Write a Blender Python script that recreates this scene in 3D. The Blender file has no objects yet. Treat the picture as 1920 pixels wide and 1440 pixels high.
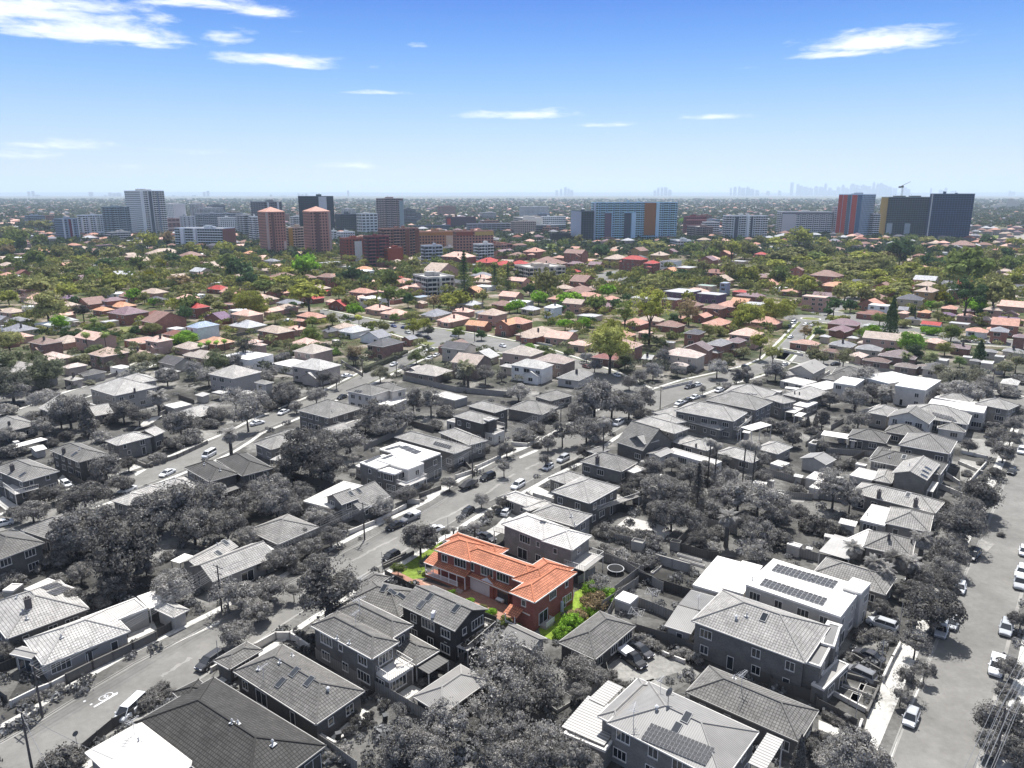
import bpy, math, random
from mathutils import Vector, Matrix
from mathutils.bvhtree import BVHTree
sc = bpy.context.scene
R = math.radians
# ---------------------------------------------------------------- camera
CH = 70.0; FPX = 1400.0; PITCH = math.atan(358/FPX)
cd = bpy.data.cameras.new('camera'); cam = bpy.data.objects.new('camera', cd); sc.collection.objects.link(cam)
cam.location = (0, 0, CH); cam.rotation_euler = (math.pi/2-PITCH, 0, 0)
cd.sensor_width = 36; cd.lens = 36*FPX/1920; cd.clip_start = 1; cd.clip_end = 90000
sc.camera = cam
sc.render.resolution_x = 1024; sc.render.resolution_y = 768
sc.view_settings.view_transform = 'Standard'; sc.view_settings.look = 'None'
sc.view_settings.exposure = 0.85; sc.view_settings.gamma = 1
sc.cycles.volume_bounces = 1; sc.cycles.max_bounces = 5; sc.cycles.diffuse_bounces = 3
sc.cycles.transparent_max_bounces = 6
# ---------------------------------------------------------------- sky and sun
SUN_EL, SUN_AZ = R(60), R(84)      # azimuth measured from +X towards +Y
w = bpy.data.worlds.new('World'); sc.world = w; w.use_nodes = True
wn, wl = w.node_tree.nodes, w.node_tree.links
wn.clear()
def wnode(t, **k):
    n = wn.new(t)
    for a, b in k.items(): setattr(n, a, b)
    return n
def wmath(op, a, b=None, c=None, clamp=False):
    n = wn.new('ShaderNodeMath'); n.operation = op; n.use_clamp = clamp
    for i, v in enumerate((a, b, c)):
        if v is None: continue
        if isinstance(v, (int, float)): n.inputs[i].default_value = v
        else: wl.new(v, n.inputs[i])
    return n.outputs[0]
sky = wnode('ShaderNodeTexSky'); sky.sky_type = 'NISHITA'; sky.sun_disc = False
sky.sun_elevation = SUN_EL; sky.sun_rotation = math.pi/2-SUN_AZ
sky.altitude = 0; sky.air_density = 1.0; sky.dust_density = 0.3; sky.ozone_density = 5.0
hs = wnode('ShaderNodeHueSaturation'); hs.inputs['Saturation'].default_value = 1.2; hs.inputs['Hue'].default_value = 0.512
wl.new(sky.outputs[0], hs.inputs['Color'])
tc = wnode('ShaderNodeTexCoord'); sp = wnode('ShaderNodeSeparateXYZ'); wl.new(tc.outputs['Generated'], sp.inputs[0])
X_, Y_, Z_ = sp.outputs
az = wmath('ARCTAN2', X_, Y_)                       # azimuth from +Y
el = wmath('ARCSINE', Z_)
cmb = wnode('ShaderNodeCombineXYZ'); wl.new(az, cmb.inputs[0]); wl.new(wmath('MULTIPLY', el, 4.2), cmb.inputs[1])
def wnoise(scale, detail, rough):
    n = wnode('ShaderNodeTexNoise'); n.inputs['Scale'].default_value = scale; n.inputs['Detail'].default_value = detail
    n.inputs['Roughness'].default_value = rough; n.inputs['Distortion'].default_value = .6; wl.new(cmb.outputs[0], n.inputs['Vector']); return n.outputs['Fac']
nz = wnoise(13, 9, .6); nz2 = wnoise(45, 6, .6)
# px, py of the cloud's middle, half width, half height, density
CLOUDS = [(120,70,210,34,1.0),(60,48,130,16,.9),(210,100,190,22,1.05),(330,112,60,9,.8),(30,92,90,20,.9),(430,34,140,14,.95),(520,40,70,14,.9),(300,66,120,12,.6),(462,90,55,17,.8),(560,126,110,14,1.0),(600,133,70,8,.8),(80,12,110,16,.7),
 (1590,108,125,20,1.15),(1520,122,110,9,.9),(975,217,115,11,1.0),(1120,236,60,6,.75),(1320,224,70,6,.7),(725,177,60,5,.6),(150,286,100,10,.7),(60,302,120,10,.65),(660,312,90,8,.6),(380,292,90,8,.5),
 (1910,233,40,6,.7),(1380,137,35,5,.4),(795,88,22,4,.4),(720,128,30,7,.25),(590,70,40,6,.25),(1200,252,70,8,.25),(280,318,60,6,.3),(860,325,300,6,.2)]
tot = None
for (cx, cy, hw, hh, dn) in CLOUDS:
    a0 = math.atan2((cx-960)/FPX, 1.0); e0 = math.atan((720-cy)/FPX)-PITCH
    wa = hw/FPX*.97; we = hh/FPX*.97
    dx = wmath('DIVIDE', wmath('SUBTRACT', az, a0), wa); dy = wmath('DIVIDE', wmath('SUBTRACT', el, e0), we)
    dy = wmath('MULTIPLY', dy, wmath('ADD', wmath('MULTIPLY', wmath('LESS_THAN', dy, 0.0), .8), .8))
    d = wmath('SQRT', wmath('ADD', wmath('MULTIPLY', dx, dx), wmath('MULTIPLY', dy, dy)))
    m = wmath('MULTIPLY', wmath('SUBTRACT', 1.25, d, clamp=True), dn)
    tot = m if tot is None else wmath('MAXIMUM', tot, m)
lump = wmath('ADD', wmath('MULTIPLY', nz, 2.3), wmath('MULTIPLY', nz2, 1.1))
raw = wmath('SUBTRACT', wmath('ADD', wmath('MULTIPLY', tot, 1.25), lump), 1.92)
cl = wnode('ShaderNodeMapRange'); cl.interpolation_type = 'SMOOTHSTEP'; wl.new(raw, cl.inputs[0])
cl.inputs[1].default_value = 0.0; cl.inputs[2].default_value = 1.25
cl2 = wmath('MULTIPLY', cl.outputs[0], wmath('MULTIPLY', wmath('GREATER_THAN', tot, .02), .95))
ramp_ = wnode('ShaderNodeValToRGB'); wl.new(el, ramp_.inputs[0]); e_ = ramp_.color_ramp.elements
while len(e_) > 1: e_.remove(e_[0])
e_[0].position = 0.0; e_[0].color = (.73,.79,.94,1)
for p_, c_ in ((.04,(.62,.76,.97,1)),(.08,(.46,.68,.97,1)),(.13,(.26,.53,.95,1)),(.18,(.12,.37,.92,1)),(.225,(.055,.24,.84,1)),(.34,(.16,.30,.66,1)),(.5,(.44,.49,.60,1)),(1.0,(.50,.53,.58,1))):  # last stops: unseen upper sky, made paler and greyer to fill the shadows
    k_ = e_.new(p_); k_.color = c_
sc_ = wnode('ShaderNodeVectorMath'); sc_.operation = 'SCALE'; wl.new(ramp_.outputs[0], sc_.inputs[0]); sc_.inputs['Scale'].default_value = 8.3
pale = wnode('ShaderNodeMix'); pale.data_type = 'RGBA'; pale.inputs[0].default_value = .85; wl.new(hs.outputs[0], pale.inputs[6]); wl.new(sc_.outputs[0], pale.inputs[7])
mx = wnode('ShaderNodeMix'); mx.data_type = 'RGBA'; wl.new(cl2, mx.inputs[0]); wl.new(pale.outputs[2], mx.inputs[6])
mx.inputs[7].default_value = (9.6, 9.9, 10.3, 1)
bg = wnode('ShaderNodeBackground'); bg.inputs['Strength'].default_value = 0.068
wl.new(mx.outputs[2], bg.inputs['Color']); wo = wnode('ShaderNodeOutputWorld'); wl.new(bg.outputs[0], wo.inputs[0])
sd = bpy.data.lights.new('sun', 'SUN'); sd.energy = 4.3; sd.angle = R(.5); sd.color = (1, .985, .965)
so = bpy.data.objects.new('sun', sd); sc.collection.objects.link(so)
sv = Vector((math.cos(SUN_EL)*math.cos(SUN_AZ), math.cos(SUN_EL)*math.sin(SUN_AZ), math.sin(SUN_EL)))
so.rotation_euler = (-sv).to_track_quat('-Z', 'Y').to_euler()
# ---------------------------------------------------------------- pixel <-> world
_s, _c = math.sin(PITCH), math.cos(PITCH)
ORG = {'a': 1080, 'b': 720, 'c': 520, 'd': 340}
def P(t, x, y):
    if t == 'p': return x, y
    if t == 's': return 640+x/3.2, 940+y/3.2
    return 480*int(t[1])+x/4, ORG[t[0]]+y/4
def ray(px, py):
    u = (px-960)/FPX; v = (py-720)/FPX
    return Vector((u, _c-v*_s, -_s-v*_c))
def at(px, py, z=0.0):
    d = ray(px, py); t = (CH-z)/-d.z
    return Vector((d.x*t, d.y*t, z))
def proj(p):
    dz = p[2]-CH; dep = p[1]*_c-dz*_s; up = p[1]*_s+dz*_c
    return 960+FPX*p[0]/dep, 720-FPX*up/dep, dep
rng = random.Random(7)
# ---------------------------------------------------------------- materials (all procedural; colour comes from the object)
class NT:
    def __init__(s, name):
        s.m = bpy.data.materials.new(name); s.m.use_nodes = True; s.t = s.m.node_tree; s.n = s.t.nodes; s.l = s.t.links; s.n.clear()
        s.out = s.n.new('ShaderNodeOutputMaterial')
    def add(s, t, inp=None, **k):
        n = s.n.new(t)
        for a, b in k.items(): setattr(n, a, b)
        for a, b in (inp or {}).items():
            i = n.inputs[a]
            if hasattr(b, 'is_linked') or hasattr(b, 'links'): s.l.new(b, i)
            else: i.default_value = b
        return n
    def math(s, op, a, b=None, clamp=False):
        n = s.n.new('ShaderNodeMath'); n.operation = op; n.use_clamp = clamp
        for i, v in enumerate((a, b)):
            if v is None: continue
            if isinstance(v, (int, float)): n.inputs[i].default_value = v
            else: s.l.new(v, n.inputs[i])
        return n.outputs[0]
    def noise(s, vec, scale, detail=3, rough=.6, lo=.7, hi=1.3):
        n = s.add('ShaderNodeTexNoise', {'Vector': vec, 'Scale': scale, 'Detail': detail, 'Roughness': rough})
        return s.add('ShaderNodeMapRange', {0: n.outputs['Fac'], 1: .3, 2: .7, 3: lo, 4: hi}).outputs[0]
    def mul(s, col, fac):
        n = s.n.new('ShaderNodeMix'); n.data_type = 'RGBA'; n.blend_type = 'MULTIPLY'; n.inputs[0].default_value = 1
        s.l.new(col, n.inputs[6])
        cc = s.add('ShaderNodeCombineColor', {0: fac, 1: fac, 2: fac}); s.l.new(cc.outputs[0], n.inputs[7]); return n.outputs[2]
    def bsdf(s, col, rough=.8, spec=.3, metal=0, bump=None, bs=.3, bd=.02):
        b = s.add('ShaderNodeBsdfPrincipled', {'Roughness': rough, 'Metallic': metal, 'Specular IOR Level': spec})
        if hasattr(col, 'links'): s.l.new(col, b.inputs['Base Color'])
        else: b.inputs['Base Color'].default_value = (*col, 1)
        if bump is not None:
            bm = s.add('ShaderNodeBump', {'Strength': bs, 'Distance': bd, 'Height': bump}); s.l.new(bm.outputs[0], b.inputs['Normal'])
        s.l.new(b.outputs[0], s.out.inputs[0]); return b
def objcol(s): return s.add('ShaderNodeObjectInfo')
def m_tile():
    s = NT('roof_tile'); oi = objcol(s); uv = s.add('ShaderNodeTexCoord').outputs['UV']
    br = s.add('ShaderNodeTexBrick', {'Vector': uv, 'Scale': 1.0, 'Brick Width': .42, 'Row Height': .46, 'Mortar Size': .062, 'Mortar Smooth': .7, 'Color1': (1.15,1.15,1.15,1), 'Color2': (1.5,1.5,1.5,1), 'Mortar': (.46,.46,.46,1)})
    br.offset = .0
    c = s.mul(oi.outputs['Color'], s.math('MULTIPLY', s.noise(uv, .35, 5, .7, .74, 1.24), s.noise(uv, 2.6, 3, .7, .82, 1.16)))
    n = s.n.new('ShaderNodeMix'); n.data_type = 'RGBA'; n.blend_type = 'MULTIPLY'; n.inputs[0].default_value = 1
    s.l.new(c, n.inputs[6]); s.l.new(br.outputs['Color'], n.inputs[7])
    s.bsdf(n.outputs[2], .7, .15, bump=br.outputs['Fac'], bs=-.5, bd=.04); return s.m
def m_lines(name, w_, dark, rough, spec=.4, metal=0):
    s = NT(name); oi = objcol(s); uv = s.add('ShaderNodeTexCoord').outputs['UV']
    wv = s.add('ShaderNodeTexWave', {'Vector': uv, 'Scale': 1/w_/3.1416*.5*3.1416/1.0, 'Distortion': 0.0}); wv.bands_direction = 'X'; wv.wave_profile = 'SIN'
    f = s.add('ShaderNodeMapRange', {0: wv.outputs['Fac'], 1: 0.0, 2: .5, 3: dark, 4: 1.0}).outputs[0]
    c = s.mul(oi.outputs['Color'], s.math('MULTIPLY', f, s.noise(uv, .3, 4, .6, .86, 1.12)))
    s.bsdf(c, rough, spec, metal, bump=wv.outputs['Fac'], bs=.3, bd=.03); return s.m
def m_brick():
    s = NT('wall_brick'); oi = objcol(s); uv = s.add('ShaderNodeTexCoord').outputs['UV']
    br = s.add('ShaderNodeTexBrick', {'Vector': uv, 'Scale': 1.0, 'Brick Width': .24, 'Row Height': .086, 'Mortar Size': .008, 'Color1': (.8,.8,.8,1), 'Color2': (1.15,1.15,1.15,1), 'Mortar': (1.3,1.3,1.3,1)})
    c = s.mul(oi.outputs['Color'], s.noise(uv, .5, 4, .6, .82, 1.16))
    n = s.n.new('ShaderNodeMix'); n.data_type = 'RGBA'; n.blend_type = 'MULTIPLY'; n.inputs[0].default_value = 1
    s.l.new(c, n.inputs[6]); s.l.new(br.outputs['Color'], n.inputs[7]); s.bsdf(n.outputs[2], .95, .06); return s.m
def m_plain(name, rough=.8, spec=.3, sc_=.8, lo=.88, hi=1.1, metal=0):
    s = NT(name); oi = objcol(s); co = s.add('ShaderNodeTexCoord').outputs['Object']
    s.bsdf(s.mul(oi.outputs['Color'], s.noise(co, sc_, 4, .65, lo, hi)), rough, spec*(.35 if rough > .6 else 1), metal); return s.m
def m_glass():
    s = NT('window_glass'); oi = objcol(s); r = s.math('MULTIPLY', oi.outputs['Random'], .05)
    cc = s.add('ShaderNodeCombineColor', {0: s.math('ADD', r, .012), 1: s.math('ADD', r, .016), 2: s.math('ADD', r, .022)})
    s.bsdf(cc.outputs[0], .08, .6); return s.m
def m_leaf():
    s = NT('leaf'); oi = objcol(s); g = s.add('ShaderNodeNewGeometry'); co = s.add('ShaderNodeTexCoord').outputs['Object']
    f = s.math('MULTIPLY', s.math('ADD', s.math('MULTIPLY', g.outputs['Random Per Island'], .8), .6), s.noise(co, 3.6, 3, .7, .62, 1.42))
    c = s.mul(oi.outputs['Color'], f)
    d = s.add('ShaderNodeBsdfDiffuse', {'Color': c}); t = s.add('ShaderNodeBsdfTranslucent', {'Color': c})
    gl = s.add('ShaderNodeBsdfGlossy', {'Color': (.6,.6,.6,1), 'Roughness': .45})
    a = s.add('ShaderNodeMixShader', {0: .33}); s.l.new(d.outputs[0], a.inputs[1]); s.l.new(t.outputs[0], a.inputs[2])
    b = s.add('ShaderNodeMixShader', {0: .008}); s.l.new(a.outputs[0], b.inputs[1]); s.l.new(gl.outputs[0], b.inputs[2])
    s.l.new(b.outputs[0], s.out.inputs[0]); return s.m
def m_ground(name, kind):
    s = NT(name); co = s.add('ShaderNodeTexCoord').outputs['Object']; g = s.add('ShaderNodeNewGeometry')
    def ramp(fac, stops):
        r = s.add('ShaderNodeValToRGB'); e = r.color_ramp.elements
        while len(e) > 1: e.remove(e[0])
        e[0].position = stops[0][0]; e[0].color = (*stops[0][1], 1)
        for p, c in stops[1:]: k = e.new(p); k.color = (*c, 1)
        s.l.new(fac, r.inputs[0]); return r.outputs[0]
    n1 = s.add('ShaderNodeTexNoise', {'Vector': co, 'Scale': .06, 'Detail': 8, 'Roughness': .68}).outputs['Fac']
    n2 = s.noise(co, 1.3, 5, .7, *((.72, 1.28) if kind not in ('asphalt','kerb') else (.93, 1.07)))
    if kind == 'earth': c = ramp(n1, [(.36,(.030,.042,.014)),(.47,(.07,.085,.03)),(.53,(.13,.105,.07)),(.60,(.25,.21,.16)),(.68,(.30,.28,.26))])
    elif kind == 'kerb': c = ramp(n1, [(.35,(.20,.19,.18)),(.5,(.27,.26,.25)),(.65,(.33,.32,.31))])
    elif kind == 'grass': c = ramp(n1, [(.35,(.08,.10,.03)),(.5,(.13,.15,.045)),(.65,(.20,.20,.09))])
    elif kind == 'asphalt': c = ramp(n1, [(.35,(.16,.155,.148)),(.5,(.185,.18,.171)),(.68,(.225,.22,.21))])
    elif kind == 'concrete': c = ramp(n1, [(.35,(.42,.40,.37)),(.5,(.52,.50,.47)),(.65,(.60,.58,.56))])
    elif kind == 'paving': c = ramp(n1, [(.35,(.20,.18,.16)),(.5,(.27,.25,.22)),(.65,(.36,.33,.30))])
    c = s.mul(c, n2)
    if kind in ('asphalt', 'concrete'):
        n3 = s.noise(co, .16, 4, .8, .85, 1.15); c = s.mul(c, n3)
    # near the camera everything is grey, further off it has colour
    bw = s.add('ShaderNodeRGBToBW'); s.l.new(c, bw.inputs[0])
    sx = s.add('ShaderNodeSeparateXYZ', {0: g.outputs['Position']})
    f = s.add('ShaderNodeMapRange', {0: sx.outputs[1], 1: 245.0, 2: 380.0}, interpolation_type='SMOOTHSTEP').outputs[0]
    mixn = s.n.new('ShaderNodeMix'); mixn.data_type = 'RGBA'; s.l.new(f, mixn.inputs[0])
    cg = s.add('ShaderNodeCombineColor', {0: s.math('MULTIPLY', bw.outputs[0], 1.04), 1: bw.outputs[0], 2: s.math('MULTIPLY', bw.outputs[0], .92)})
    s.l.new(cg.outputs[0], mixn.inputs[6]); s.l.new(c, mixn.inputs[7])
    s.bsdf(mixn.outputs[2], .95, .12); return s.m
M = {'t': m_tile(), 'm': m_lines('roof_metal', .45, .62, .42), 'M': m_lines('roof_corrugated', .8, .35, .5), 'k': m_brick(), 'r': m_plain('render_paint', .85, .2), 's': m_plain('roof_membrane', .7, .3, .5, .9, 1.06),
 'trim': m_plain('trim_paint', .5, .4, 2, .95, 1.05), 'glass': m_glass(), 'leaf': m_leaf(), 'bark': m_plain('bark', .95, .1, 4, .6, 1.4), 'paint': m_plain('car_paint', .22, .6, .3, .97, 1.03), 'rubber': m_plain('tyre_rubber', .9, .2),
 'fence': m_lines('fence_timber', .16, .55, .9, .15), 'panel': m_lines('fence_metal', .8, .75, .7), 'metal': m_plain('galvanised', .45, .5, 3, .85, 1.15), 'lamp': m_plain('lens', .15, .7),
 'earth': m_ground('ground_earth', 'earth'), 'grass': m_ground('lawn_grass', 'grass'), 'kerb': m_ground('kerb_concrete', 'kerb'), 'asphalt': m_ground('asphalt', 'asphalt'), 'concrete': m_ground('concrete', 'concrete'), 'paving': m_ground('paving', 'paving')}
def m_solar():
    s = NT('solar_cells'); uv = s.add('ShaderNodeTexCoord').outputs['UV']
    br = s.add('ShaderNodeTexBrick', {'Vector': uv, 'Scale': 1.0, 'Brick Width': .165, 'Row Height': .165, 'Mortar Size': .006, 'Color1': (.03,.03,.034,1), 'Color2': (.045,.045,.05,1), 'Mortar': (.16,.16,.16,1)}); br.offset = 0
    s.bsdf(br.outputs['Color'], .45, .15); return s.m
M['solar'] = m_solar(); M['lawn'] = m_plain('lawn_green', .95, .1, 1.2, .6, 1.35); M['paver'] = m_plain('paver', .9, .15, 1.6, .75, 1.2)
# ---------------------------------------------------------------- mesh builder
class MB:
    def __init__(s, xf=None): s.v = []; s.f = []; s.mi = []; s.uv = []; s.mats = []; s.xf = xf
    def mat(s, m):
        m = M[m] if isinstance(m, str) else m
        if m not in s.mats: s.mats.append(m)
        return s.mats.index(m)
    def face(s, pts, m='r', uv=None):
        pts = [Vector(p) for p in pts]
        if uv is None:
            n = (pts[1]-pts[0]).cross(pts[2]-pts[0])
            if n.length < 1e-9 and len(pts) > 3: n = (pts[2]-pts[0]).cross(pts[3]-pts[0])
            if n.length < 1e-9: n = Vector((0, 0, 1))
            n.normalize()
            h = Vector((0, 0, 1)).cross(n)
            h = Vector((1, 0, 0)) if h.length < 1e-4 else h.normalized()
            t = n.cross(h); uv = [(p.dot(h), p.dot(t)) for p in pts]
        i = len(s.v)
        s.v += [(s.xf @ p if s.xf else p) for p in pts]; s.f.append(tuple(range(i, i+len(pts)))); s.mi.append(s.mat(m)); s.uv += uv
    def box(s, x0, y0, z0, x1, y1, z1, m='r', bottom=True):
        a, b, c, d = (x0,y0,z0), (x1,y0,z0), (x1,y1,z0), (x0,y1,z0); e, f, g, h = (x0,y0,z1), (x1,y0,z1), (x1,y1,z1), (x0,y1,z1)
        for q in ((a,b,f,e), (b,c,g,f), (c,d,h,g), (d,a,e,h), (e,f,g,h)): s.face(q, m)
        if bottom: s.face((d,c,b,a), m)
    def prism(s, pts, z0, z1, m='r'):        # pts counter-clockwise 2-D
        n = len(pts)
        for i in range(n):
            a, b = pts[i], pts[(i+1) % n]; s.face(((a[0],a[1],z0), (b[0],b[1],z0), (b[0],b[1],z1), (a[0],a[1],z1)), m)
        s.face([(p[0],p[1],z1) for p in pts], m); s.face([(p[0],p[1],z0) for p in reversed(pts)], m)
    def tube(s, p0, p1, r0, r1=None, m='metal', n=6, cap=True):
        p0, p1 = Vector(p0), Vector(p1); r1 = r0 if r1 is None else r1
        d = (p1-p0).normalized(); a = d.cross(Vector((0, 0, 1)) if abs(d.z) < .95 else Vector((1, 0, 0))).normalized(); b = d.cross(a)
        ring = [(math.cos(2*math.pi*i/n), math.sin(2*math.pi*i/n)) for i in range(n)]
        A = [p0+(a*c+b*q)*r0 for c, q in ring]; B = [p1+(a*c+b*q)*r1 for c, q in ring]
        for i in range(n): s.face((A[(i+1) % n], A[i], B[i], B[(i+1) % n]), m)
        if cap: s.face(B[::-1], m); s.face(A, m)
    def mesh(s, name):
        me = bpy.data.meshes.new(name); me.from_pydata([tuple(v) for v in s.v], [], s.f)
        for m in s.mats: me.materials.append(m)
        me.polygons.foreach_set('material_index', s.mi)
        ul = me.uv_layers.new(name='UVMap'); fl = [c for q in s.uv for c in q]; ul.data.foreach_set('uv', fl); me.update(); return me
    def build(s, name, parent=None, col=None):
        return link(name, s.mesh(name), parent, col)
COL = sc.collection.objects
def sat(Y): t = min(1, max(0, (Y-245)/135)); return t*t*(3-2*t)
def gcol(c, s_=0.0):
    if isinstance(c, (int, float)): return (min(.82,c*1.04), c*.99, c*.92, 1)
    g = .3*c[0]+.59*c[1]+.11*c[2]; return tuple(g*k*(1-s_)+q*s_ for q, k in zip(c[:3], (1.04,.99,.92)))+(1,)
def link(name, me, parent=None, col=None):
    o = bpy.data.objects.new(name, me); COL.link(o)
    if parent is not None: o.parent = parent
    if col is not None: o.color = col
    return o
def empty(name, loc, rz=0.0):
    o = bpy.data.objects.new(name, None); o.empty_display_size = .5; COL.link(o); o.location = loc; o.rotation_euler = (0, 0, rz); return o
def tag(o, label=None, cat=None, group=None, kind=None):
    for k, v in (('label', label), ('category', cat), ('group', group), ('kind', kind)):
        if v: o[k] = v
    return o
PENDING = []     # (object, adjective phrase, x, y, z, how near a landmark must be) labelled at the end
LAND = []        # (phrase, px, py)
def later(o, phrase, cat, group, p):
    tag(o, None, cat, group); q = proj(p); PENDING.append((o, phrase, q[0], q[1]))
# ---------------------------------------------------------------- window and door meshes (facing -Y, origin at the bottom middle)
def win_meshes(w_, h_, split, tag_):
    g = MB(); g.face(((-w_/2,-.02,0),(w_/2,-.02,0),(w_/2,-.02,h_),(-w_/2,-.02,h_)), 'glass')
    f = MB(); t = .07
    for x0, x1, z0, z1 in ((-w_/2-t,w_/2+t,h_,h_+t),(-w_/2-t,w_/2+t,-t,0),(-w_/2-t,-w_/2,0,h_),(w_/2,w_/2+t,0,h_)): f.box(x0,-.08,z0,x1,0.0,z1,'trim')
    for k in range(1, split):
        x = -w_/2+w_*k/split; f.box(x-.03,-.06,0,x+.03,-.021,h_,'trim')
    sl = MB(); sl.box(-w_/2-.12,-.16,-t-.07,w_/2+.12,-.003,-t-.005,'r')
    both = MB(); both.v, both.f, both.mi, both.uv, both.mats = list(g.v), list(g.f), list(g.mi), list(g.uv), list(g.mats)
    for x0, x1, z0, z1 in ((-w_/2-t,w_/2+t,h_,h_+t),(-w_/2-t,w_/2+t,-t,0),(-w_/2-t,-w_/2,0,h_),(w_/2,w_/2+t,0,h_)): both.box(x0,-.08,z0,x1,0.0,z1,'trim')
    if split > 1: both.box(-.03,-.06,0,.03,-.021,h_,'trim')
    return g.mesh('pane_'+tag_), f.mesh('window_frame_'+tag_), sl.mesh('sill_'+tag_), both.mesh('window_'+tag_), w_, h_
WIN = {'a': win_meshes(1.8,1.3,3,'wide'), 'b': win_meshes(1.2,1.3,2,'mid'), 'c': win_meshes(.8,1.0,1,'small'), 'd': win_meshes(2.4,2.1,2,'sliding'), 'n': win_meshes(.9,2.05,1,'door'), 'g': win_meshes(2.6,1.5,4,'large')}
def add_window(root, kind, x, y, z, rz, near, col=(.75,.75,.75,1)):
    pane, frame, sill, both, w_, h_ = WIN[kind]
    if near:
        o = link('window', pane, root); f = link('window_frame', frame, o, col)
        if kind in 'abcg': link('sill', sill, o, (col[0]*.6, col[1]*.6, col[2]*.6, 1))
    else: o = link('window', both, root, col)
    o.location = (x, y, z); o.rotation_euler = (0, 0, rz); return o
# ---------------------------------------------------------------- shared little roof fittings
def mk(fn, name):
    b = MB(); fn(b); return b.mesh(name)
def _ant(b):
    b.tube((0,0,0),(0,0,2.2),.035); b.tube((-.9,0,2.15),(.9,0,2.15),.025)
    for i in range(7): b.tube((-.8+i*.26,-.5+.04*i,2.17),(-.8+i*.26,.5-.04*i,2.17),.018)
    b.tube((0,-.6,1.7),(0,.6,1.7),.02)
def _vent(b): b.tube((0,0,-.15),(0,0,.45),.1); b.tube((0,0,.45),(0,0,.6),.17,.06); b.box(-.3,-.3,-.02,.3,.3,.05,'metal')
def _turb(b): b.tube((0,0,-.15),(0,0,.25),.15,n=10); b.tube((0,0,.25),(0,0,.45),.2,.27,n=10); b.tube((0,0,.45),(0,0,.62),.27,.1,n=10)
def _chim(b):
    b.box(-.45,-.35,-1.2,.45,.35,1.5,'k'); b.box(-.53,-.43,1.5,.53,.43,1.66,'r'); b.tube((-.18,0,1.66),(-.18,0,2.0),.12,m='r'); b.tube((.2,0,1.66),(.2,0,2.0),.12,m='r')
def _dish(b):
    b.tube((0,0,0),(0,0,1.0),.03)
    c = Vector((0,-.1,1.2)); pts = []
    for r, d in ((.0,.12),(.25,.09),(.42,0.0)):
        pts.append([c+Vector((r*math.cos(a*math.pi/5), -d+.05, r*math.sin(a*math.pi/5))) for a in range(10)])
    for k in range(2):
        for a in range(10): b.face((pts[k][a],pts[k+1][a],pts[k+1][(a+1)%10],pts[k][(a+1)%10]),'metal')
    b.tube((0,-.1,.95),(0,-.6,1.2),.02)
def _sky(b): b.box(-.5,-.8,-.05,.5,.8,.13,'metal'); b.face(((-.42,-.72,.135),(.42,-.72,.135),(.42,.72,.135),(-.42,.72,.135)),'glass')
def _panel(b): b.box(-.5,-.82,.06,.5,.82,.10,'metal'); b.face(((-.475,-.795,.104),(.475,-.795,.104),(.475,.795,.104),(-.475,.795,.104)),'solar')
def _ac(b): b.box(-.45,-.2,0,.45,.2,.75,'trim'); b.tube((0,-.2,.38),(0,-.24,.38),.28,m='rubber',n=12); b.box(-.5,-.24,-.06,.5,.24,0,'r')
FIT = {'an': (mk(_ant,'antenna'),'antenna',(.5,.5,.5,1)), 'v': (mk(_vent,'roof_vent'),'roof_vent',(.45,.45,.45,1)), 'tb': (mk(_turb,'turbine_vent'),'turbine_vent',(.6,.6,.6,1)), 'ch': (mk(_chim,'chimney'),'chimney',(.12,.11,.11,1)),
 'ds': (mk(_dish,'satellite_dish'),'satellite_dish',(.15,.15,.15,1)), 'sk': (mk(_sky,'skylight'),'skylight',(.2,.2,.2,1)), 'so': (mk(_panel,'solar_panel'),'solar_panel',(.5,.5,.5,1)), 'ac': (mk(_ac,'air_conditioner'),'air_conditioner',(.7,.7,.7,1))}
# ---------------------------------------------------------------- houses
PAL = {'tc': (.47,.26,.20), 'or': (.53,.28,.17), 'pk': (.60,.38,.31), 'br': (.25,.155,.13), 'pb': (.22,.15,.165), 'gy': (.24,.24,.26), 'dg': (.10,.10,.115), 'rd': (.38,.055,.05), 'wh': (.74,.75,.77), 'lg': (.42,.42,.43), 'bb': (.22,.10,.08),
 'rb': (.29,.145,.115), 'cr': (.50,.42,.34), 'pw': (.48,.30,.25), 'yb': (.36,.24,.13), 'bl': (.30,.36,.46), 'dk': (.06,.065,.075), 'tn': (.42,.33,.27), 'pu': (.17,.11,.17), 'gn': (.30,.38,.33), 'bn': (.24,.14,.09)}
def cparse(t):
    try: return float(t)
    except ValueError: return PAL[t]
OV = .42
def ortho(A, B, C):
    a = (A-B); c = (C-B); a.z = c.z = 0
    la, lc = a.length, c.length
    aa = math.atan2(a.y, a.x); ac = math.atan2(c.y, c.x)
    d = (aa-ac) % (2*math.pi); mid = ac+d/2
    th = mid-math.pi/4; return th, lc, la
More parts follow.
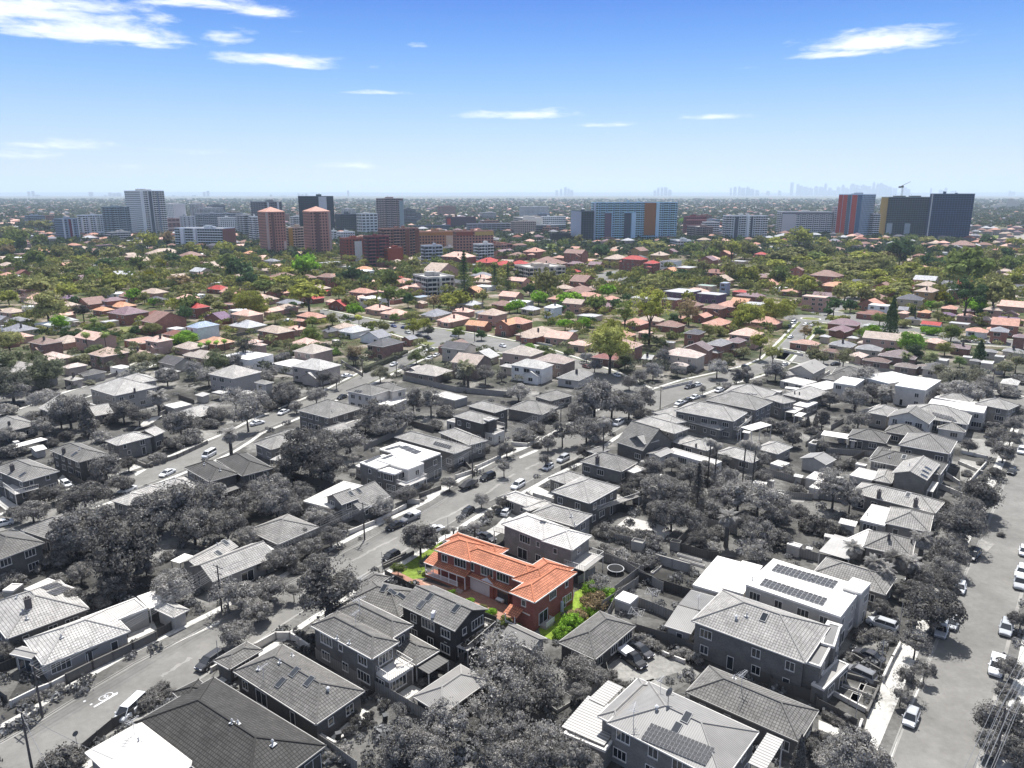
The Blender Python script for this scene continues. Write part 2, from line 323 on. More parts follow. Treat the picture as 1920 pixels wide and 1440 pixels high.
def roof_faces(tp, a, b, z, pitch):
    """faces, ridge lines, gable walls of a roof over the rectangle 0..a, 0..b"""
    t = math.tan(R(pitch)); F = []; L = []; G = []
    c = [(0,0,z),(a,0,z),(a,b,z),(0,b,z)]
    if tp == 'h':
        if a >= b: r1, r2 = (b/2,b/2,z+b/2*t), (a-b/2,b/2,z+b/2*t); F = [(c[0],c[1],r2,r1),(c[2],c[3],r1,r2),(c[1],c[2],r2),(c[3],c[0],r1)]; ends = ((0,r1),(3,r1),(1,r2),(2,r2))
        else: r1, r2 = (a/2,a/2,z+a/2*t), (a/2,b-a/2,z+a/2*t); F = [(c[3],c[0],r1,r2),(c[1],c[2],r2,r1),(c[0],c[1],r1),(c[2],c[3],r2)]; ends = ((0,r1),(1,r1),(2,r2),(3,r2))
        L = [(r1,r2)]+[(c[i],r) for i, r in ends]
    elif tp == 'gx':
        r1, r2 = (0,b/2,z+b/2*t), (a,b/2,z+b/2*t); F = [(c[0],c[1],r2,r1),(c[2],c[3],r1,r2)]; L = [(r1,r2)]
        G = [((OV,b-OV),(OV,OV),b/2*t-OV*t),((a-OV,OV),(a-OV,b-OV),b/2*t-OV*t)]
    elif tp == 'gy':
        r1, r2 = (a/2,0,z+a/2*t), (a/2,b,z+a/2*t); F = [(c[3],c[0],r1,r2),(c[1],c[2],r2,r1)]; L = [(r1,r2)]
        G = [((OV,OV),(a-OV,OV),a/2*t-OV*t),((a-OV,b-OV),(OV,b-OV),a/2*t-OV*t)]
    elif tp == 'sx':   # falls towards y=0
        F = [((0,0,z),(a,0,z),(a,b,z+b*t),(0,b,z+b*t))]
    elif tp == 'sy':   # falls towards x=0
        F = [((0,b,z),(0,0,z),(a,0,z+a*t),(a,b,z+a*t))]
    return F, L, G
HOUSES = []
FORCE = None
def house(nick, label, tile, wings, wall='k.09', roof='t.2', ex='', near=True, name='house', trim=.6, cat='house', group=None, sname=None, win=True, winc=None, lm=True, pad=0):
    W = []
    for spec in wings:
        if isinstance(spec, dict): W.append(spec); continue
        parts = spec.split(); opt = dict(q.split('=') for q in parts if '=' in q); parts = [q for q in parts if '=' not in q]
        tp, ze = parts[0], float(parts[1]); tl = opt.get('t', tile)
        pts = [at(*P(tl, *map(float, q.split(','))), ze) for q in parts[2:5]]
        th, a, b = ortho(*pts)
        W.append(dict(tp=tp, ze=ze, th=th, a=a, b=b, B=pts[1], opt=opt))
    w0 = W[0]; ctr = w0['B']+Vector((math.cos(w0['th'])*w0['a']/2-math.sin(w0['th'])*w0['b']/2, math.sin(w0['th'])*w0['a']/2+math.cos(w0['th'])*w0['b']/2, 0)); ctr.z = 0
    root = empty(name, ctr, w0['th']); inv = (Matrix.Translation(ctr) @ Matrix.Rotation(w0['th'], 4, 'Z')).inverted()
    S = sat(ctr.y) if FORCE is None else FORCE
    def inside(p, z, me):
        for o in W:
            if o is me or o['tp'] in 'cq': continue
            d = Vector((p.x-o['B'].x, p.y-o['B'].y)); cx, sx = math.cos(o['th']), math.sin(o['th'])
            x, y = d.x*cx+d.y*sx, -d.x*sx+d.y*cx
            if OV < x < o['a']-OV and OV < y < o['b']-OV and z < o['ze']: return True
        return False
    bv_v, bv_f = [], []
    r_ = random.Random(int(abs(ctr.x)*31+ctr.y*17))
    for k, o in enumerate(W):
        tp, ze, a, b, opt = o['tp'], o['ze'], o['a'], o['b'], o['opt']
        wx = Matrix.Translation(Vector((o['B'].x, o['B'].y, 0))) @ Matrix.Rotation(o['th'], 4, 'Z'); xf = inv @ wx
        rs, ws = opt.get('r', roof), opt.get('w', wall)
        rm, rc = rs[0], gcol(cparse(rs[1:]), S); wm, wc = ws[0], gcol(cparse(ws[1:]), S); tcn = gcol(cparse(opt.get('tr', str(trim))), S)
        pitch = float(opt.get('p', 24)); zb = float(opt.get('z', 0))+.003*k
        F, L, G = roof_faces(tp, a, b, ze, pitch)
        if near: dz_ = .004*k
        if F:
            m = MB(xf)
            for f in F: m.face(f, rm)
            if tp in ('gx','gy','sx','sy'):      # real thickness
                for f in F:
                    g_ = [(p[0],p[1],p[2]-.16) for p in f]; m.face(g_[::-1], 'trim')
                    for i in range(4): m.face((g_[i], g_[(i+1)%4], f[(i+1)%4], f[i]), 'trim')
            else: m.face(((0,b,ze-.15),(a,b,ze-.15),(a,0,ze-.15),(0,0,ze-.15)), 'trim')
            m.build('roof', root, rc)
            g = MB(xf)
            if tp == 'h':
                for q in ((0,-.1,a,0),(0,b,a,b+.1),(-.1,0,0,b),(a,0,a+.1,b)): g.box(q[0],q[1],ze-.17,q[2],q[3],ze+.015,'trim')
            elif tp == 'gx': g.box(0,-.1,ze-.16,a,0,ze,'trim'); g.box(0,b,ze-.16,a,b+.1,ze,'trim')
            elif tp == 'gy': g.box(-.1,0,ze-.16,0,b,ze,'trim'); g.box(a,0,ze-.16,a+.1,b,ze,'trim')
            elif tp == 'sx': g.box(0,-.1,ze-.16,a,0,ze,'trim')
            else: g.box(-.1,0,ze-.16,0,b,ze,'trim')
            g.build('gutter', root, tcn)
            if near and L and rm in 'tm':
                g = MB(xf)
                for p, q in L:
                    p, q = Vector(p), Vector(q)
                    if (p-q).length > .5: g.tube(p+Vector((0,0,.02)), q+Vector((0,0,.02)), .13, m='r', n=5)
                kc = tuple(min(.8, q*float(opt.get('rk', 1.15))) for q in rc[:3])+(1,)
                if g.v: g.build('ridge_capping', root, kc)
            for f in F:
                i = len(bv_v); bv_v += [wx @ Vector(p) for p in f]; bv_f.append(tuple(range(i, i+len(f))))
        elif tp == 'f':
            m = MB(xf); m.face(((.3,.3,ze-.12),(a-.3,.3,ze-.12),(a-.3,b-.3,ze-.12),(.3,b-.3,ze-.12)), rm); m.build('roof', root, rc)
            g = MB(xf)
            for q in ((0,0,a,.3),(0,b-.3,a,b),(0,.3,.3,b-.3),(a-.3,.3,a,b-.3)): g.box(q[0],q[1],ze-.35,q[2],q[3],ze,'trim')
            g.build('parapet', root, tcn)
            i = len(bv_v); bv_v += [wx @ Vector(p) for p in ((0,0,ze-.12),(a,0,ze-.12),(a,b,ze-.12),(0,b,ze-.12))]; bv_f.append((i,i+1,i+2,i+3))
        elif tp in 'cq':      # carport or awning: thin sheet on posts; q = balcony slab with rail
            m = MB(xf); m.box(0,0,ze-.12,a,b,ze,rm); m.build('awning_roof' if tp == 'c' else 'balcony_floor', root, rc)
            i = len(bv_v); bv_v += [wx @ Vector(p) for p in ((0,0,ze),(a,0,ze),(a,b,ze),(0,b,ze))]; bv_f.append((i,i+1,i+2,i+3))
            for (x, y) in ((.12,.12),(a-.12,.12),(a-.12,b-.12),(.12,b-.12)):
                wp = wx @ Vector((x, y, 0))
                if inside(wp, .5, o): continue
                g = MB(xf); g.box(x-.07,y-.07,zb,x+.07,y+.07,ze-.125,'trim'); g.build('post', root, tcn)
            if tp == 'q':
                g = MB(xf)
                for (x0,y0,x1,y1) in ((.03,.03,a-.03,.03),(.03,.03,.03,b-.03),(a-.03,.03,a-.03,b-.03)):
                    wp = wx @ Vector(((x0+x1)/2,(y0+y1)/2,0))
                    if inside(wp, ze-.2, o): continue
                    n = max(2, int(math.hypot(x1-x0,y1-y0)/.35))
                    for j in range(n+1):
                        x, y = x0+(x1-x0)*j/n, y0+(y1-y0)*j/n; g.box(x-.025,y-.025,ze,x+.025,y+.025,ze+1,'trim')
                    g.box(min(x0,x1)-.04,min(y0,y1)-.04,ze+1,max(x0,x1)+.04,max(y0,y1)+.04,ze+1.06,'trim')
                g.build('balustrade', root, tcn)
        if tp in 'cq' or opt.get('open'): continue
        ov = OV if tp != 'f' else .04
        zt = ze-.16 if tp != 'f' else ze-.36
        m = MB(xf)
        cs = [(ov,ov),(a-ov,ov),(a-ov,b-ov),(ov,b-ov)]
        hts = [zt]*4
        if tp == 'sx': tt = math.tan(R(pitch)); hts = [zt+ov*tt, zt+ov*tt, zt+(b-ov)*tt, zt+(b-ov)*tt]
        if tp == 'sy': tt = math.tan(R(pitch)); hts = [zt+ov*tt, zt+(a-ov)*tt, zt+(a-ov)*tt, zt+ov*tt]
        if tp in ('gx','gy'): hts = [zt-.02+ov*math.tan(R(pitch))]*4
        for i in range(4):
            p, q = cs[i], cs[(i+1)%4]; m.face(((*p,zb),(*q,zb),(*q,hts[(i+1)%4]),(*p,hts[i])), wm)
        for p, q, hh in G:
            z0 = hts[0]; m.face(((*p,z0),(*q,z0),((p[0]+q[0])/2,(p[1]+q[1])/2,z0+hh-.14)), wm)
        m.face([(*p, zt-.05) for p in cs], wm)
        if near and wm == 'k' and FORCE is None: wc = tuple(min(.4, q*1.35) for q in wc[:3])+(1,)
        m.build('wall', root, wc)
        if not win or opt.get('nw'): continue
        wcx = gcol(cparse(winc), S) if winc else gcol(.72, 0)
        sides = [((ov,ov),(a-ov,ov),0),((a-ov,ov),(a-ov,b-ov),math.pi/2),((a-ov,b-ov),(ov,b-ov),math.pi),((ov,b-ov),(ov,ov),-math.pi/2)]
        st = max(1, int(round((ze-.3)/2.75)))
        for si, (p, q, an) in enumerate(sides):
            if not near and si in (1, 2): continue
            ln = math.hypot(q[0]-p[0], q[1]-p[1]); n = int(ln/(3.3 if near else 4.2))
            nx, ny = math.sin(an), -math.cos(an)
            for s_ in range(st):
                for j in range(n):
                    u = (j+.5+r_.uniform(-.14,.14))/n; x, y = p[0]+(q[0]-p[0])*u, p[1]+(q[1]-p[1])*u
                    wp = wx @ Vector((x+nx*.5, y+ny*.5, 0)); zz = s_*2.75
                    if inside(wp, zz+1.0, o): continue
                    if r_.random() < .12: continue
                    kd = r_.choice('abbcag' if s_ or r_.random() < .7 else 'dna')
                    zs = zz+(.95 if kd in 'abg' else 1.25 if kd == 'c' else .08)
                    if zs+WIN[kd][5] > ze-.35: zs = max(zz+.1, ze-.45-WIN[kd][5])
                    lp = xf @ Vector((x+nx*.005, y+ny*.005, zs)); add_window(root, kd, lp.x, lp.y, lp.z, an+o['th']-w0['th'], near, wcx)
    # things seen on the roof
    if ex:
        bvh = BVHTree.FromPolygons(bv_v, bv_f)
        def hit(tl, x, y):
            px, py = P(tl, x, y); d = ray(px, py).normalized(); loc, n, i, ds = bvh.ray_cast(Vector((0, 0, CH)), d)
            if loc is None: return None
            if n.z < 0: n = -n
            return loc, n
        for e in ex.split(';'):
            q = e.split()
            if not q: continue
            tl = tile
            if q[0].startswith('@'): tl = q[0][1:]; q = q[1:]
            if q[0] == 'so':
                hs_ = [hit(tl, *map(float, z.split(','))) for z in q[1:4]]
                if None in hs_: continue
                A, Bp, C = (z[0] for z in hs_); n = hs_[1][1]; nc, nr = int(q[4]), int(q[5])
                ua = (C-Bp)/nc; va = (A-Bp)/nr; me, nm, cc = FIT['so']
                for i in range(nc):
                    for j in range(nr):
                        ctrp = Bp+ua*(i+.5)+va*(j+.5)+n*.05
                        mt = Matrix((( *(ua/1.08), 0),( *(va/1.78), 0),( *n, 0),(0,0,0,1))).transposed()
                        mt.col[3] = (*ctrp, 1); o2 = link(nm, me, root, cc); o2.matrix_local = inv @ mt
                continue
            h_ = hit(tl, *map(float, q[1].split(',')))
            if h_ is None: continue
            loc, n = h_; me, nm, cc = FIT[q[0]]
            o2 = link(nm, me, root, cc)
            if q[0] == 'sk':
                yy = Vector((0,0,1))-n*n.z
                yy = yy.normalized() if yy.length > .05 else Vector((-math.sin(w0['th']), math.cos(w0['th']), 0)); xx = yy.cross(n)
                mt = Matrix(((*xx,0),(*yy,0),(*n,0),(0,0,0,1))).transposed(); mt.col[3] = (*loc, 1); o2.matrix_local = inv @ mt
            else:
                o2.location = inv @ loc; o2.rotation_euler = (0, 0, r_.uniform(-.4,.4) if q[0] != 'ch' else 0)
                if len(q) > 2: o2.scale = [float(q[2])*(.72 if q[0] == 'an' else 1)]*3
    if label: tag(root, label, cat, group)
    else: later(root, sname or 'house', cat, group, (ctr.x, ctr.y, W[0]['ze']))
    if nick and lm: q = proj((ctr.x, ctr.y, W[0]['ze'])); LAND.append((nick, q[0], q[1]))
    HOUSES.append([(o['B'].x, o['B'].y, o['th'], o['a'], o['b']) for o in W])
    return root, W, inv
BUCKET = {}
def absorb(root):
    kids = [o for o in bpy.data.objects if o.parent == root] if False else list(root.children)
    base = Matrix.Translation(root.location) @ Matrix.Rotation(root.rotation_euler.z, 4, 'Z')
    for o in kids:
        for q in [o]+list(o.children):
            mt = base @ (o.matrix_basis if q is o else o.matrix_basis @ q.matrix_basis); me = q.data; c = tuple(round(x, 3) for x in q.color); ul = me.uv_layers[0].data if me.uv_layers else None
            for p in me.polygons:
                m = me.materials[p.material_index]; k = (m.name, c); b = BUCKET.setdefault(k, MB())
                b.face([mt @ me.vertices[i].co for i in p.vertices], m, [tuple(ul[i].uv) for i in p.loop_indices] if ul else None)
            if q is not o: bpy.data.objects.remove(q)
        bpy.data.objects.remove(o)
    if PENDING and PENDING[-1][0] == root: PENDING.pop()
    bpy.data.objects.remove(root)
def flush_bucket(name):
    root = None
    for i, ((m, c), b) in enumerate(sorted(BUCKET.items(), key=lambda t: str(t[0]))):
        o = b.build(name if root is None else 'suburb_surface', root, c); o['kind'] = 'stuff'
        if root is None: root = o
    BUCKET.clear(); return root
def in_house(x, y, pad=0.0):
    for H_ in HOUSES:
        for (bx, by, th, a, b) in H_:
            dx, dy = x-bx, y-by
            if dx*dx+dy*dy > 6000: continue
            u, v = dx*math.cos(th)+dy*math.sin(th), -dx*math.sin(th)+dy*math.cos(th)
            if -pad < u < a+pad and -pad < v < b+pad: return True
    return False
# ---------------------------------------------------------------- trees: shared crown and trunk meshes, unit crown radius 1
def leafquad(b, c, n, s, r_):
    a = n.cross(Vector((r_.uniform(-1,1), r_.uniform(-1,1), r_.uniform(-1,1))))
    if a.length < 1e-3: a = Vector((1,0,0))
    a.normalize(); d = n.cross(a).normalized(); i = len(b.v); k = r_.uniform(.55,1)
    b.v += [c-a*s, c-d*s*k, c+a*s, c+d*s*k]; b.f.append((i,i+1,i+2,i+3)); b.mi.append(0); b.uv += [(0,0),(1,0),(1,1),(0,1)]
def rsph(r_):
    while True:
        v = Vector((r_.uniform(-1,1), r_.uniform(-1,1), r_.uniform(-1,1)))
        if .05 < v.length < 1: return v.normalized()
def crown(kind, seed, n=4200):
    r_ = random.Random(seed); b = MB(); b.mats = [M['leaf']]; L = []; ls = 1.42*(4200/max(n,1))**.5
    if kind in ('round', 'wide', 'tall', 'gum', 'bush', 'bare'):
        rz = {'round': .85, 'wide': .52, 'tall': 1.35, 'gum': .95, 'bush': .6, 'bare': .9}[kind]
        nl = {'round': 34, 'wide': 38, 'tall': 36, 'gum': 24, 'bush': 18, 'bare': 16}[kind]
        for i in range(nl):
            v = rsph(r_); q = r_.uniform(.35,.86) if i > 4 else r_.uniform(0,.4)
            if v.z < -.45 and kind != 'tall': v.z *= .4
            rad = r_.uniform(.2,.36) if kind not in ('gum','bare') else r_.uniform(.16,.3)
            rad *= 1.2 if kind == 'bush' else 1
            L.append((Vector((v.x*q, v.y*q, v.z*q*rz)), rad))
        tw = sum(l[1]**2 for l in L); n_ = n if kind not in ('gum','bare') else int(n*.62)
        for c, rad in L:
            for _ in range(int(n_*rad*rad/tw)):
                v = rsph(r_); v.z = abs(v.z)*.9+v.z*.1 if r_.random() < .6 else v.z
                p = c+Vector((v.x, v.y, v.z*.75))*rad*r_.uniform(.8,1.08)
                leafquad(b, p, (v+rsph(r_)*.55).normalized(), ls*r_.uniform(.028,.058)*(1.15 if kind != 'bare' else .7), r_)
        for _ in range(n//14):            # loose sprays that break up the outline
            v = rsph(r_); p = Vector((v.x, v.y, v.z*rz))*r_.uniform(.8,1.08)
            if p.z < -.4*rz: continue
            for _ in range(3): leafquad(b, p+rsph(r_)*.05, rsph(r_), ls*r_.uniform(.02,.04), r_)
    elif kind == 'cypress':          # column 1 wide radius, 7 high
        for _ in range(n):
            h = r_.random()**.9; rr = (1-h**2.2)*(.72+.28*min(1,h*6)); a = r_.uniform(0,6.283); lump = 1+.14*math.sin(a*3+h*19)+.1*math.sin(a*5-h*31)
            q = rr*lump*r_.uniform(.7,1.05); p = Vector((q*math.cos(a), q*math.sin(a), h*6.2))
            leafquad(b, p, (Vector((math.cos(a), math.sin(a), .5))+rsph(r_)*.8).normalized(), r_.uniform(.07,.15), r_)
    elif kind == 'pine':             # norfolk pine: whorled tiers, radius 1, 5 high
        nt = 16
        for t in range(nt):
            h = t/nt; rr = (1-h)**.85; z = .4+h*4.7
            for k in range(9):
                a = k*.698+t*.37+r_.uniform(-.15,.15)
                for j in range(int(n/nt/9)):
                    q = r_.random()**.7*rr; p = Vector((q*math.cos(a), q*math.sin(a), z-.12*q+r_.uniform(-.05,.09)))+rsph(r_)*.07
                    leafquad(b, p, (Vector((0,0,1))+rsph(r_)*.8).normalized(), r_.uniform(.03,.07), r_)
    elif kind in ('palm', 'date'):
        nf = 22 if kind == 'palm' else 60
        for k in range(nf):
            a = k*2.39996; e0 = r_.uniform(-.25,1.3) if kind == 'palm' else r_.uniform(-.7,1.35); ln = r_.uniform(.85,1.05)
            p = Vector((0,0,0)); el_ = e0; ns = 9
            for j in range(ns):
                d = Vector((math.cos(a)*math.cos(el_), math.sin(a)*math.cos(el_), math.sin(el_))); q = p+d*ln/ns
                side = Vector((-math.sin(a), math.cos(a), 0)); wv = (.30 if kind == 'palm' else .24)*math.sin(math.pi*(j+.8)/(ns+.6))+.03
                up = side.cross(d); 
                for sgn in (-1, 1):
                    for h_ in (0.0, .5):
                        o0 = p.lerp(q, h_); o1 = p.lerp(q, h_+.5); tip = (o0+o1)/2+d*.06+side*sgn*wv-up*sgn*0-Vector((0,0,wv*.45))
                        i = len(b.v); b.v += [o0, o1, tip]; b.f.append((i,i+1,i+2)); b.mi.append(0); b.uv += [(0,0),(1,0),(1,1)]
                p = q; el_ -= (.26 if kind == 'palm' else .17)*(1.1-.3*math.sin(e0))
    elif kind == 'hedge':            # unit box -1..1 in x,y, 0..1 in z
        for _ in range(n):
            p = Vector((r_.uniform(-1,1), r_.uniform(-1,1), r_.uniform(0,1))); f = r_.choice('xyzzz')
            if f == 'x': p.x = math.copysign(1, p.x)
            elif f == 'y': p.y = math.copysign(1, p.y)
            else: p.z = 1
            leafquad(b, p+rsph(r_)*.05, rsph(r_), r_.uniform(.03,.07), r_)
    return b.mesh('crown')
def trunk(kind, seed):
    r_ = random.Random(seed); b = MB()
    # unit: 1 high to the crown's base, limbs spreading to radius ~.7 above it (scaled apart from the crown)
    if kind in ('palm', 'date', 'cypress', 'pine'):
        k = 8; rr = {'palm': .05, 'date': .1, 'cypress': .06, 'pine': .05}[kind]
        for i in range(k):
            b.tube((.02*math.sin(i*.6),0,i/k), (.02*math.sin(i*.6+.6),0,(i+1)/k), rr*(1.3-.3*i/k), rr*(1.22-.3*(i+1)/k), 'bark', 7, False)
        return b.mesh('trunk')
    p = Vector((0,0,-.02)); q = Vector((r_.uniform(-.04,.04), r_.uniform(-.04,.04), .55)); b.tube(p, q, .085, .06, 'bark', 7, False)
    def limb(p, d, ln, r, dep):
        e = p+d*ln; b.tube(p, e, r, r*.6, 'bark', 5, False)
        if dep:
            for _ in range(3 if dep > 1 else 2): limb(e, (d+rsph(r_)*.65+Vector((0,0,.15))).normalized(), ln*.62, r*.6, dep-1)
    for k in range(4):
        a = k*1.57+r_.uniform(-.4,.4); limb(q, Vector((math.cos(a)*.7, math.sin(a)*.7, .8)).normalized(), .42, .04, 3 if kind == 'bare' else 2)
    return b.mesh('trunk')
CR = {}; TR = {}
for i, (k, cnt, nn) in enumerate((('round',4,9500),('wide',3,9500),('tall',2,9500),('gum',3,8500),('bush',2,4200),('bare',2,5200),('cypress',1,3000),('pine',1,5200),('palm',1,0),('date',1,0),('hedge',1,1500))):
    CR[k] = [crown(k, 100*i+j, nn) for j in range(cnt)]; TR[k] = trunk(k, 50+i)
CR['mini'] = [crown('round', 900+j, 900) for j in range(3)]; CR['minig'] = [crown('gum', 950+j, 900) for j in range(2)]
TR['mini'] = TR['minig'] = TR['round']
KN = {'r': 'round', 'w': 'wide', 't': 'tall', 'g': 'gum', 'b': 'bush', 'x': 'bare', 'c': 'cypress', 'n': 'pine', 'p': 'palm', 'd': 'date'}
TNAME = {'round': ('broadleaf_tree','round-crowned tree','tree','broadleaf trees in gardens and streets'), 'wide': ('spreading_tree','wide spreading tree','tree','spreading trees in gardens and streets'), 'tall': ('upright_tree','tall dense tree','tree','tall upright trees'),
 'gum': ('gum_tree','open-crowned gum tree','tree','gum trees with open crowns'), 'bush': ('shrub','low shrub','shrub','shrubs in gardens'), 'bare': ('bare_tree','thin-leaved tree with bare branches','tree','thin-leaved trees'),
 'cypress': ('cypress_tree','columnar cypress','tree','columnar cypresses'), 'pine': ('norfolk_pine','tiered pine','tree','tiered pines'), 'palm': ('palm_tree','tall slender palm','palm','slender palms'), 'date': ('date_palm','stout palm with arching fronds','palm','stout date palms')}
# tones: base colour of the leaves and a word
TONE = {'0': (.14,.14,.14), '1': (.22,.22,.22), '2': (.30,.30,.30), '3': (.32,.32,.32), 'g': (.17,.21,.065), 'y': (.31,.32,.075), 'Y': (.22,.21,.015), 'o': (.25,.25,.10), 'k': (.08,.13,.055), 'G': (.19,.33,.04), 'b': (.30,.23,.13), 's': (.10,.10,.085)}
TW = {'0': 'very dark', '1': 'dark grey', '2': 'mid-grey', '3': 'pale grey', 'g': 'green', 'y': 'yellow-green', 'Y': 'bright yellow', 'o': 'olive', 'k': 'dark green', 'G': 'bright green', 'b': 'brownish', 's': 'silvery'}
NTREE = 0
def tree_at(x, y, kind, r, ht, tone, phrase=True, rz=None, full=True, label=None):
    """crown radius r, crown centre height ht"""
    global NTREE
    nm, ph, cat, grp = TNAME[kind]; NTREE += 1; r_ = random.Random(int(x*13+y*7+NTREE))
    root = empty(nm, (x, y, 0), r_.uniform(0,6.28) if rz is None else rz)
    c0 = TONE[tone]; S = min(1, max(0, (745-proj((x, y, ht))[1])/115))
    if tone in '0123' and proj((x, y, ht))[1] > 700: S = 0
    v = r_.uniform(.85,1.3)*(1.3 if kind in ('palm','date') else 1); col = gcol(tuple(q*v for q in c0), S if full is not None else 1)
    ck = kind
    if proj((x, y, 5))[2] > 430 and kind in ('round','wide','tall','gum'): ck = 'minig' if kind == 'gum' else 'mini'
    c = link('crown', r_.choice(CR[ck]), root, col)
    sq = r_.uniform(.88,1.12)
    zs = {'mini': {'wide': .6, 'tall': 1.5}.get(kind, 1)}.get(ck, 1)
    if kind == 'cypress': c.location = (0,0,.2); c.scale = (r, r, ht/6.2); t_s = (r, r, ht*.5)
    elif kind == 'pine': c.location = (0,0,.5); c.scale = (r, r, ht/5.0); t_s = (ht*.2, ht*.2, ht*.97)
    elif kind in ('palm','date'): c.location = (0,0,ht); c.scale = (r,r,r); t_s = (3.2 if kind == 'palm' else 4, 3.2 if kind == 'palm' else 4, ht)
    elif kind == 'bush': c.location = (0,0,ht); c.scale = (r*sq, r/sq, r); t_s = None
    else: c.location = (0,0,ht); c.scale = (r*sq, r/sq, r*zs); t_s = (r*.85, r*.85, ht*.98)
    if t_s:
        t = link('trunk', TR[kind], root, gcol((.10,.085,.07) if kind != 'bare' else (.2,.19,.17), S)); t.scale = t_s
    if label: tag(root, label, cat, grp)
    else: later(root, TW[tone]+' '+ph, cat, grp, (x, y, ht))
    return root
def trees(tile, data):
    """'x y w kind tone [height factor]' : crown middle and crown width in the tile's own pixels"""
    for ln in data.replace('\n', ';').split(';'):
        q = ln.split()
        if len(q) < 5: continue
        k = KN[q[3]]; px, py = P(tile, float(q[0]), float(q[1])); wpx = float(q[2])/(4 if tile not in ('p','s') else (1 if tile == 'p' else 3.2)); hf = float(q[5]) if len(q) > 5 else 1
        z = 4.0
        for _ in range(4):
            p = at(px, py, z); dep = proj(p)[2]; r = wpx/2*dep/FPX
            if k == 'cypress': z = hf*r*3.2
            elif k == 'pine': z = hf*r*2.6
            elif k in ('palm','date'): z = hf*(9 if k == 'palm' else 6.5)
            elif k == 'bush': z = r*.45
            else: z = hf*max(r*{'round': 1.0, 'wide': .85, 'tall': 1.5, 'gum': 1.35, 'bare': 1.2}[k], 2.2)
        ht = {'cypress': z*2, 'pine': z*2}.get(k, z)
        tree_at(p.x, p.y, k, r, ht, q[4])
# ---------------------------------------------------------------- vehicles: length along +X, wheels on the ground
def car_meshes(kind):
    L, Wd, H = {'sedan': (4.7,1.84,1.45), 'hatch': (4.1,1.76,1.5), 'suv': (4.75,1.9,1.72), 'van': (4.95,1.9,1.95), 'ute': (5.2,1.88,1.8)}[kind]
    h = L/2; w_ = Wd/2
    belt = {'sedan': .92, 'hatch': .95, 'suv': 1.08, 'van': 1.12, 'ute': 1.08}[kind]
    # lower hull stations: x, half width, bottom, shoulder height
    st = [(-h,.78,.42,belt*.80),(-h+.12,.92,.25,belt*.96),(-h+.7,1,.2,belt),(0,1,.2,belt*.99),(h-1.25,1,.2,belt*.95),(h-.5,.95,.2,belt*.84),(h-.1,.84,.27,belt*.70),(h,.7,.38,belt*.55)]
    if kind == 'van': st[4] = (h-.95,1,.2,belt); st[5] = (h-.4,.96,.2,belt*.9); st[6] = (h-.08,.86,.27,belt*.74)
    b = MB(); rings = []
    for x, k, z0, z1 in st:
        y = w_*k; rings.append([(x,-y*.93,z0),(x,-y,z0+.22),(x,-y*.98,z1-.12),(x,-y*.86,z1),(x,y*.86,z1),(x,y*.98,z1-.12),(x,y,z0+.22),(x,y*.93,z0)])
    for i in range(len(rings)-1):
        A, B = rings[i], rings[i+1]
        for j in range(8): b.face((A[j], A[(j+1)%8], B[(j+1)%8], B[j]) if True else None, 'paint')
    b.face(rings[0], 'paint'); b.face(rings[-1][::-1], 'paint')
    # cabin: windscreen foot, roof, back
    g = {'sedan': (-h+.75,-h+1.5,.35,1.25), 'hatch': (-h+.18,-h+.55,.45,1.25), 'suv': (-h+.15,-h+.4,.5,1.3), 'van': (-h+.1,-h+.25,1.15,2.0), 'ute': (-.55,-.35,.6,1.3)}[kind]
    x0, x1, x2, x3 = g; zt = H; wb, wt = w_*.86, w_*.68; zb = belt-.02
    gl = MB()
    Bq = [(x0,-wb,zb),(x3,-wb,zb*.97),(x3,wb,zb*.97),(x0,wb,zb)]; Tq = [(x1,-wt,zt-.06),(x2,-wt,zt-.06),(x2,wt,zt-.06),(x1,wt,zt-.06)]
    for i in range(4): gl.face((Bq[i], Bq[(i+1)%4], Tq[(i+1)%4], Tq[i]), 'glass')
    rf = MB(); e = .03
    T1 = [(x1-.05,-wt-e,zt-.08),(x2+.08,-wt-e,zt-.08),(x2+.08,wt+e,zt-.08),(x1-.05,wt+e,zt-.08)]; T2 = [(x1+.15,-wt+.12,zt),(x2-.1,-wt+.12,zt),(x2-.1,wt-.12,zt),(x1+.15,wt-.12,zt)]
    for i in range(4): rf.face((T1[i], T1[(i+1)%4], T2[(i+1)%4], T2[i]), 'paint')
    rf.face(T2, 'paint'); rf.face(T1[::-1], 'paint')
    for i in range(4):      # pillars
        p, q = Vector(Bq[i]), Vector(Tq[i]); rf.tube(p, q, .05, .045, 'paint', 4, False)
    for sgn in (-1, 1):
        xm = (x0+x3)/2-.1; rf.tube((xm,sgn*(wb+.005),zb),((x1+x2)/2,sgn*(wt+.01),zt-.05), .04, .04, 'paint', 4, False)
        b.box(x3-.35, sgn*w_-.02 if sgn > 0 else -w_-.16, belt, x3-.2, w_+.16 if sgn > 0 else -w_+.02, belt+.13, 'paint')
    wh = MB(); wh.tube((0,-.11,0),(0,.11,0),.33,m='rubber',n=12); rim = MB(); rim.tube((0,-.125,0),(0,.125,0),.2,m='metal',n=8)
    hl = MB(); hl.box(h-.16,-.2,0,h-.02,.2,.13,'lamp'); tl = MB(); tl.box(-h-.01,-.1,0,-h+.12,.1,.22,'lamp')
    tray = None
    if kind == 'ute':
        tray = MB(); tray.box(-h+.02,-w_*.97,belt*.95,-.62,w_*.97,belt+.42,'trim')
    return dict(body=b.mesh('body'), glass=gl.mesh('windows'), roof=rf.mesh('roof'), wheel=wh.mesh('tyre'), rim=rim.mesh('rim'), hl=hl.mesh('headlight'), tl=tl.mesh('tail_light'), tray=tray and tray.mesh('canopy'), dims=(h,w_,belt))
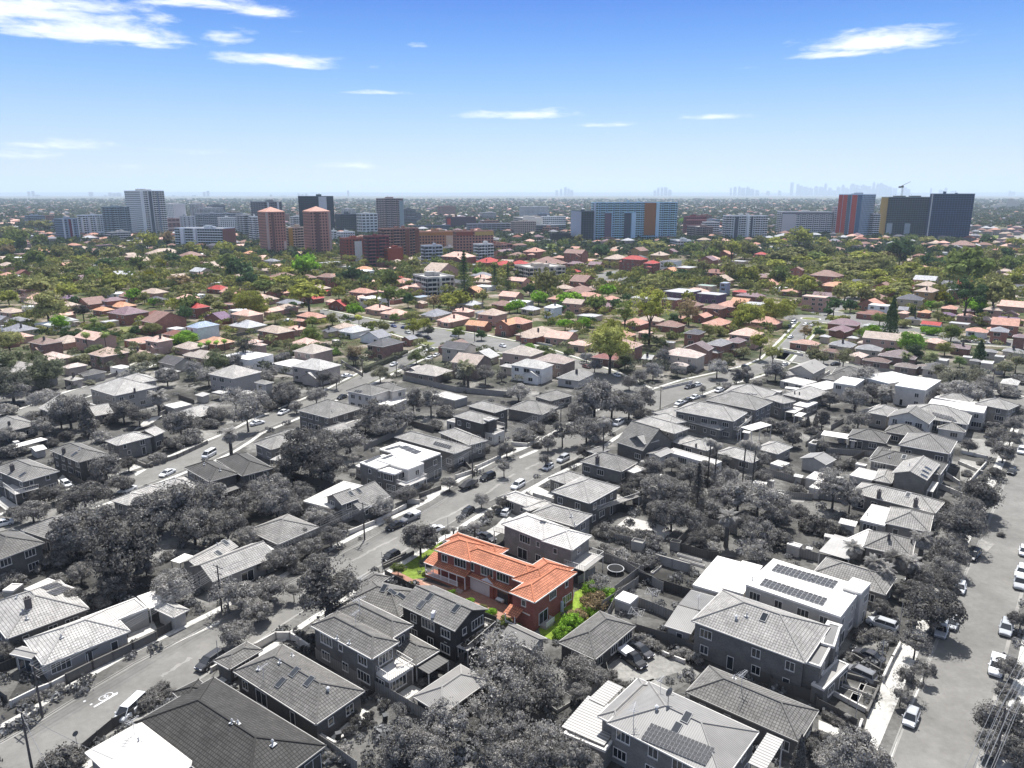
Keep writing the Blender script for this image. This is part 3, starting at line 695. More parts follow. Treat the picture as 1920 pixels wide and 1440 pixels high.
CARM = {k: car_meshes(k) for k in ('sedan','hatch','suv','van','ute')}
CW = {'w': ((.75,.76,.77),'white'), 's': ((.42,.43,.44),'silver'), 'g': ((.2,.2,.21),'grey'), 'k': ((.02,.02,.022),'black'), 'd': ((.055,.055,.06),'dark grey'), 'r': ((.3,.03,.03),'red'), 'b': ((.04,.07,.2),'blue')}
CK = {'s': ('sedan','sedan'), 'h': ('hatch','hatchback'), 'u': ('suv','four-wheel drive'), 'v': ('van','van'), 't': ('ute','utility truck')}
def car_xy(x, y, ang, kind, cc, label=None, where='parked'):
    kn, kw = CK[kind]; m = CARM[kn]; col, cw = CW[cc]; root = empty('parked_'+('van' if kn == 'van' else 'car'), (x, y, .012), ang)
    S = max(sat(y), 1 if cc in 'wsgkd' else 0); col = gcol(col, S)
    bd = link('body', m['body'], root, col); link('windows', m['glass'], root); link('roof', m['roof'], root, gcol(.78) if kn == 'van' and False else col)
    h, w_, bl = m['dims']
    for sx in (-h+.85, h-.9):
        for sy in (-w_+.1, w_-.1):
            wq = link('wheel', m['wheel'], root, (.02,.02,.02,1)); wq.location = (sx, sy, .33); link('rim', m['rim'], wq, (.45,.45,.46,1))
    for sy in (-w_*.62, w_*.62):
        o = link('headlight', m['hl'], root, (.75,.75,.75,1)); o.location = (0, sy, bl*.56); o = link('tail_light', m['tl'], root, gcol((.25,.02,.02), sat(y))); o.location = (0, sy, bl*.62)
    if m['tray']: link('canopy', m['tray'], root, (.7,.7,.7,1))
    if label: tag(root, label, 'van' if kn == 'van' else 'car', 'cars parked along streets and in drives')
    else: later(root, cw+' '+kw+' '+where, 'van' if kn == 'van' else 'car', 'cars parked along streets and in drives', (x, y, 1))
    return root
def cars(tile, data, where='parked'):
    """rear x,y  front x,y  kind colour"""
    for ln in data.replace('\n', ';').split(';'):
        q = ln.split()
        if len(q) < 4: continue
        a = at(*P(tile, *map(float, q[0].split(','))), .4); b = at(*P(tile, *map(float, q[1].split(','))), .4); d = b-a
        car_xy((a.x+b.x)/2, (a.y+b.y)/2, math.atan2(d.y, d.x), q[2], q[3], where=where)
# ---------------------------------------------------------------- ground sheets
def sheet(name, pts, z, m, kind='structure', col=(1,1,1,1)):
    b = MB(); c = [Vector((p.x, p.y, z)) for p in pts]
    area = sum(c[i].x*c[(i+1)%len(c)].y-c[(i+1)%len(c)].x*c[i].y for i in range(len(c)))
    if area < 0: c.reverse()
    if name == 'driveway': pave(c)
    b.face(c, m); o = b.build(name, None, col); tag(o, kind=kind); return o
def psheet(name, tile, data, z, m, **k):
    return sheet(name, [at(*P(tile, *map(float, q.split(','))), 0) for q in data.split()], z, m, **k)
PAVED = []
def in_paved(x, y, pad=0.0):
    for q in PAVED:
        if not (q[0][0]-pad < x < q[0][1]+pad and q[0][2]-pad < y < q[0][3]+pad): continue
        ins = False; n = len(q[1]); j = n-1
        for i in range(n):
            (xi, yi), (xj, yj) = q[1][i], q[1][j]
            if (yi > y) != (yj > y) and x < (xj-xi)*(y-yi)/(yj-yi)+xi: ins = not ins
            j = i
        if ins: return True
    return False
def pave(pts):
    xs = [p[0] for p in pts]; ys = [p[1] for p in pts]; PAVED.append(((min(xs),max(xs),min(ys),max(ys)), [(p[0],p[1]) for p in pts]))
def strip(name, A, B, z, m, z2=None):
    """ribbon between two lines of equal length; solid down to 0 when z2 is given"""
    b = MB()
    for i in range(len(A)-1):
        q = [A[i], B[i], B[i+1], A[i+1]]; q = [Vector((p.x, p.y, z)) for p in q]
        if name in ('road', 'footpath'): pave(q)
        n = (q[1]-q[0]).cross(q[2]-q[0])
        if n.z < 0: q.reverse()
        b.face(q, m)
        if z2 is not None:
            for L_ in (A, B):
                p0, p1 = L_[i], L_[i+1]; b.face(((p0.x,p0.y,z2),(p1.x,p1.y,z2),(p1.x,p1.y,z),(p0.x,p0.y,z)), m)
    o = b.build(name, None, (1,1,1,1)); tag(o, kind='structure'); return o
def offset(L, d):
    out = []
    for i, p in enumerate(L):
        a = L[max(0,i-1)]; b = L[min(len(L)-1,i+1)]; t = (b-a); t.z = 0; t.normalize(); out.append(p+Vector((-t.y, t.x, 0))*d)
    return out
def pxline(data, tile='p'): return [at(*P(tile, *map(float, q.split(','))), 0) for q in data.split()]
def resample(L, n):
    d = [0]
    for i in range(1, len(L)): d.append(d[-1]+(L[i]-L[i-1]).length)
    out = []
    for k in range(n):
        t = d[-1]*k/(n-1); j = 0
        while j < len(L)-2 and d[j+1] < t: j += 1
        f = (t-d[j])/max(1e-6, d[j+1]-d[j]); out.append(L[j].lerp(L[j+1], f))
    return out
def road(name, left, right, n=24, kerb=True, verge='lr', vw=1.6, pw=1.3, zr=.008):
    """left and right kerb lines as pixel text; verge grass, then a concrete footpath on the wanted sides"""
    A, B = resample(pxline(left), n), resample(pxline(right), n)
    strip(name, A, B, zr, 'asphalt')
    for sd_, L_ in (('l', A), ('r', B)):
        s_ = 1 if sd_ == 'l' else -1
        if kerb:
            strip('kerb', L_, offset(L_, .2*s_), .10, 'kerb', 0); strip('gutter_strip', offset(L_, -.32*s_), L_, zr+.005, 'kerb')
        if sd_ in verge:
            a1, a2, a3 = offset(L_, .2*s_), offset(L_, (.28+vw)*s_), offset(L_, (.28+vw+pw)*s_)
            strip('nature_strip', a1, a2, .085, 'grass', 0); strip('footpath', a2, a3, .095, 'concrete', 0)
    return A, B
# ---------------------------------------------------------------- fences and garden walls
FN = {'p': ('metal_fence','panel',.25,'grey sheet-metal fence'), 't': ('timber_fence','fence',.13,'weathered timber paling fence'), 'w': ('garden_wall','r',.55,'pale rendered garden wall'), 'k': ('brick_wall','k',.14,'dark brick garden wall'), 'd': ('dark_fence','panel',.06,'dark sheet-metal fence')}
def fence_w(pts, h, kind, tone=None, where=None):
    nm, mt, c, ph = FN[kind]; c = tone if tone is not None else c
    o_ = pts[0]; root = empty(nm, (o_.x, o_.y, 0)); m = MB(); S = sat(o_.y)
    th = .04 if kind in 'ptd' else .2
    for i in range(len(pts)-1):
        a, b_ = pts[i]-o_, pts[i+1]-o_; d = b_-a; ln = d.length
        if ln < .2: continue
        an = math.atan2(d.y, d.x); m.xf = Matrix.Translation((a.x, a.y, 0)) @ Matrix.Rotation(an, 4, 'Z'); m.box(0,-th/2,0,ln,th/2,h,mt)
        if kind in 'wk': m.box(-.02,-th/2-.04,h,ln+.02,th/2+.04,h+.06,'r')
        np_ = max(1, int(ln/2.4)); pm = MB(); s_ = .05 if kind in 'ptd' else .17
        pm.box(-s_,-s_,0,s_,s_,h+.1,'trim' if kind in 'pdt' else mt); me = pm.mesh('post')
        if proj(o_)[2] < 190 or kind in 'wk':
            for j in range(np_+1):
                q = link('post', me, root, gcol(c*.8 if not isinstance(c, tuple) else c, S)); q.location = (a.x+d.x*j/np_, a.y+d.y*j/np_, 0)
    m.xf = None; m.build('panel', root, gcol(c, S))
    mid = pts[len(pts)//2] if len(pts) > 2 else (pts[0]+pts[1])/2
    later(root, ph, 'fence' if kind in 'ptd' else 'wall', 'fences and walls between the gardens', mid)
    return root
def fences(tile, data):
    """kind height x,y x,y ... [tone=]"""
    for ln in data.replace('\n', ';').split(';'):
        q = ln.split()
        if len(q) < 4: continue
        tone = [float(z[5:]) for z in q if z.startswith('tone=')]; q = [z for z in q if '=' not in z]
        fence_w([at(*P(tile, *map(float, z.split(','))), 0) for z in q[2:]], float(q[1]), q[0], tone[0] if tone else None)
# ---------------------------------------------------------------- poles and wires
POLES = []
def pole(px, py, h, ang, arm=True, lamp=False, label=None, nm='power_pole'):
    p = at(px, py, 0); root = empty(nm, (p.x, p.y, 0), ang)
    b = MB(); b.tube((0,0,0),(0,0,h),.17 if arm else .06,.11 if arm else .05,'bark' if arm else 'metal',8); b.build('pole', root, (.11,.10,.095,1) if arm else (.3,.3,.3,1))
    tips = []
    if arm:
        for z in (h-.35, h-1.6):
            a = MB(); a.box(-1.3 if z > h-1 else -.9,-.18,z-.06,1.3 if z > h-1 else .9,-.06,z+.06,'bark'); a.build('crossarm', root, (.14,.13,.12,1))
            for x in ((-1.15,-.4,.4,1.15) if z > h-1 else (-.75,-.25,.25,.75)):
                i = MB(); i.tube((x,-.12,z+.06),(x,-.12,z+.22),.05,.03,'trim',6); i.build('insulator', root, (.5,.5,.5,1)); tips.append((x, z+.22))
    if lamp:
        l = MB(); l.tube((0,0,h-2.2),(0,-2.2,h-1.7),.04,m='metal'); l.box(-.12,-2.7,-.05+h-1.72,.12,-2.1,.08+h-1.72,'metal'); l.build('street_light', root, (.5,.5,.5,1))
    POLES.append((p, h, ang, tips)); tag(root, label, 'pole', 'power poles along the streets' if arm else 'thin steel posts')
    return len(POLES)-1
def wire(p0, p1, sag, label, r=.026):
    n = 12; o_ = p0; b = MB(); pts = []
    for i in range(n+1):
        t = i/n; q = p0.lerp(p1, t)-o_; q.z -= sag*4*t*(1-t); pts.append(q)
    for i in range(n): b.tube(pts[i], pts[i+1], r, r, 'metal', 4, False)
    o = b.build('power_line', None, (.22,.22,.22,1)); o.location = o_; tag(o, label, 'wire', 'overhead wires strung between the power poles'); return o
LV = (('outer left','inner left','inner right','outer right'))
def span(i, j, label):
    (p, h, a, t1), (q, g, c, t2) = POLES[i], POLES[j]
    for k in range(min(len(t1), len(t2))):
        P0 = p+Vector((t1[k][0]*math.cos(a), t1[k][0]*math.sin(a), t1[k][1])); P1 = q+Vector((t2[k][0]*math.cos(c), t2[k][0]*math.sin(c), t2[k][1]))
        wire(P0, P1, (P0-P1).length*.012, ('upper ' if k < 4 else 'lower ')+LV[k%4]+' '+label)
# ================================================================ GROUND
g_ = MB(); g_.face(((-45000,-2000,0),(45000,-2000,0),(45000,60000,0),(-45000,60000,0)), 'earth'); tag(g_.build('ground', None, (1,1,1,1)), kind='structure')
# streets, traced kerb by kerb
road('road', '-40,1416 0,1392 100,1338 215,1262 400,1170 565,1082 640,1037 717,995 780,967 830,940 880,905 937,872 975,855 1015,838 1100,788 1150,765 1235,733 1300,712',
     '60,1470 150,1408 262,1348 350,1290 425,1240 480,1205 555,1155 675,1082 720,1057 780,1020 855,975 892,952 960,920 1020,887 1080,860 1130,822 1190,787 1225,770 1310,735 1345,722', n=34, vw=2.2)
road('road', '1300,712 1330,705 1400,690 1440,672 1475,635 1503,604', '1345,722 1375,715 1430,700 1462,686 1505,640 1530,612', n=10, vw=1.5)
road('road', '1650,1470 1700,1340 1750,1215 1790,1125 1812,1070 1850,985 1887,895 1905,850 1925,800', '1830,1470 1840,1412 1865,1315 1890,1210 1915,1117 1950,1000 1985,905 2010,850 2030,800', n=20, vw=1.3, pw=2.0)
road('road', '-40,985 80,947 195,905 250,887 335,856 385,834 440,812 480,790 560,757 620,732 692,695 767,665 800,650', '-20,1010 110,970 215,932 260,913 345,880 405,857 445,835 480,810 560,779 630,745 665,730 742,693 800,666', n=26, verge='lr', vw=1.4)
road('road', '600,580 640,588 700,600 780,612 850,620 900,628 960,640 1010,650 1080,673 1150,698 1215,730', '600,592 640,602 700,614 770,634 800,650 905,653 960,664 1000,670 1060,690 1130,720 1185,758', n=20, vw=1.0)
road('road', '1462,654 1500,661 1555,673 1620,690 1700,702 1800,722 1930,748', '1455,672 1500,680 1560,699 1625,714 1700,728 1800,745 1930,775', n=10, vw=1)
road('road', '1555,583 1600,590 1640,600 1700,612 1800,632 1930,640', '1545,604 1600,612 1640,618 1700,626 1800,643 1930,653', n=10, vw=1)
road('road', '1520,586 1545,575 1580,562 1600,550', '1548,594 1570,583 1605,566 1625,552', n=6, verge='')
road('road', '-30,790 60,764 112,742 170,724 262,680 300,665', '-30,812 60,780 112,756 175,738 268,690 306,672', n=10, vw=1)
road('road', '1110,520 1140,508 1190,505', '1120,545 1165,525 1215,512', n=6, verge='')
# roundabout
def disc(name, c, r, z, m, n=32, th=None):
    b = MB(); b.prism([(c.x+r*math.cos(6.2832*i/n), c.y+r*math.sin(6.2832*i/n)) for i in range(n)], 0, z, m); o = b.build(name, None, (1,1,1,1)); tag(o, kind='structure')
rc_ = at(1520, 598); disc('road', rc_, 15, .02, 'asphalt'); disc('roundabout_kerb', rc_, 5.6, .15, 'concrete'); disc('roundabout_island', rc_, 4.8, .2, 'grass')
# paths, drives, paved yards and lawns
for d in ('a2 690,700 760,640 900,560 1060,570 1300,660 1410,730 1370,775 1240,725 1085,770 1000,810 880,800 790,790', 'a2 1060,770 1220,860 1160,900 980,790', 'a1 560,1210 810,990 880,1040 600,1255', 'a1 1040,895 1170,815 1240,850 1130,930',
          'a3 1060,510 1240,560 1180,690 1130,860 1080,980 1000,1140 930,1360 700,1230 750,1050 830,880 860,780 980,500', 'a3 380,1080 700,1210 670,1260 380,1150', 'a0 1180,460 1600,260 1700,260 1640,360 1260,530', 'a0 960,430 1150,340 1180,400 960,500',
          'b0 990,570 1100,640 1020,690 940,600', 'b0 20,840 110,900 160,920 60,960 -40,880', 'b0 470,680 560,760 500,800 430,720', 'b1 1260,800 1440,740 1480,790 1300,880', 'b1 1640,610 1740,590 1760,640 1660,660', 'b2 0,480 130,470 200,500 60,560',
          'b3 1440,560 1600,590 1560,780 1440,720', 'b3 1500,1130 1700,1200 1640,1260 1480,1190', 'b3 1460,400 1760,430 1740,560 1450,520', 'b1 1600,1180 1800,1060 1900,960 1990,1010 1850,1110 1760,1160', 'b0 1000,350 1100,260 1230,230 1130,300', 'b2 70,800 200,770 320,830 250,880', 'b3 0,780 300,830 260,900 0,850'):
    q = d.split(); psheet('driveway', q[0], ' '.join(q[1:]), .016, 'paving' if q[0] in ('b3','a2') else 'concrete')
for d in ('a2 1085,770 1240,725 1370,775 1220,865', 'a2 750,250 1150,340 1060,435 700,290', 'a2 940,90 1300,210 1190,290 900,160', 'a1 600,1260 900,1060 1120,1120 1100,1300 800,1420 560,1400', 'b0 1010,570 1130,530 1250,560 1090,620', 'a0 -60,720 150,690 140,800 60,930 -60,900', 'b2 620,1060 800,960 1050,1000 1100,1080 860,1150',
          'a3 930,920 1010,940 960,1140 855,1100', 'a3 810,1190 920,1240 890,1290 790,1240', 'b1 560,740 640,670 730,690 700,760', 'a3 400,1180 620,1260 640,1380 380,1330', 'b2 1480,1100 1760,1180 1700,1300 1500,1290', 'b3 150,880 430,900 560,1000 300,1010', 'b3 0,390 110,370 130,440 60,440', 'b3 590,450 730,470 700,530 560,500',
          'c1 800,620 900,620 860,680 800,690', 'c1 1200,470 1350,490 1250,540 1190,520', 'c3 450,280 620,300 560,330 440,310', 'c3 330,370 470,350 420,400 330,400', 'c3 880,590 990,600 940,640 900,630', 'c3 1180,550 1290,560 1240,590 1180,580', 'c0 900,370 1000,370 960,410 900,410', 'c1 1500,370 1620,380 1500,410 1420,400', 'c1 140,650 330,620 280,650 170,680',
          'c1 1750,690 1850,700 1830,740 1740,730', 'c0 1500,470 1700,450 1650,500 1480,500'):
    q = d.split(); psheet('lawn', q[0], ' '.join(q[1:]), .022, 'grass')
psheet('playing_field', 'd3', '1505,390 1790,405 1690,445 1500,445', .02, 'grass'); psheet('running_track', 'd3', '1800,400 1990,395 1990,450 1700,452', .02, 'paving')
# ================================================================ NEAR HOUSES (eave corners traced from the photograph: left, nearest, right)
H = house
H('the white-roofed corner house', 'single-storey house with a dazzling white hipped roof at the bottom-left street corner', 'a0', ['h 3.2 608,1342 1030,1680 1490,1400 p=22 rk=1'], 'r.3', 's.58', 'v 1040,1240;an 1010,1190 1.4')
H('the big dark-tiled roof', 'single-storey house under a big near-black tiled hip roof beside the white-roofed corner house', 'a0', ['h 3.2 1160,1018 1844,1724 2385,1240 p=22', 'h 3.1 1290,872 1390,960 1590,860 p=20'], 'k.05', 't.05', 'v 1785,1110;v 1740,1100;v 2045,1265 1.3', trim=.3)
H('the long skylit roof', 'long single-storey house with grey hip roof, three slim skylights and rear patio', 'a1', ['h 3.2 -190,725 450,1112 822,866', 'h 2.7 -330,640 -200,700 60,560 p=18'], 'k.08', 't.125', 'v 180,650;v 270,600;sk 290,720;sk 185,800;sk 400,790;tb 540,860;v 20,700;an 60,780', trim=.45)
H('the two-storey terrace house', 'two-storey brick house with stepped hip roof and a white-floored roof terrace', 'a1', ['h 5.9 405,372 870,622 1074,494', 'h 5.92 620,248 1020,468 1175,366', 'h 3 1000,520 1200,668 1360,550', 'f 2.9 820,680 1000,790 1185,675 r=s.7', 'q 3 850,690 1000,786 1180,676 r=s.6 nw=1', 'c 2.6 1200,672 1295,735 1440,632 r=M.08'], 'k.1', 't.13', 'v 610,470;v 700,505;an 780,290 1.8;an 750,370', trim=.6)
H('the pale metal hip roof', 'low outbuilding with smooth pale metal hip roof among rear garden trees', 'a1', ['h 2.7 1165,912 1395,1038 1770,795'], 'k.07', 'm.28', trim=.4)
H('the black-brick gabled house', 'two-storey near-black brick gabled house with a rear deck full of potted plants', 'a1', ['gy 5.9 1072,214 1495,413 1742,250', 'q 2.8 1400,500 1590,562 1822,392 r=r.45'], 'k.04', 't.155', 'sk 1240,215;sk 1300,160;sk 1500,245;v 1195,72;ac 1330,300', trim=.35)
H('the low skylit street roof', 'single-storey grey tiled house with three square skylights directly behind the black-brick gabled house', 'a1', ['h 3.1 730,152 1075,312 1185,110', 'h 3.1 740,60 850,110 980,0'], 'k.06', 't.14', 'sk 960,92;sk 1022,122;sk 1092,152;an 790,110 1.6', trim=.35)
H('the hip-roofed garage block', 'detached double garage block with dark hip roof beside two parked cars', 'a2', ['h 3.0 345,497 622,627 925,372'], 'k.06', 't.13', '', trim=.3, name='garage', cat='garage')
H('the small rear garage', 'small metal gabled garage below the end wall of the orange-roofed house', 'a2', ['gy 2.5 -85,440 150,553 265,470'], 'r.35', 'm.22', '', trim=.5, name='garage', cat='garage', win=False)
H('the long two-storey brick duplex', 'long two-storey brick duplex with light tiled hip roof and boxed street porticos', 'a2', ['h 6.0 1340,342 2200,652 2398,382', 'f 5.6 t=a3 270,640 395,680 590,375 r=m.2', 'f 5.9 t=a3 395,505 500,530 580,380 r=m.18', 'f 3 t=a3 330,800 420,850 560,640 r=r.3'], 'k.11', 't.26', 'tb 1680,320;sk 1890,310;v 1760,300', trim=.55)
H('the long low metal annexe', 'narrow single-storey annexe with plain grey metal roof beside the brick duplex', 'a2', ['gy 3.0 1142,372 1345,432 1540,160 p=4'], 'r.28', 'm.2', 'an 1395,240 1.4', trim=.5)
H('the white solar-roofed house', 'modern two-storey house with flat white roof carrying two big solar arrays', 'a3', ['f 6.0 -188,85 545,305 765,95 r=s.8', 'f 6.5 560,85 700,130 780,55 r=s.7'], 'r.42', 's.8', 'so -23,20 -66,70 412,228 14 3;so 70,-88 22,-38 488,98 14 3;v 330,30;v -120,30', trim=.75)
H('the white flat annexe', 'single-storey annexe with square white flat roof beside the solar-roofed house', 'a2', ['f 3.2 1357,62 1560,125 1720,-105', 'f 3.3 1572,90 1735,135 1890,-75'], 'r.4', 's.8', '', trim=.7)
H('the big solar hip roof', 'large two-storey house with smooth grey hip roof, solar rows and satellite dish', 'a2', ['h 5.6 672,1145 1580,1545 1905,1195 p=20', 'h 5.3 637,1055 800,1130 1130,850 p=20', 'c 3.2 385,1115 690,1270 850,1010 r=M.4', 'c 3.3 575,920 690,975 835,832 r=M.4', 'f 3 400,1160 700,1310 760,1200 r=s.4', 'c 5.2 t=a2 1770,1400 1900,1460 2040,1230 r=M.4'], 'k.13', 'm.26', 'so 1045,1105 965,1225 1450,1425 17 4;ds 1170,960 1.5;an 910,1110 1.6;an 1112,870 1.3;sk 1310,1060;sk 1235,1140 1.6;tb 1085,1000', trim=.6)
H('the dark hipped bungalow', 'single-storey bungalow with dark ribbed hip roof below the long brick duplex', 'a2', ['h 3.3 1275,905 2155,1245 2335,1025'], 'k.1', 't.14', 'an 1720,850 1.6;v 1530,1020;v 1665,770', trim=.3)
H('the white garden shed', 'small white-roofed box shed at the fence corner behind the garage', 'a2', ['f 2.3 770,165 885,207 948,150 r=s.8'], 'r.4', 's.8', '', trim=.7, name='garden_shed', cat='shed', win=False)
H('the long brick street house', 'long single-storey house with light tiles, street bay window and high side wall', 'a0', ['h 3.1 205,470 322,670 965,402 rk=1', 'gy 3.0 135,548 240,618 300,560 p=12 r=m.3', 'f 3.3 598,318 690,402 1112,242 r=m.5', 'c 2.9 1005,160 1120,245 1272,195 r=s.75', 'c 2.2 620,560 650,580 800,500 r=m.1'], 'r.3', 't.4', 'v 460,460', trim=.65)
H('the tiled corner garage', 'small garage with patchy light hip roof facing the footpath', 'a0', ['h 2.7 1155,245 1300,312 1418,252'], 'r.38', 't.32', '', trim=.6, name='garage', cat='garage', win=False)
H('the chimneyed bungalow', 'single-storey bungalow at far left with patchy pale roof, chimney and wall skylights', 'a0', ['h 3.1 -130,225 50,470 665,240 rk=1', 'f 3.2 240,70 430,192 592,100 r=s.75'], 'k.1', 't.32', 'ch 215,235;v 130,160;v 200,320;v 170,270;so 310,88 340,112 462,72 6 1;so 360,122 400,155 520,105 6 1;so 158,112 235,160 350,160 5 2', trim=.6)
H('', 'small pale flat shed roof at the left edge above the chimneyed bungalow', 'a0', ['f 2.6 0,120 100,110 200,60 r=s.5'], 'r.3', 's.5', '', win=False, name='garden_shed', cat='shed')
H('the louvre-tiled cottage', 'pale tiled cottage with two crossing gables beside the spreading dark trees', 'b0', ['gx 3.0 1345,1345 1480,1380 1800,1220 rk=1', 'gx 3.1 1470,1355 1592,1482 2030,1272 rk=1', 'c 2.4 1300,1315 1350,1345 1430,1285 r=s.7'], 'r.28', 't.3', 'v 1630,1210;sk 1690,1190;sk 1640,1270 ', trim=.5)
H('the left-edge two-storey house', 'two-storey brick house with dark hip roof at the left edge below the terraces', 'b0', ['h 5.5 -255,1205 -40,1330 325,1185'], 'k.08', 't.12', 'sk 100,1100', trim=.35)
H('', 'single-storey tiled house half hidden behind the large dark garden trees', 'b0', ['h 3.2 225,1068 392,1172 660,1040'], 'k.12', 't.2', '', trim=.4)
H('the pale crossed-hip cottage', 'single-storey cottage with several pale hip roofs facing the parked white cars', 'b0', ['h 3.0 868,860 960,910 1110,835', 'h 3.2 1100,770 1240,850 1540,772 rk=1', 'h 3.0 1000,800 1090,850 1260,790'], 'k.16', 't.36', '', trim=.5)
H('the dark wide hip roof', 'two-storey brick house under a wide near-black hip roof right of the bend', 'b0', ['h 5.4 1333,642 1570,733 1800,680', 'h 5.5 1560,585 1815,690 2060,640', 'c 3 1600,800 1660,830 1800,770 r=m.2'], 'k.09', 't.085', 'v 1535,605;v 1650,650', trim=.4)
H('the terraced chimney house', 'two-storey house with pale front terrace, tiled roof and square chimney at left', 'b0', ['h 5.2 -80,640 172,732 450,655', 'q 2.9 40,765 110,830 290,780 r=s.5', 'f 2.8 60,770 112,815 280,765 r=r.3'], 'k.1', 't.18', 'ch 95,650 .9;sk 170,680', trim=.6)
H('the boxy hip-roofed house', 'two-storey brick house with compact hip roof and rooftop chimney above the dark trees', 'b0', ['h 5.2 392,490 590,587 808,525', 'f 3.0 480,575 560,605 600,590 r=s.6'], 'k.08', 't.15', 'ch 480,520 .8;v 600,490;sk 560,525', trim=.4)
H('the pale-gabled brick house', 'brick house with pale hip roof and timbered gable above a walled lawn', 'b0', ['h 4.6 778,427 880,462 1150,395 rk=1', 'gx 4.4 1010,380 1160,390 1245,355 rk=1'], 'k.13', 't.36', '', trim=.5)
H('the big beige two-storey house', 'big beige two-storey house with pale stepped hip roof beside a stout palm', 'b0', ['h 6.0 676,27 862,88 1180,18 rk=1', 'h 6.0 840,-30 960,5 1190,-25 rk=1'], 'r.3', 't.36', 'ch 1010,55 .6', trim=.6)
H('', 'long low pale-roofed gabled house under the dark umbrella-shaped tree', 'b0', ['gy 3.2 280,180 430,232 745,165 rk=1'], 'r.2', 't.34', '', trim=.5)
H('', 'small square outbuilding with pale tiles next to the tall dark conifer', 'b0', ['gx 2.8 660,190 708,240 850,212 rk=1'], 'k.16', 't.34', '', name='garden_shed', cat='shed')
H('', 'white-roofed low garage below the stout palm', 'b0', ['f 2.5 1238,155 1305,182 1432,150 r=s.8'], 'r.35', 's.8', '', win=False, name='garage', cat='garage')
H('', 'long pale hip-roofed bungalow between palm and feathery tree', 'b0', ['h 3.0 1238,240 1420,268 1720,205 rk=1'], 'k.12', 't.36', 'v 1530,185', trim=.5)
H('', 'bungalow with dormer at left edge above the white carport', 'b0', ['h 3.3 -100,290 50,357 287,302'], 'k.12', 't.22', 'ch 70,310 .7', trim=.4)
H('', 'white flat carport roof above the tiled roofs at far left', 'b0', ['c 2.6 60,465 105,482 350,412 r=s.7'], 'r.3', 's.7', '', win=False, name='carport', cat='carport')
H('', 'small white arched shed beside the white flat carport', 'b0', ['gx 2.2 205,480 265,505 355,485 p=14 r=s.75'], 'r.4', 's.75', '', win=False, name='garden_shed', cat='shed')
H('the solar villa', 'tiled villa with two solar arrays and several pale hips beside a huge dark tree', 'b1', ['h 3.6 -30,445 112,492 360,428 rk=1', 'h 3.6 60,400 190,440 400,380 rk=1', 'c 2.6 120,560 190,580 240,540 r=m.4'], 'k.16', 't.24', 'so -5,420 20,470 110,440 6 2;@b1 so 40,395 60,420 130,400 5 1', trim=.5)
H('the deep-eaved hip roof', 'two-storey brick house with single wide hip roof, carport and striped awnings', 'b1', ['h 5.6 306,196 550,256 802,180', 'c 3 560,280 650,310 720,270 r=M.5', 'c 2.8 690,290 740,310 810,270 r=s.7', 'q 2.9 560,290 690,330 820,290'], 'k.1', 't.2', 'v 570,205', trim=.55)
H('', 'low light-tiled gabled garage between dark shrubs behind the solar villa', 'b1', ['gx 2.8 470,350 560,392 690,332 rk=1'], 'k.15', 't.28', '', win=False, name='garage', cat='garage')
H('the white-roofed modern duplex', 'modern duplex of stacked boxes with white flat roofs and dark brick walls', 'b1', ['f 6.2 915,490 1235,578 1392,520 w=k.1', 'f 5.9 762,592 905,633 1100,575 w=k.13', 'f 6.1 905,562 1138,640 1258,592 w=r.5', 'f 5.45 892,628 1040,676 1118,632 w=k.1', 'f 3.0 722,620 1010,705 1300,610 w=r.4', 'q 3.0 1045,735 1130,770 1265,700 r=s.6', 'f 5.0 1290,560 1325,570 1392,540 w=r.5'], 'k.12', 's.8', 'so 960,490 985,500 1100,470 8 1;so 1075,480 1200,530 1245,510 8 3;so 805,585 830,595 945,545 7 1;so 910,575 930,585 1035,540 7 1;v 1045,555', trim=.78)
H('the long solar hip roof', 'long pale hip-roofed house with one row of black solar panels', 'b1', ['h 4.4 1042,396 1490,522 1614,472', 'h 4.5 1330,372 1600,458 1750,428 rk=1'], 'k.12', 't.27', 'so 1345,430 1330,452 1455,488 8 1', trim=.6)
H('the turreted brick mansion', 'dark two-storey brick house with square turret, bay windows and balcony', 'b1', ['h 6.2 1488,235 1700,297 1815,255 rk=1', 'h 6.3 1560,170 1790,215 1915,185', 'f 6.9 1705,262 1745,275 1785,258 w=k.06', 'f 3.2 1715,355 1790,378 1850,345 w=r.5', 'q 3.1 1540,320 1720,370 1870,320', 'f 3 1440,270 1500,290 1540,270 w=r.4'], 'k.075', 't.27', 'ch 1575,190 .8', trim=.6)
H('the gabled street bungalow', 'bungalow with broad tiled gable, flat rear wing and low white front wall', 'b1', ['gx 3.2 560,862 775,944 1000,838 p=27', 'f 3.6 385,862 560,930 800,762 r=s.6', 'gx 4.8 540,840 640,905 760,850 p=25', 'c 2.6 420,970 480,990 555,955 r=s.7'], 'k.14', 't.21', 'sk 712,822;sk 770,800', trim=.6)
H('the square hip bungalow', 'square single-storey bungalow with ribbed pyramid-like hip roof by the street hedge', 'b1', ['h 3.0 -90,1105 165,1202 485,1078 p=22'], 'k.12', 't.2', '', trim=.5)
H('', 'small tiled house at the edge of the big dark tree left of the duplex', 'b1', ['h 3.3 -200,600 -60,660 100,618', 'c 2.6 40,710 90,735 150,700 r=s.7'], 'k.14', 't.2', '', trim=.4)
H('', 'pale flat carport roof just below the square hip bungalow', 'b1', ['c 2.6 -70,1245 0,1290 140,1240 r=s.6'], 'r.3', 's.6', '', win=False, name='carport', cat='carport')
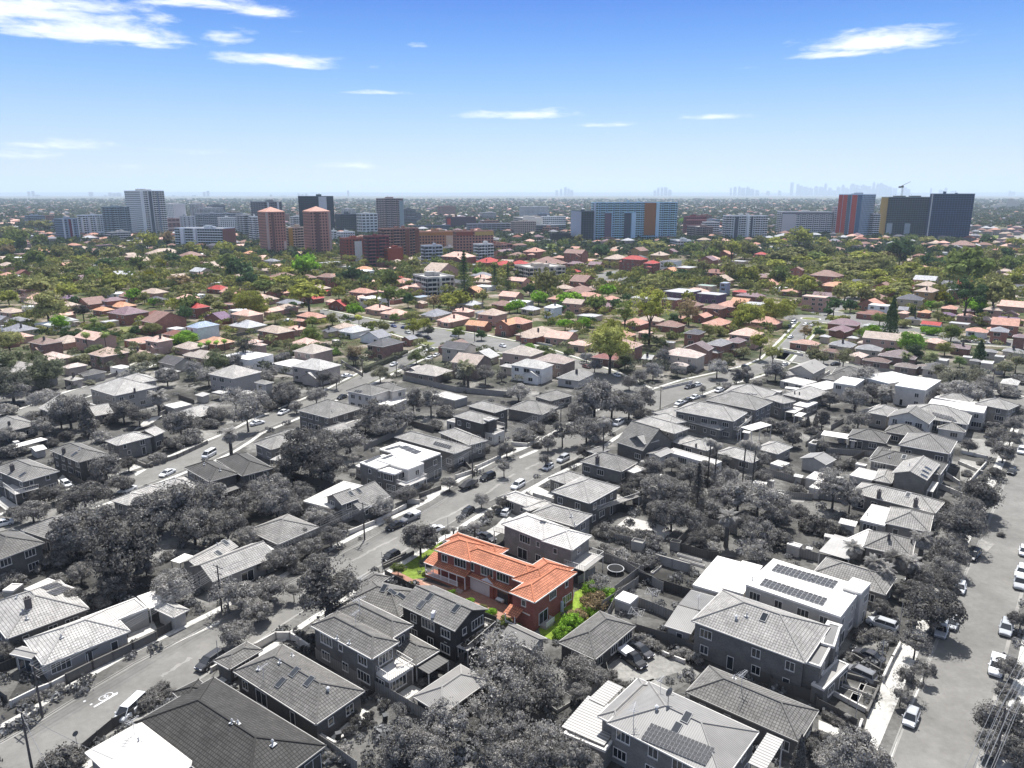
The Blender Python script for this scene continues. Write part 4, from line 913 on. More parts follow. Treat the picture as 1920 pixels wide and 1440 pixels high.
H('the white twin-hip house', 'white two-storey house with grey slate hips and small front solar panel', 'b1', ['h 6.0 690,47 862,88 1000,40 r=t.17', 'h 6.0 860,20 1020,55 1145,40 r=t.17', 'f 3.0 900,140 1010,165 1100,110 r=s.7'], 'r.55', 't.17', 'so 745,45 735,60 790,65 3 1', trim=.7)
H('', 'flat-roofed pale garage in front of the tall paling fence', 'b1', ['f 2.8 1350,75 1490,122 1572,92 r=s.5'], 'r.3', 's.5', '', win=False, name='garage', cat='garage')
H('', 'hip-roofed bungalow with pale tiles left of the tree-lined street', 'b2', ['h 3.4 -40,182 225,230 352,172'], 'k.13', 't.22', '', trim=.5)
H('', 'low grey hip-roofed house left of the silvery street trees', 'b2', ['h 3.2 153,95 290,127 478,90'], 'r.2', 't.2', '', trim=.5)
H('the tall-chimneyed bungalow', 'brick bungalow with tall chimney, steep hip roof and small rear awning', 'b2', ['h 3.4 508,580 820,657 945,588 p=28', 'h 3.2 560,500 640,525 740,490', 'f 2.9 858,640 915,668 990,630 r=s.5'], 'k.13', 't.2', 'ch 640,590', trim=.6)
H('the steep dormer house', 'dark brick house with steep gable roof and pale gabled dormer', 'b2', ['gy 3.8 845,418 985,500 1110,400 p=36', 'gx 5.2 925,400 990,450 1060,410 p=28 r=t.3'], 'k.1', 't.17', '', trim=.5)
H('the arched two-storey house', 'two-storey house with pyramid tiled roof over brick arches and a walled forecourt', 'b2', ['h 6.0 298,806 580,895 806,770', 'h 3.2 268,706 400,748 545,688 rk=1', 'q 3 520,880 600,960 830,800'], 'k.09', 't.3', '', trim=.6)
H('the long brick neighbour', 'long two-storey brick house with glaring pale roof directly behind the orange-roofed house', 's', ['h 6.0 968,132 1222,238 1362,160 rk=1', 'h 6.0 1203,234 1385,293 1500,205 rk=1', 'h 5.9 1130,78 1400,152 1512,82 r=t.26', 'q 3.0 915,175 1050,215 1110,170 r=r.4', 'q 3 1350,370 1460,420 1540,320 r=r.4'], 'k.16', 't.5', 'sk 1215,120;v 1400,140;v 1380,90', trim=.55)
H('', 'low pale-roofed house with walled front yard beside the arched house', 'b2', ['h 3.1 -110,858 112,920 240,876 rk=1', 'h 3.0 80,930 130,952 292,890 rk=1'], 'k.16', 't.45', '', trim=.5)
H('the clustered-hip town house', 'two-storey brick town house with many small pale hips beside the dormer house', 'b2', ['h 5.6 920,277 1218,371 1322,328 rk=1', 'h 3 1210,420 1260,450 1350,400', 'h 5.5 1020,245 1180,300 1320,290 rk=1'], 'k.14', 't.33', 'v 1290,300', trim=.6)
H('the wide verandah house', 'large two-storey house with broad tiled roof and long low verandah wings', 'b2', ['h 6.0 1213,202 1662,280 1775,215 rk=1', 'h 3.2 1055,212 1560,345 1680,300 rk=1', 'c 5.6 1740,320 1800,350 1875,290 r=s.6', 'q 3.1 1640,340 1700,350 1800,260'], 'r.2', 't.3', '', trim=.6)
H('', 'tiled hip-roofed house with rear deck behind the wide verandah house', 'b2', ['h 6.0 1465,112 1830,195 1930,130'], 'k.13', 't.22', '', trim=.5)
H('', 'low house with long light hip roof behind the tall palm clump', 'b2', ['h 3.1 1262,455 1460,500 1570,462 rk=1', 'h 3.0 1540,510 1800,590 1892,540 rk=1'], 'r.25', 't.33', 'ch 1380,470 .5', trim=.6)
H('', 'long white-walled row of sheds facing the overgrown garden', 'b2', ['f 3.0 1190,490 1515,607 1560,575 r=s.45', 'gx 3.1 1015,518 1110,548 1208,500 p=12 r=m.3'], 'r.5', 's.45', '', trim=.6)
H('', 'grey ribbed hip roof with white gutter at the edge of the palm garden', 'b3', ['h 3.2 -90,478 72,525 167,466'], 'r.25', 't.33', '', trim=.7)
H('', 'long gabled metal shed among dense back gardens', 'b3', ['gx 3.0 250,552 432,606 495,560 p=18 r=m.32', 'f 2.4 20,592 105,620 155,590 r=s.7'], 'r.35', 'm.35', '', win=False, name='garden_shed', cat='shed')
H('', 'white flat-roofed lean-to behind the brick gable wall', 'b3', ['f 2.8 608,685 780,722 862,665 r=s.8'], 'r.4', 's.8', '', win=False, name='garden_shed', cat='shed')
H('', 'pair of bright flat shed roofs beside the feathery garden tree', 'b3', ['f 2.6 285,700 400,730 460,680 r=s.75', 'f 2.6 310,770 380,790 420,740 r=s.7'], 'r.4', 's.75', '', win=False, name='garden_shed', cat='shed')
H('the tall dark-sided hip house', 'tall two-storey house with clean grey hip roof on the right slope', 'b3', ['h 6.2 978,457 1362,524 1428,428'], 'k.1', 't.19', '', trim=.7)
H('the stair-fronted house', 'two-storey house with dark roof and twin front stairs on the right slope', 'b3', ['h 4.6 760,572 1290,680 1350,600', 'h 4.4 760,560 850,575 940,490'], 'r.2', 't.12', 'sk 1020,548;v 910,550;ch 1140,588 .5', trim=.6)
H('the blank brick gable', 'two-storey house with blank brick end gable and sunlit ribbed roof', 'b3', ['gx 5.6 926,672 1190,722 1330,610 p=20', 'h 3.2 790,720 925,745 960,660', 'c 3 1190,800 1240,810 1290,740 r=t.5'], 'k.12', 't.28', 'v 1060,612;sk 1200,635;sk 1180,660;sk 1170,690', trim=.5, win=False)
H('the twin-chimney bungalow', 'long single-storey bungalow with mottled pale roof and two brick chimneys', 'b3', ['h 3.4 640,795 1252,970 1295,880 rk=.9'], 'k.14', 't.3', 'ch 830,850;ch 1105,915;sk 1050,832', trim=.5)
H('the white-backed cottage', 'cottage with ribbed hip roof and glaring white flat rear extension', 'b3', ['h 3.2 875,1045 1212,1112 1252,985 rk=1', 'f 3.1 690,1018 875,1062 960,940 r=s.8'], 'r.25', 't.24', 'v 745,985', trim=.6)
H('the palm-fronted cottage', 'cottage with small roof gables behind a clump of stout palms', 'b3', ['h 3.3 715,1225 1080,1300 1120,1175 p=26', 'f 3.0 590,1160 705,1225 805,1110 r=s.6', 'c 2.8 385,1250 610,1320 700,1180 r=M.45'], 'r.25', 't.2', 'ch 905,1165 .7;ch 1075,1190 .5', trim=.6)
H('', 'low tiled roof between the palm clump and the white solar-roofed house', 'b3', ['h 3.2 340,1410 880,1580 960,1450'], 'k.12', 't.2', '', trim=.5)
H('', 'dark low hip roofs stepping down behind the blank brick gable', 'b3', ['h 3.0 600,393 885,445 900,378', 'h 3.2 878,352 1130,400 1160,340'], 'k.1', 't.13', '', trim=.5)
H('the white-gabled long house', 'long two-storey house with pale gable end and narrow tiled ridge roof', 'b3', ['gx 5.4 890,250 1205,300 1275,250', 'h 3.0 1270,330 1480,362 1482,310'], 'r.5', 't.2', '', trim=.7)
H('the upper solar hip roof', 'long tiled roof with three ranks of solar panels on the right slope', 'b3', ['h 4.5 1000,250 1500,305 1600,235 rk=1', 'h 4.3 740,215 900,240 1000,190'], 'r.3', 't.28', 'so 1225,210 1265,245 1420,285 8 3', trim=.7)
H('the long white flat roof', 'very long white flat-roofed building at the top of the right slope', 'b3', ['f 5.6 1190,165 1620,218 1670,172 r=s.8', 'f 4.8 1230,110 1640,172 1680,160 r=s.75'], 'r.4', 's.8', '', trim=.7)
H('', 'hip-roofed house with pale eaves at the right street bend', 'b3', ['h 5.0 1575,140 1800,195 1835,150 rk=1'], 'k.16', 't.28', 'v 1700,110', trim=.5)
H('', 'grey hipped roof immediately left of the right street bend trees', 'b3', ['h 4.6 1270,110 1520,140 1570,110 rk=1'], 'k.16', 't.25', '', trim=.5)
H('the white cube house', 'white two-storey cube-shaped house with flat roof beside palms on the right slope', 'c3', ['f 6.6 958,806 1182,846 1260,765 r=s.82', 'f 3.2 940,855 1185,900 1275,815 r=s.6'], 'r.55', 's.82', '', trim=.8)
H('', 'white two-storey flat-roofed house behind the round grey tree', 'c3', ['f 6.2 780,735 905,795 995,728 r=s.82'], 'r.5', 's.82', '', trim=.8)
H('', 'two-storey house with white flat roof and balcony left of the round grey tree', 'c3', ['f 5.8 495,785 655,812 700,760 r=s.82', 'q 3 500,830 650,850 690,800'], 'r.5', 's.82', '', trim=.8)
H('the pink-grey gabled hall', 'broad gabled house with plain pinkish grey roof above the white sheds', 'c3', ['gx 4.2 150,692 338,722 425,665 p=26', 'f 2.6 110,770 260,810 340,775 r=s.6', 'h 3 110,715 140,735 200,720'], 'r.4', 's.33', 'v 330,645;v 275,690', trim=.6)
H('', 'dark grey roof with white ridges wrapping a courtyard behind white sheds', 'c3', ['h 3.2 410,752 520,775 590,720 r=t.13', 'h 3.4 480,720 700,745 720,700 r=t.13'], 'k.14', 't.13', '', trim=.6)
H('', 'large white sheet roof among the crowded back sheds', 'c3', ['f 3.0 290,810 400,850 500,790 r=s.8'], 'r.4', 's.8', '', win=False, name='garden_shed', cat='shed')
H('', 'pinkish tiled roof with twin chimneys above the white sheds', 'b3', ['h 4.0 130,70 300,118 395,50 r=ttn'], 'k.14', 'ttn', 'ch 235,75 .4;ch 200,70 .4', trim=.6)
H('', 'pale hip roof with dormer at the corner of the white sheds', 'b3', ['h 5.2 -20,100 110,145 200,125 rk=1', 'c 2.8 130,205 200,220 255,180 r=s.5', 'c 2.8 195,235 250,245 290,220 r=s.75', 'f 3 200,150 290,175 330,130 r=s.8'], 'k.14', 't.3', '', trim=.7)
H('', 'white flat shed roof on posts in the middle of the right-hand gardens', 'b3', ['c 2.8 395,385 600,412 630,380 r=s.75', 'f 2.4 305,440 360,452 390,425 r=s.6'], 'r.3', 's.75', '', win=False, name='carport', cat='carport')
H('', 'solar-panelled pale hip roof above the parked cars at the upper bend', 'c2', ['h 4.5 1560,880 1900,925 2000,860 rk=1'], 'r.25', 't.3', 'so 1755,860 1740,870 1830,880 4 1', trim=.6)
# subject ------------------------------------------------------

for k_, d in enumerate(('660,1052 700,1030 745,1008', '760,1000 800,984 850,962 880,945', '905,930 940,905 965,888', '700,1085 735,1062', '560,1120 600,1098', '300,1270 360,1232', '985,880 1010,868 1040,858')):
    L_ = resample(pxline(d), 14); g_ = random.Random(k_); A_ = offset(L_, .25+.1*g_.random()); B_ = offset(L_, -.2-.15*g_.random())
    for p_ in A_+B_: p_.x += g_.uniform(-.22,.22); p_.y += g_.uniform(-.22,.22)
    strip('road_patch', A_, B_, .013, 'kerb')
for k_, (x_, y_, w_, c_) in enumerate(((330,1300,1.4,'kerb'),(760,1045,1.2,'kerb'))):
    c0_ = at(x_, y_, 0); sheet('road_patch', [c0_+Vector((w_*math.cos(a_)*(.6+.3*((k_+j_)%2)), w_*.5*math.sin(a_), 0)) for j_, a_ in enumerate((0,.9,1.7,2.6,3.4,4.3,5.3))], .0125, 'kerb' if c_ == 'kerb' else 'paving')
# ================================================================ THE ORANGE-ROOFED HOUSE (the one house in full colour)
FORCE = 1.0
PAL['T0'] = (.39,.155,.09); PAL['W0'] = (.27,.105,.085); PAL['V0'] = (.62,.62,.66)
root, W, inv = H('the orange-roofed house', 'long two-storey red-brick house with bright orange tiled roof, verandah and white garage door', 's',
  ['h 5.7 562,286 775,362 904,274 rk=1.5', 'h 5.72 690,333 1135,487 1243,413 rk=1.4', 'h 5.7 1005,546 1160,607 1418,430 rk=1.4', 'h 5.68 1022,466 1215,535 1400,405 rk=1', 'h 5.6 600,242 930,335 1012,290 rk=1',
   'sy 3.0 503,360 742,457 800,417 p=19 open=1 rk=1', 'sy 2.9 757,432 1004,546 1050,514 p=19 rk=1 nw=1', 'gx 2.92 838,468 915,503 975,462 p=33 open=1', 'sy 2.9 1032,622 1132,682 1160,662 p=24 open=1'],
  'kW0', 'tT0', '', trim=.7, winc=.78, name='brick_house')
XF = [inv @ (Matrix.Translation((o['B'].x, o['B'].y, 0)) @ Matrix.Rotation(o['th'], 4, 'Z')) for o in W]
wt = (.8,.8,.84,1)
v = W[5]; X = XF[5]      # verandah along x = 0, length b
b = MB(X); b.box(.1,.1,0,2.6,v['b']-.1,.45,'paver'); b.build('verandah_floor', root, (.35,.16,.11,1))
n = 6
for i in range(n):
    y = .2+(v['b']-.4)*i/(n-1); b = MB(X); b.box(.12,y-.06,.45,.24,y+.06,2.84,'trim'); b.build('post', root, wt)
b = MB(X)
for i in range(int((v['b']-2.2)/.16)):
    y = 1.9+i*.16; b.box(.16,y-.03,.6,.2,y+.03,1.35,'trim')
b.box(.12,1.9,1.35,.24,v['b']-.2,1.43,'trim'); b.box(.12,1.9,.5,.24,v['b']-.2,.58,'trim'); b.build('balustrade', root, wt)
b = MB(X)
for i in range(3): b.box(-.3*i-.3,.4,0,-.3*i,1.8,.36-.12*i,'paver')
b.build('front_steps', root, (.4,.3,.27,1))
g = W[6]; X = XF[6]      # garage and carport
b = MB(X); Lg = g['b']
b.face(((OV-.03,Lg-.7,0.03),(OV-.03,Lg-5.4,.03),(OV-.03,Lg-5.4,2.3),(OV-.03,Lg-.7,2.3)),'m'); b.build('garage_door', root, (.72,.66,.68,1))
b = MB(X); b.box(OV-.2,Lg-6.4,0,OV-.01,Lg-5.5,2.6,'k'); b.build('pier', root, (.26,.09,.07,1))
b = MB(X); b.face(((OV-.025,2.9,.03),(OV-.025,.5,.03),(OV-.025,.5,2.3),(OV-.025,2.9,2.3)),'glass'); b.build('carport_opening', root)
b = MB(XF[7]); q = W[7]; t_ = math.tan(R(33)); bb = q['b']
b.face(((-.02,bb,2.93),(-.02,0,2.93),(-.02,bb/2,2.93+bb/2*t_-.05)),'r'); b.build('gable_panel', root, (.7,.7,.74,1))
# rear door deck on the end wall
X = XF[2]; r2 = W[2]; b = MB(X); b.box(2.0,-1.0,0,4.3,OV-.05,.5,'paver'); b.build('rear_step', root, (.4,.38,.36,1))
b = MB(X)
for i in range(16): x = 2.05+i*.15; b.box(x-.025,-.97,.5,x+.025,-.92,1.3,'trim')
b.box(2.0,-1.0,1.3,4.3,-.9,1.37,'trim')
for i in range(7): y = -.9+i*.15; b.box(4.25,y-.025,.5,4.3,y+.025,1.3,'trim')
b.build('balustrade', root, wt)
for x, z, k in ((3.0,.5,'d'), (9.2,.3,'n')): p = X @ Vector((x, OV-.012, z)); add_window(root, k, p.x, p.y, p.z, W[2]['th']-W[0]['th'], True, wt)
b = MB(X); b.tube((8.3,.2,0),(8.3,.2,1.9),.32,m='trim',n=12); b.build('water_heater', root, (.45,.52,.58,1))
# porch at the near left corner
b = MB(X); yy = r2['b']; b.box(-1.6,yy-2.4,0,OV,yy-.2,.4,'paver')
b.build('porch_floor', root, (.4,.3,.27,1))
for y in (yy-2.3, yy-.35): b = MB(X); b.box(-1.5,y-.06,.4,-1.38,y+.06,2.6,'trim'); b.build('post', root, wt)
b = MB(X)
for i in range(12): y = yy-2.2+i*.16; b.box(-1.46,y-.025,.5,-1.42,y+.025,1.25,'trim')
b.box(-1.5,yy-2.3,1.25,-1.38,yy-.35,1.32,'trim'); b.build('balustrade', root, wt)
b = MB(X); b.face(((-1.5,yy+.1,2.55),(-1.5,yy-2.7,2.55),(OV,yy-2.7,3.3),(OV,yy+.1,3.3)),'t'); b.face(((-1.5,yy-2.7,2.45),(-1.5,yy+.1,2.45),(OV,yy+.1,3.2),(OV,yy-2.7,3.2)),'trim'); b.face(((-1.5,yy+.1,2.45),(-1.5,yy-2.7,2.45),(-1.5,yy-2.7,2.55),(-1.5,yy+.1,2.55)),'trim'); b.build('porch_roof', root, gcol(PAL['T0'],1))
FORCE = None
# its ground: green lawns at both ends, reddish paving along the drive
psheet('lawn', 's', '598,236 640,300 500,372 505,458 430,468 362,432 358,378 440,318', .03, 'lawn', col=(.17,.23,.045,1))
psheet('lawn', 's', '1400,545 1480,505 1660,560 1560,620 1325,855 1195,805 1185,765 1250,700 1390,600', .03, 'lawn', col=(.20,.28,.045,1))
psheet('driveway', 's', '262,425 300,405 362,434 470,470 640,520 760,500 880,560 1010,600 1060,640 1040,720 1000,740 930,700 700,590 560,540 400,482 290,442', .026, 'paver', col=(.36,.20,.15,1))
psheet('driveway', 's', '470,470 640,520 600,560 500,500', .034, 'paver', col=(.46,.30,.22,1))
cars('s', '1030,560 960,575 s w', 'inside the carport opening') if False else None
p = at(*P('s', 985, 572), .4); car_xy(p.x, p.y, W[6]['th']+math.pi+.05, 'h', 'w', 'white hatchback parked in the carport of the orange-roofed house')
for x, y, w_, k, t in ((1500,515,115,'b','G'),(1590,560,130,'b','G'),(1512,612,165,'b','b'),(1490,655,100,'b','G'),(1420,680,120,'b','b'),(1385,722,150,'b','G'),(1330,785,130,'b','G'),(1450,700,80,'b','y'),(985,712,90,'b','g'),(1055,735,60,'b','G'),(340,418,85,'r','g'),
        (770,583,60,'b','G'),(850,620,60,'b','o'),(900,650,70,'b','G'),(655,535,60,'b','G'),(432,472,40,'b','y'),(500,415,40,'b','g')):
    k = KN[k]; z = 1.0; px, py = P('s', x, y)
    q = at(px, py, z); r = w_/3.2/2*proj(q)[2]/FPX; o = tree_at(q.x, q.y, k, r, r*.5 if k == 'bush' else r*1.1, t, full=None)
# ================================================================ NEAR TREES AND SHRUBS (crown middle, crown width)
trees('a0', '''545 175 210 r 1;1300 90 320 r 2;1700 130 260 x 2;1850 140 280 w 2;0 570 170 r 0;140 520 170 b 0;1775 430 270 w 1;1180 915 150 b 1;1110 965 150 b 1;1260 880 120 b 1;1040 1010 90 b 1;460 1400 340 b 0;580 1370 150 b 0
200 950 110 b 1;280 910 90 b 1;370 880 90 b 1;440 845 110 b 1;190 700 70 b 2;860 60 260 r 0;60 30 200 b 1;420 40 160 b 1;760 200 140 b 2''')
trees('a1', '''545 120 440 t 0 .95;100 100 280 w 1;10 260 230 w 1;280 110 110 r 1;1420 1090 330 g 2;1690 1010 260 x 2;1820 600 400 x 2;1860 850 380 x 2;1120 1240 340 r 1;1310 1340 320 r 2;1790 1210 300 x 2;1010 1370 220 b 1;650 1330 160 b 2;550 1350 120 b 1
390 1370 160 b 1;1880 1390 300 r 1;1060 1010 130 x 2;1250 800 90 b 1;1320 740 90 b 1;1400 670 110 b 1;880 1110 70 b 1;960 960 90 b 2;850 1060 60 b 2;750 1110 60 b 2;700 1180 60 b 2;330 1330 100 b 1''')
trees('a2', '''110 660 360 x 1;260 820 320 x 1;40 920 330 x 1;500 680 260 w 1;620 750 220 w 1;510 870 160 r 1;740 735 110 b 1;800 795 80 b 1;330 880 130 b 1;50 1160 280 g 2;250 1230 300 x 2;450 1330 280 g 1;600 1410 180 r 1;140 1360 320 r 1
970 475 140 b 2;1050 515 120 b 1;1110 545 100 b 1;1220 590 90 b 2;1290 570 110 b 2;1370 615 130 b 2;860 810 60 b 1;650 60 170 x 2;280 960 90 b 1;1180 600 60 b 2''')
trees('a3', '''1110 500 220 g 1;1060 770 220 g 1;1240 260 400 r 0;1120 120 200 r 1;1320 50 220 r 0;1180 20 220 r 1;1180 700 150 g 1;1000 880 150 g 1;1900 330 170 r 1;1820 700 200 r 1;1790 880 170 r 1;1740 1090 330 r 1;1700 1260 240 r 1;1870 1330 260 r 1
850 230 130 r 1;920 270 100 b 1;720 440 140 b 1;830 430 120 b 1;910 470 110 b 1;600 1040 70 p 1 .25;240 1350 110 c 0;330 1260 130 r 1;640 1330 400 r 2;470 1390 230 r 2;780 1390 280 r 2;380 1200 120 b 1;990 100 100 r 1;590 1130 110 b 1;500 1085 90 b 1
600 600 90 b 1;680 480 90 b 1;1900 1000 120 r 1;1870 1180 160 r 1''')
trees('b0', '''100 60 200 r 2;340 110 230 w 2;510 165 280 w 1 1.5;655 270 130 c 0 .62;450 250 180 r 1;320 320 170 r 2;240 240 120 b 2;130 395 120 b 2;40 380 140 r 2;920 200 200 r 1;1040 240 170 r 0;1180 90 170 d 1;1350 290 240 r 1;1300 450 170 b 1;1430 400 190 b 1
1620 220 170 w 1;1720 375 170 d 1;1850 210 230 g 2;1760 110 200 x 2;1900 130 200 r 2;360 440 130 b 0;500 390 120 b 0;100 505 170 b 1;20 520 140 b 1;760 400 150 b 2;1180 560 140 b 1;790 620 240 r 1;960 600 130 r 0;740 720 150 b 1;900 740 190 w 1;570 690 80 b 1
320 725 90 r 2;330 830 180 w 0;430 820 150 r 1;630 840 310 w 0;520 920 180 b 1;240 960 240 w 1;120 960 150 w 1;30 670 130 r 1;650 1080 430 r 1;560 1200 260 r 1;1180 960 380 r 1;1330 900 420 r 1;1520 880 360 r 1;1450 1060 320 r 1;1700 1060 280 r 1
1800 910 240 r 1;1860 770 150 r 1;1870 1150 190 r 1;920 1240 540 r 0 1.1;1090 1370 190 r 1;420 1320 210 b 1;260 1370 150 b 1;600 1420 190 r 1;1040 1080 200 r 1;30 200 160 b 2;1240 180 100 b 2;1450 300 130 r 1;1580 300 120 b 1;700 300 90 b 1;840 270 120 b 1;1640 1200 120 b 1;1250 1290 110 b 1''')
trees('b1', '''240 90 180 r 1;450 90 150 r 2;300 170 110 r 1;110 170 120 b 1;400 500 420 r 0;250 620 260 r 0;510 620 280 r 0;560 430 220 r 1;700 430 240 r 1;900 230 260 r 1;1060 250 240 r 1;960 330 190 r 2;1180 120 160 t 1;1310 120 190 g 2;1420 210 150 b 1;1340 310 130 b 1
730 550 90 r 2;100 800 280 r 1;150 890 280 r 2;330 830 220 r 1;10 830 150 r 1;250 940 190 r 1;440 1000 190 r 2;340 900 140 r 2;950 920 190 r 2;1130 820 180 w 1;1450 745 130 w 1;1690 870 120 r 2;1860 620 130 g 1;1880 490 140 r 1;1850 890 110 r 1;1750 970 80 b 1
1800 935 70 b 1;1640 1040 150 p 1 .6;1545 1080 90 p 1 .5;1480 1075 90 p 1 .45;1420 1110 80 r 1;1230 1150 270 r 1 1.15;985 1020 80 x 1;330 1130 150 r 1;560 1000 140 r 1;200 1300 240 w 1;400 1220 200 w 1;560 1150 180 r 1;650 1080 110 b 1;460 1330 180 w 1;80 1350 150 w 1;300 1380 140 b 1
1290 770 90 b 1;1550 330 60 b 1;1650 760 50 b 1;180 120 100 b 1;620 740 70 b 1;1700 480 120 b 1;1560 650 80 b 1;1820 200 100 b 1;820 300 150 r 1''')
trees('b2', '''50 60 190 w 2;620 100 340 r 2;750 140 240 r 2;520 200 200 r 2;980 100 200 r 2;880 160 220 r 1;690 270 160 p 1 1.3;380 360 180 g 1;560 350 250 r 1;650 330 200 r 1;270 440 140 r 1;250 570 100 g 1;290 240 160 b 1;180 330 150 b 1;90 390 180 b 1;980 225 140 b 1
540 510 120 r 0;820 440 70 r 2;1050 620 190 r 1;1200 600 120 r 1;1340 680 210 r 1;1450 650 170 r 1;1090 800 280 r 1;960 740 170 r 1;850 820 190 r 0;1250 830 240 r 2;1160 760 180 r 1;1395 790 170 n 0 .9;1600 720 230 r 1;1700 830 280 r 2;1850 860 300 r 2;1550 850 210 r 1
1200 980 280 r 1;1350 1030 230 r 1;1090 950 180 r 1;1620 1000 190 d 1;1750 1050 180 r 1;1850 1130 260 g 1;1550 1110 150 b 1;700 1110 170 b 1;830 1120 150 b 1;950 1145 170 b 1;1050 1180 170 b 1;700 1240 120 b 2;810 1290 170 b 2;950 1320 150 b 1;1030 1340 150 b 1
1380 1170 150 r 0;1500 1230 150 b 2;1840 1260 200 g 2;1490 420 150 p 1 1.35;1540 450 130 p 1 1.2;1755 430 150 p 1 1.35;1830 450 140 p 1 1.25;1600 570 110 r 1;1860 560 150 r 1;1480 920 180 r 1;640 1110 90 b 1;1010 600 80 b 1;900 330 0.1 b 1;1290 640 110 b 1
1520 950 150 g 2;1440 1130 140 r 1;1880 700 150 r 1;450 250 100 b 1;190 460 80 b 0''')
trees('b3', '''0 300 110 r 1;110 330 170 b 1;298 285 40 c 0 .7;358 275 40 c 0 .75;410 260 120 t 0;330 350 100 b 1;470 110 140 r 1;660 110 190 r 2;790 60 170 r 1;890 70 150 d 1;680 265 190 w 1;785 430 100 r 0;190 410 140 r 0;390 470 150 b 1;620 600 130 b 1;480 660 100 b 1
500 770 280 g 2;620 850 190 g 2;440 690 140 g 2;120 650 130 b 1;60 880 230 r 2;80 970 230 r 1;220 800 140 b 1;330 1050 200 b 0;430 1080 190 b 0;560 1100 110 b 1;60 1160 240 b 1;230 950 140 b 1;640 1230 180 d 1 .8;1160 1160 200 d 1;800 1340 180 d 1 .8;950 1310 200 d 0 .8
1070 1340 200 d 1 .7;880 1400 180 d 1 .7;1590 830 330 r 0;1450 1060 330 r 0;1500 950 240 r 1;1350 1280 280 r 1;1400 1180 190 r 1;1330 1400 230 r 1;1770 510 180 r 1;1510 460 120 r 1;1820 410 140 r 1;1680 440 100 b 1;1710 670 130 b 0;1490 670 80 b 1;1600 590 70 b 1
1860 200 130 r 1;1780 240 150 b 1;1850 300 150 r 1;1450 60 280 w 2;1590 60 190 r 2;1350 60 150 r 2;1800 60 150 b 2;1320 900 100 b 0;1300 960 90 b 0;650 1010 110 b 1;280 300 80 b 1;1700 330 140 b 1;1700 370 140 b 1;1750 1130 60 b 1;560 620 90 b 1;180 420 60 b 1''')
# ================================================================ MIDDLE DISTANCE HOUSES: 'x y w roof storeys wall [f]' roof middle and visible width
WALLOF = {'tc': 'rb', 'or': 'rb', 'pk': 'pw', 'br': 'rb', 'pb': 'rb', 'gy': 'cr', 'dg': 'cr', 'rd': 'bb', 'wh': 'wh', 'lg': 'cr', 'bb': 'rb', 'tn': 'pw', 'bl': 'wh', 'pu': 'rb', 'gn': 'cr', 'yb': 'yb', 'cr': 'cr'}
RW = {'tc': 'terracotta', 'or': 'orange', 'pk': 'pinkish', 'br': 'brown', 'pb': 'purplish-brown', 'gy': 'grey', 'dg': 'dark grey', 'rd': 'red', 'wh': 'white', 'lg': 'pale grey', 'bb': 'dark brick-red', 'tn': 'tan', 'bl': 'bluish', 'pu': 'purple', 'gn': 'pale green', 'yb': 'ochre', 'cr': 'cream'}
def yaw_at(x, y): return R(-32 if x < 0 else (-34 if x < 90 else -39))
def mids(tile, data):
    for ln in data.replace('\n', ';').split(';'):
        q = ln.split()
        if len(q) < 4: continue
        x, y, wv, rcn = float(q[0]), float(q[1]), float(q[2]), q[3]; stn = int(q[4]) if len(q) > 4 else 1
        wl_ = q[5] if len(q) > 5 and q[5] != 'f' else WALLOF[rcn]; flat = 'f' in q[5:]
        ze = {1: 3.1, 2: 5.9, 3: 8.8, 4: 11.6}[stn]; px, py = P(tile, x, y); c = at(px, py, ze+.8); r_ = random.Random(int(px*7+py*3))
        dep = proj(c)[2]; vis = wv/4*dep/FPX; rat = r_.uniform(.62,.85); th = yaw_at(c.x, c.y)+r_.choice((0, 0, math.pi/2*0))+R(r_.uniform(-4,4))
        flip = r_.random() < .4
        ca, sa = abs(math.cos(th)), abs(math.sin(th)); a = vis/(ca+rat*sa) if not flip else vis*rat/(rat*ca+sa); b_ = a*rat if not flip else a/rat
        ex_, ey_ = Vector((math.cos(th), math.sin(th), 0)), Vector((-math.sin(th), math.cos(th), 0)); B = c-ex_*a/2-ey_*b_/2
        tp = 'f' if flat else ('h' if r_.random() < .8 else r_.choice(('gx','gy')))
        mat = 's' if flat or rcn in ('wh',) else 't'; W_ = [dict(tp=tp, ze=ze, th=th, a=a, b=b_, B=B, opt={'p': '25'})]
        if not flat and r_.random() < .7 and vis > 9:      # a second, smaller wing
            a2, b2 = a*.5, b_*.5
            if r_.random() < .5: B2 = B+ex_*(a*.45)-ey_*(b2*.35)
            else: B2 = B-ex_*(a2*.3)+ey_*b_*.1
            W_.append(dict(tp='h' if r_.random() < .6 else 'gy', ze=ze-(.02 if stn == 1 else 2.7), th=th, a=a2, b=b2, B=B2, opt={'p': '25'}))
        exs = ''
        if not flat and r_.random() < .3: qx = proj(c); exs = 'ch %.1f,%.1f .9' % (qx[0]+r_.uniform(-4,4), qx[1])
        if r_.random() < .09 and not flat and dep < 700: qx = proj(c); exs += ';so %.1f,%.1f %.1f,%.1f %.1f,%.1f 5 2' % (qx[0]-5,qx[1]-3,qx[0]-6,qx[1],qx[0]+3,qx[1]+1.5)
        nm = 'house' if stn < 3 else 'apartment_block'
        phr = '%s %s-roofed %s' % ({1: 'single-storey', 2: 'two-storey', 3: 'three-storey', 4: 'four-storey'}[stn], RW[rcn]+(' flat' if flat else ''), 'house' if stn < 3 else 'apartment block')
        rt_ = house('', None, 'p', W_, ('k' if wl_ in ('rb','bb','yb') else 'r')+wl_, mat+rcn, exs, near=False, name=nm, sname=phr, cat='house' if stn < 3 else 'apartments', group='suburban houses with coloured roofs', win=dep < 1100, trim=.6)
        if stn < 3 and (tile[0] == 'd' or dep > 640): absorb(rt_[0])
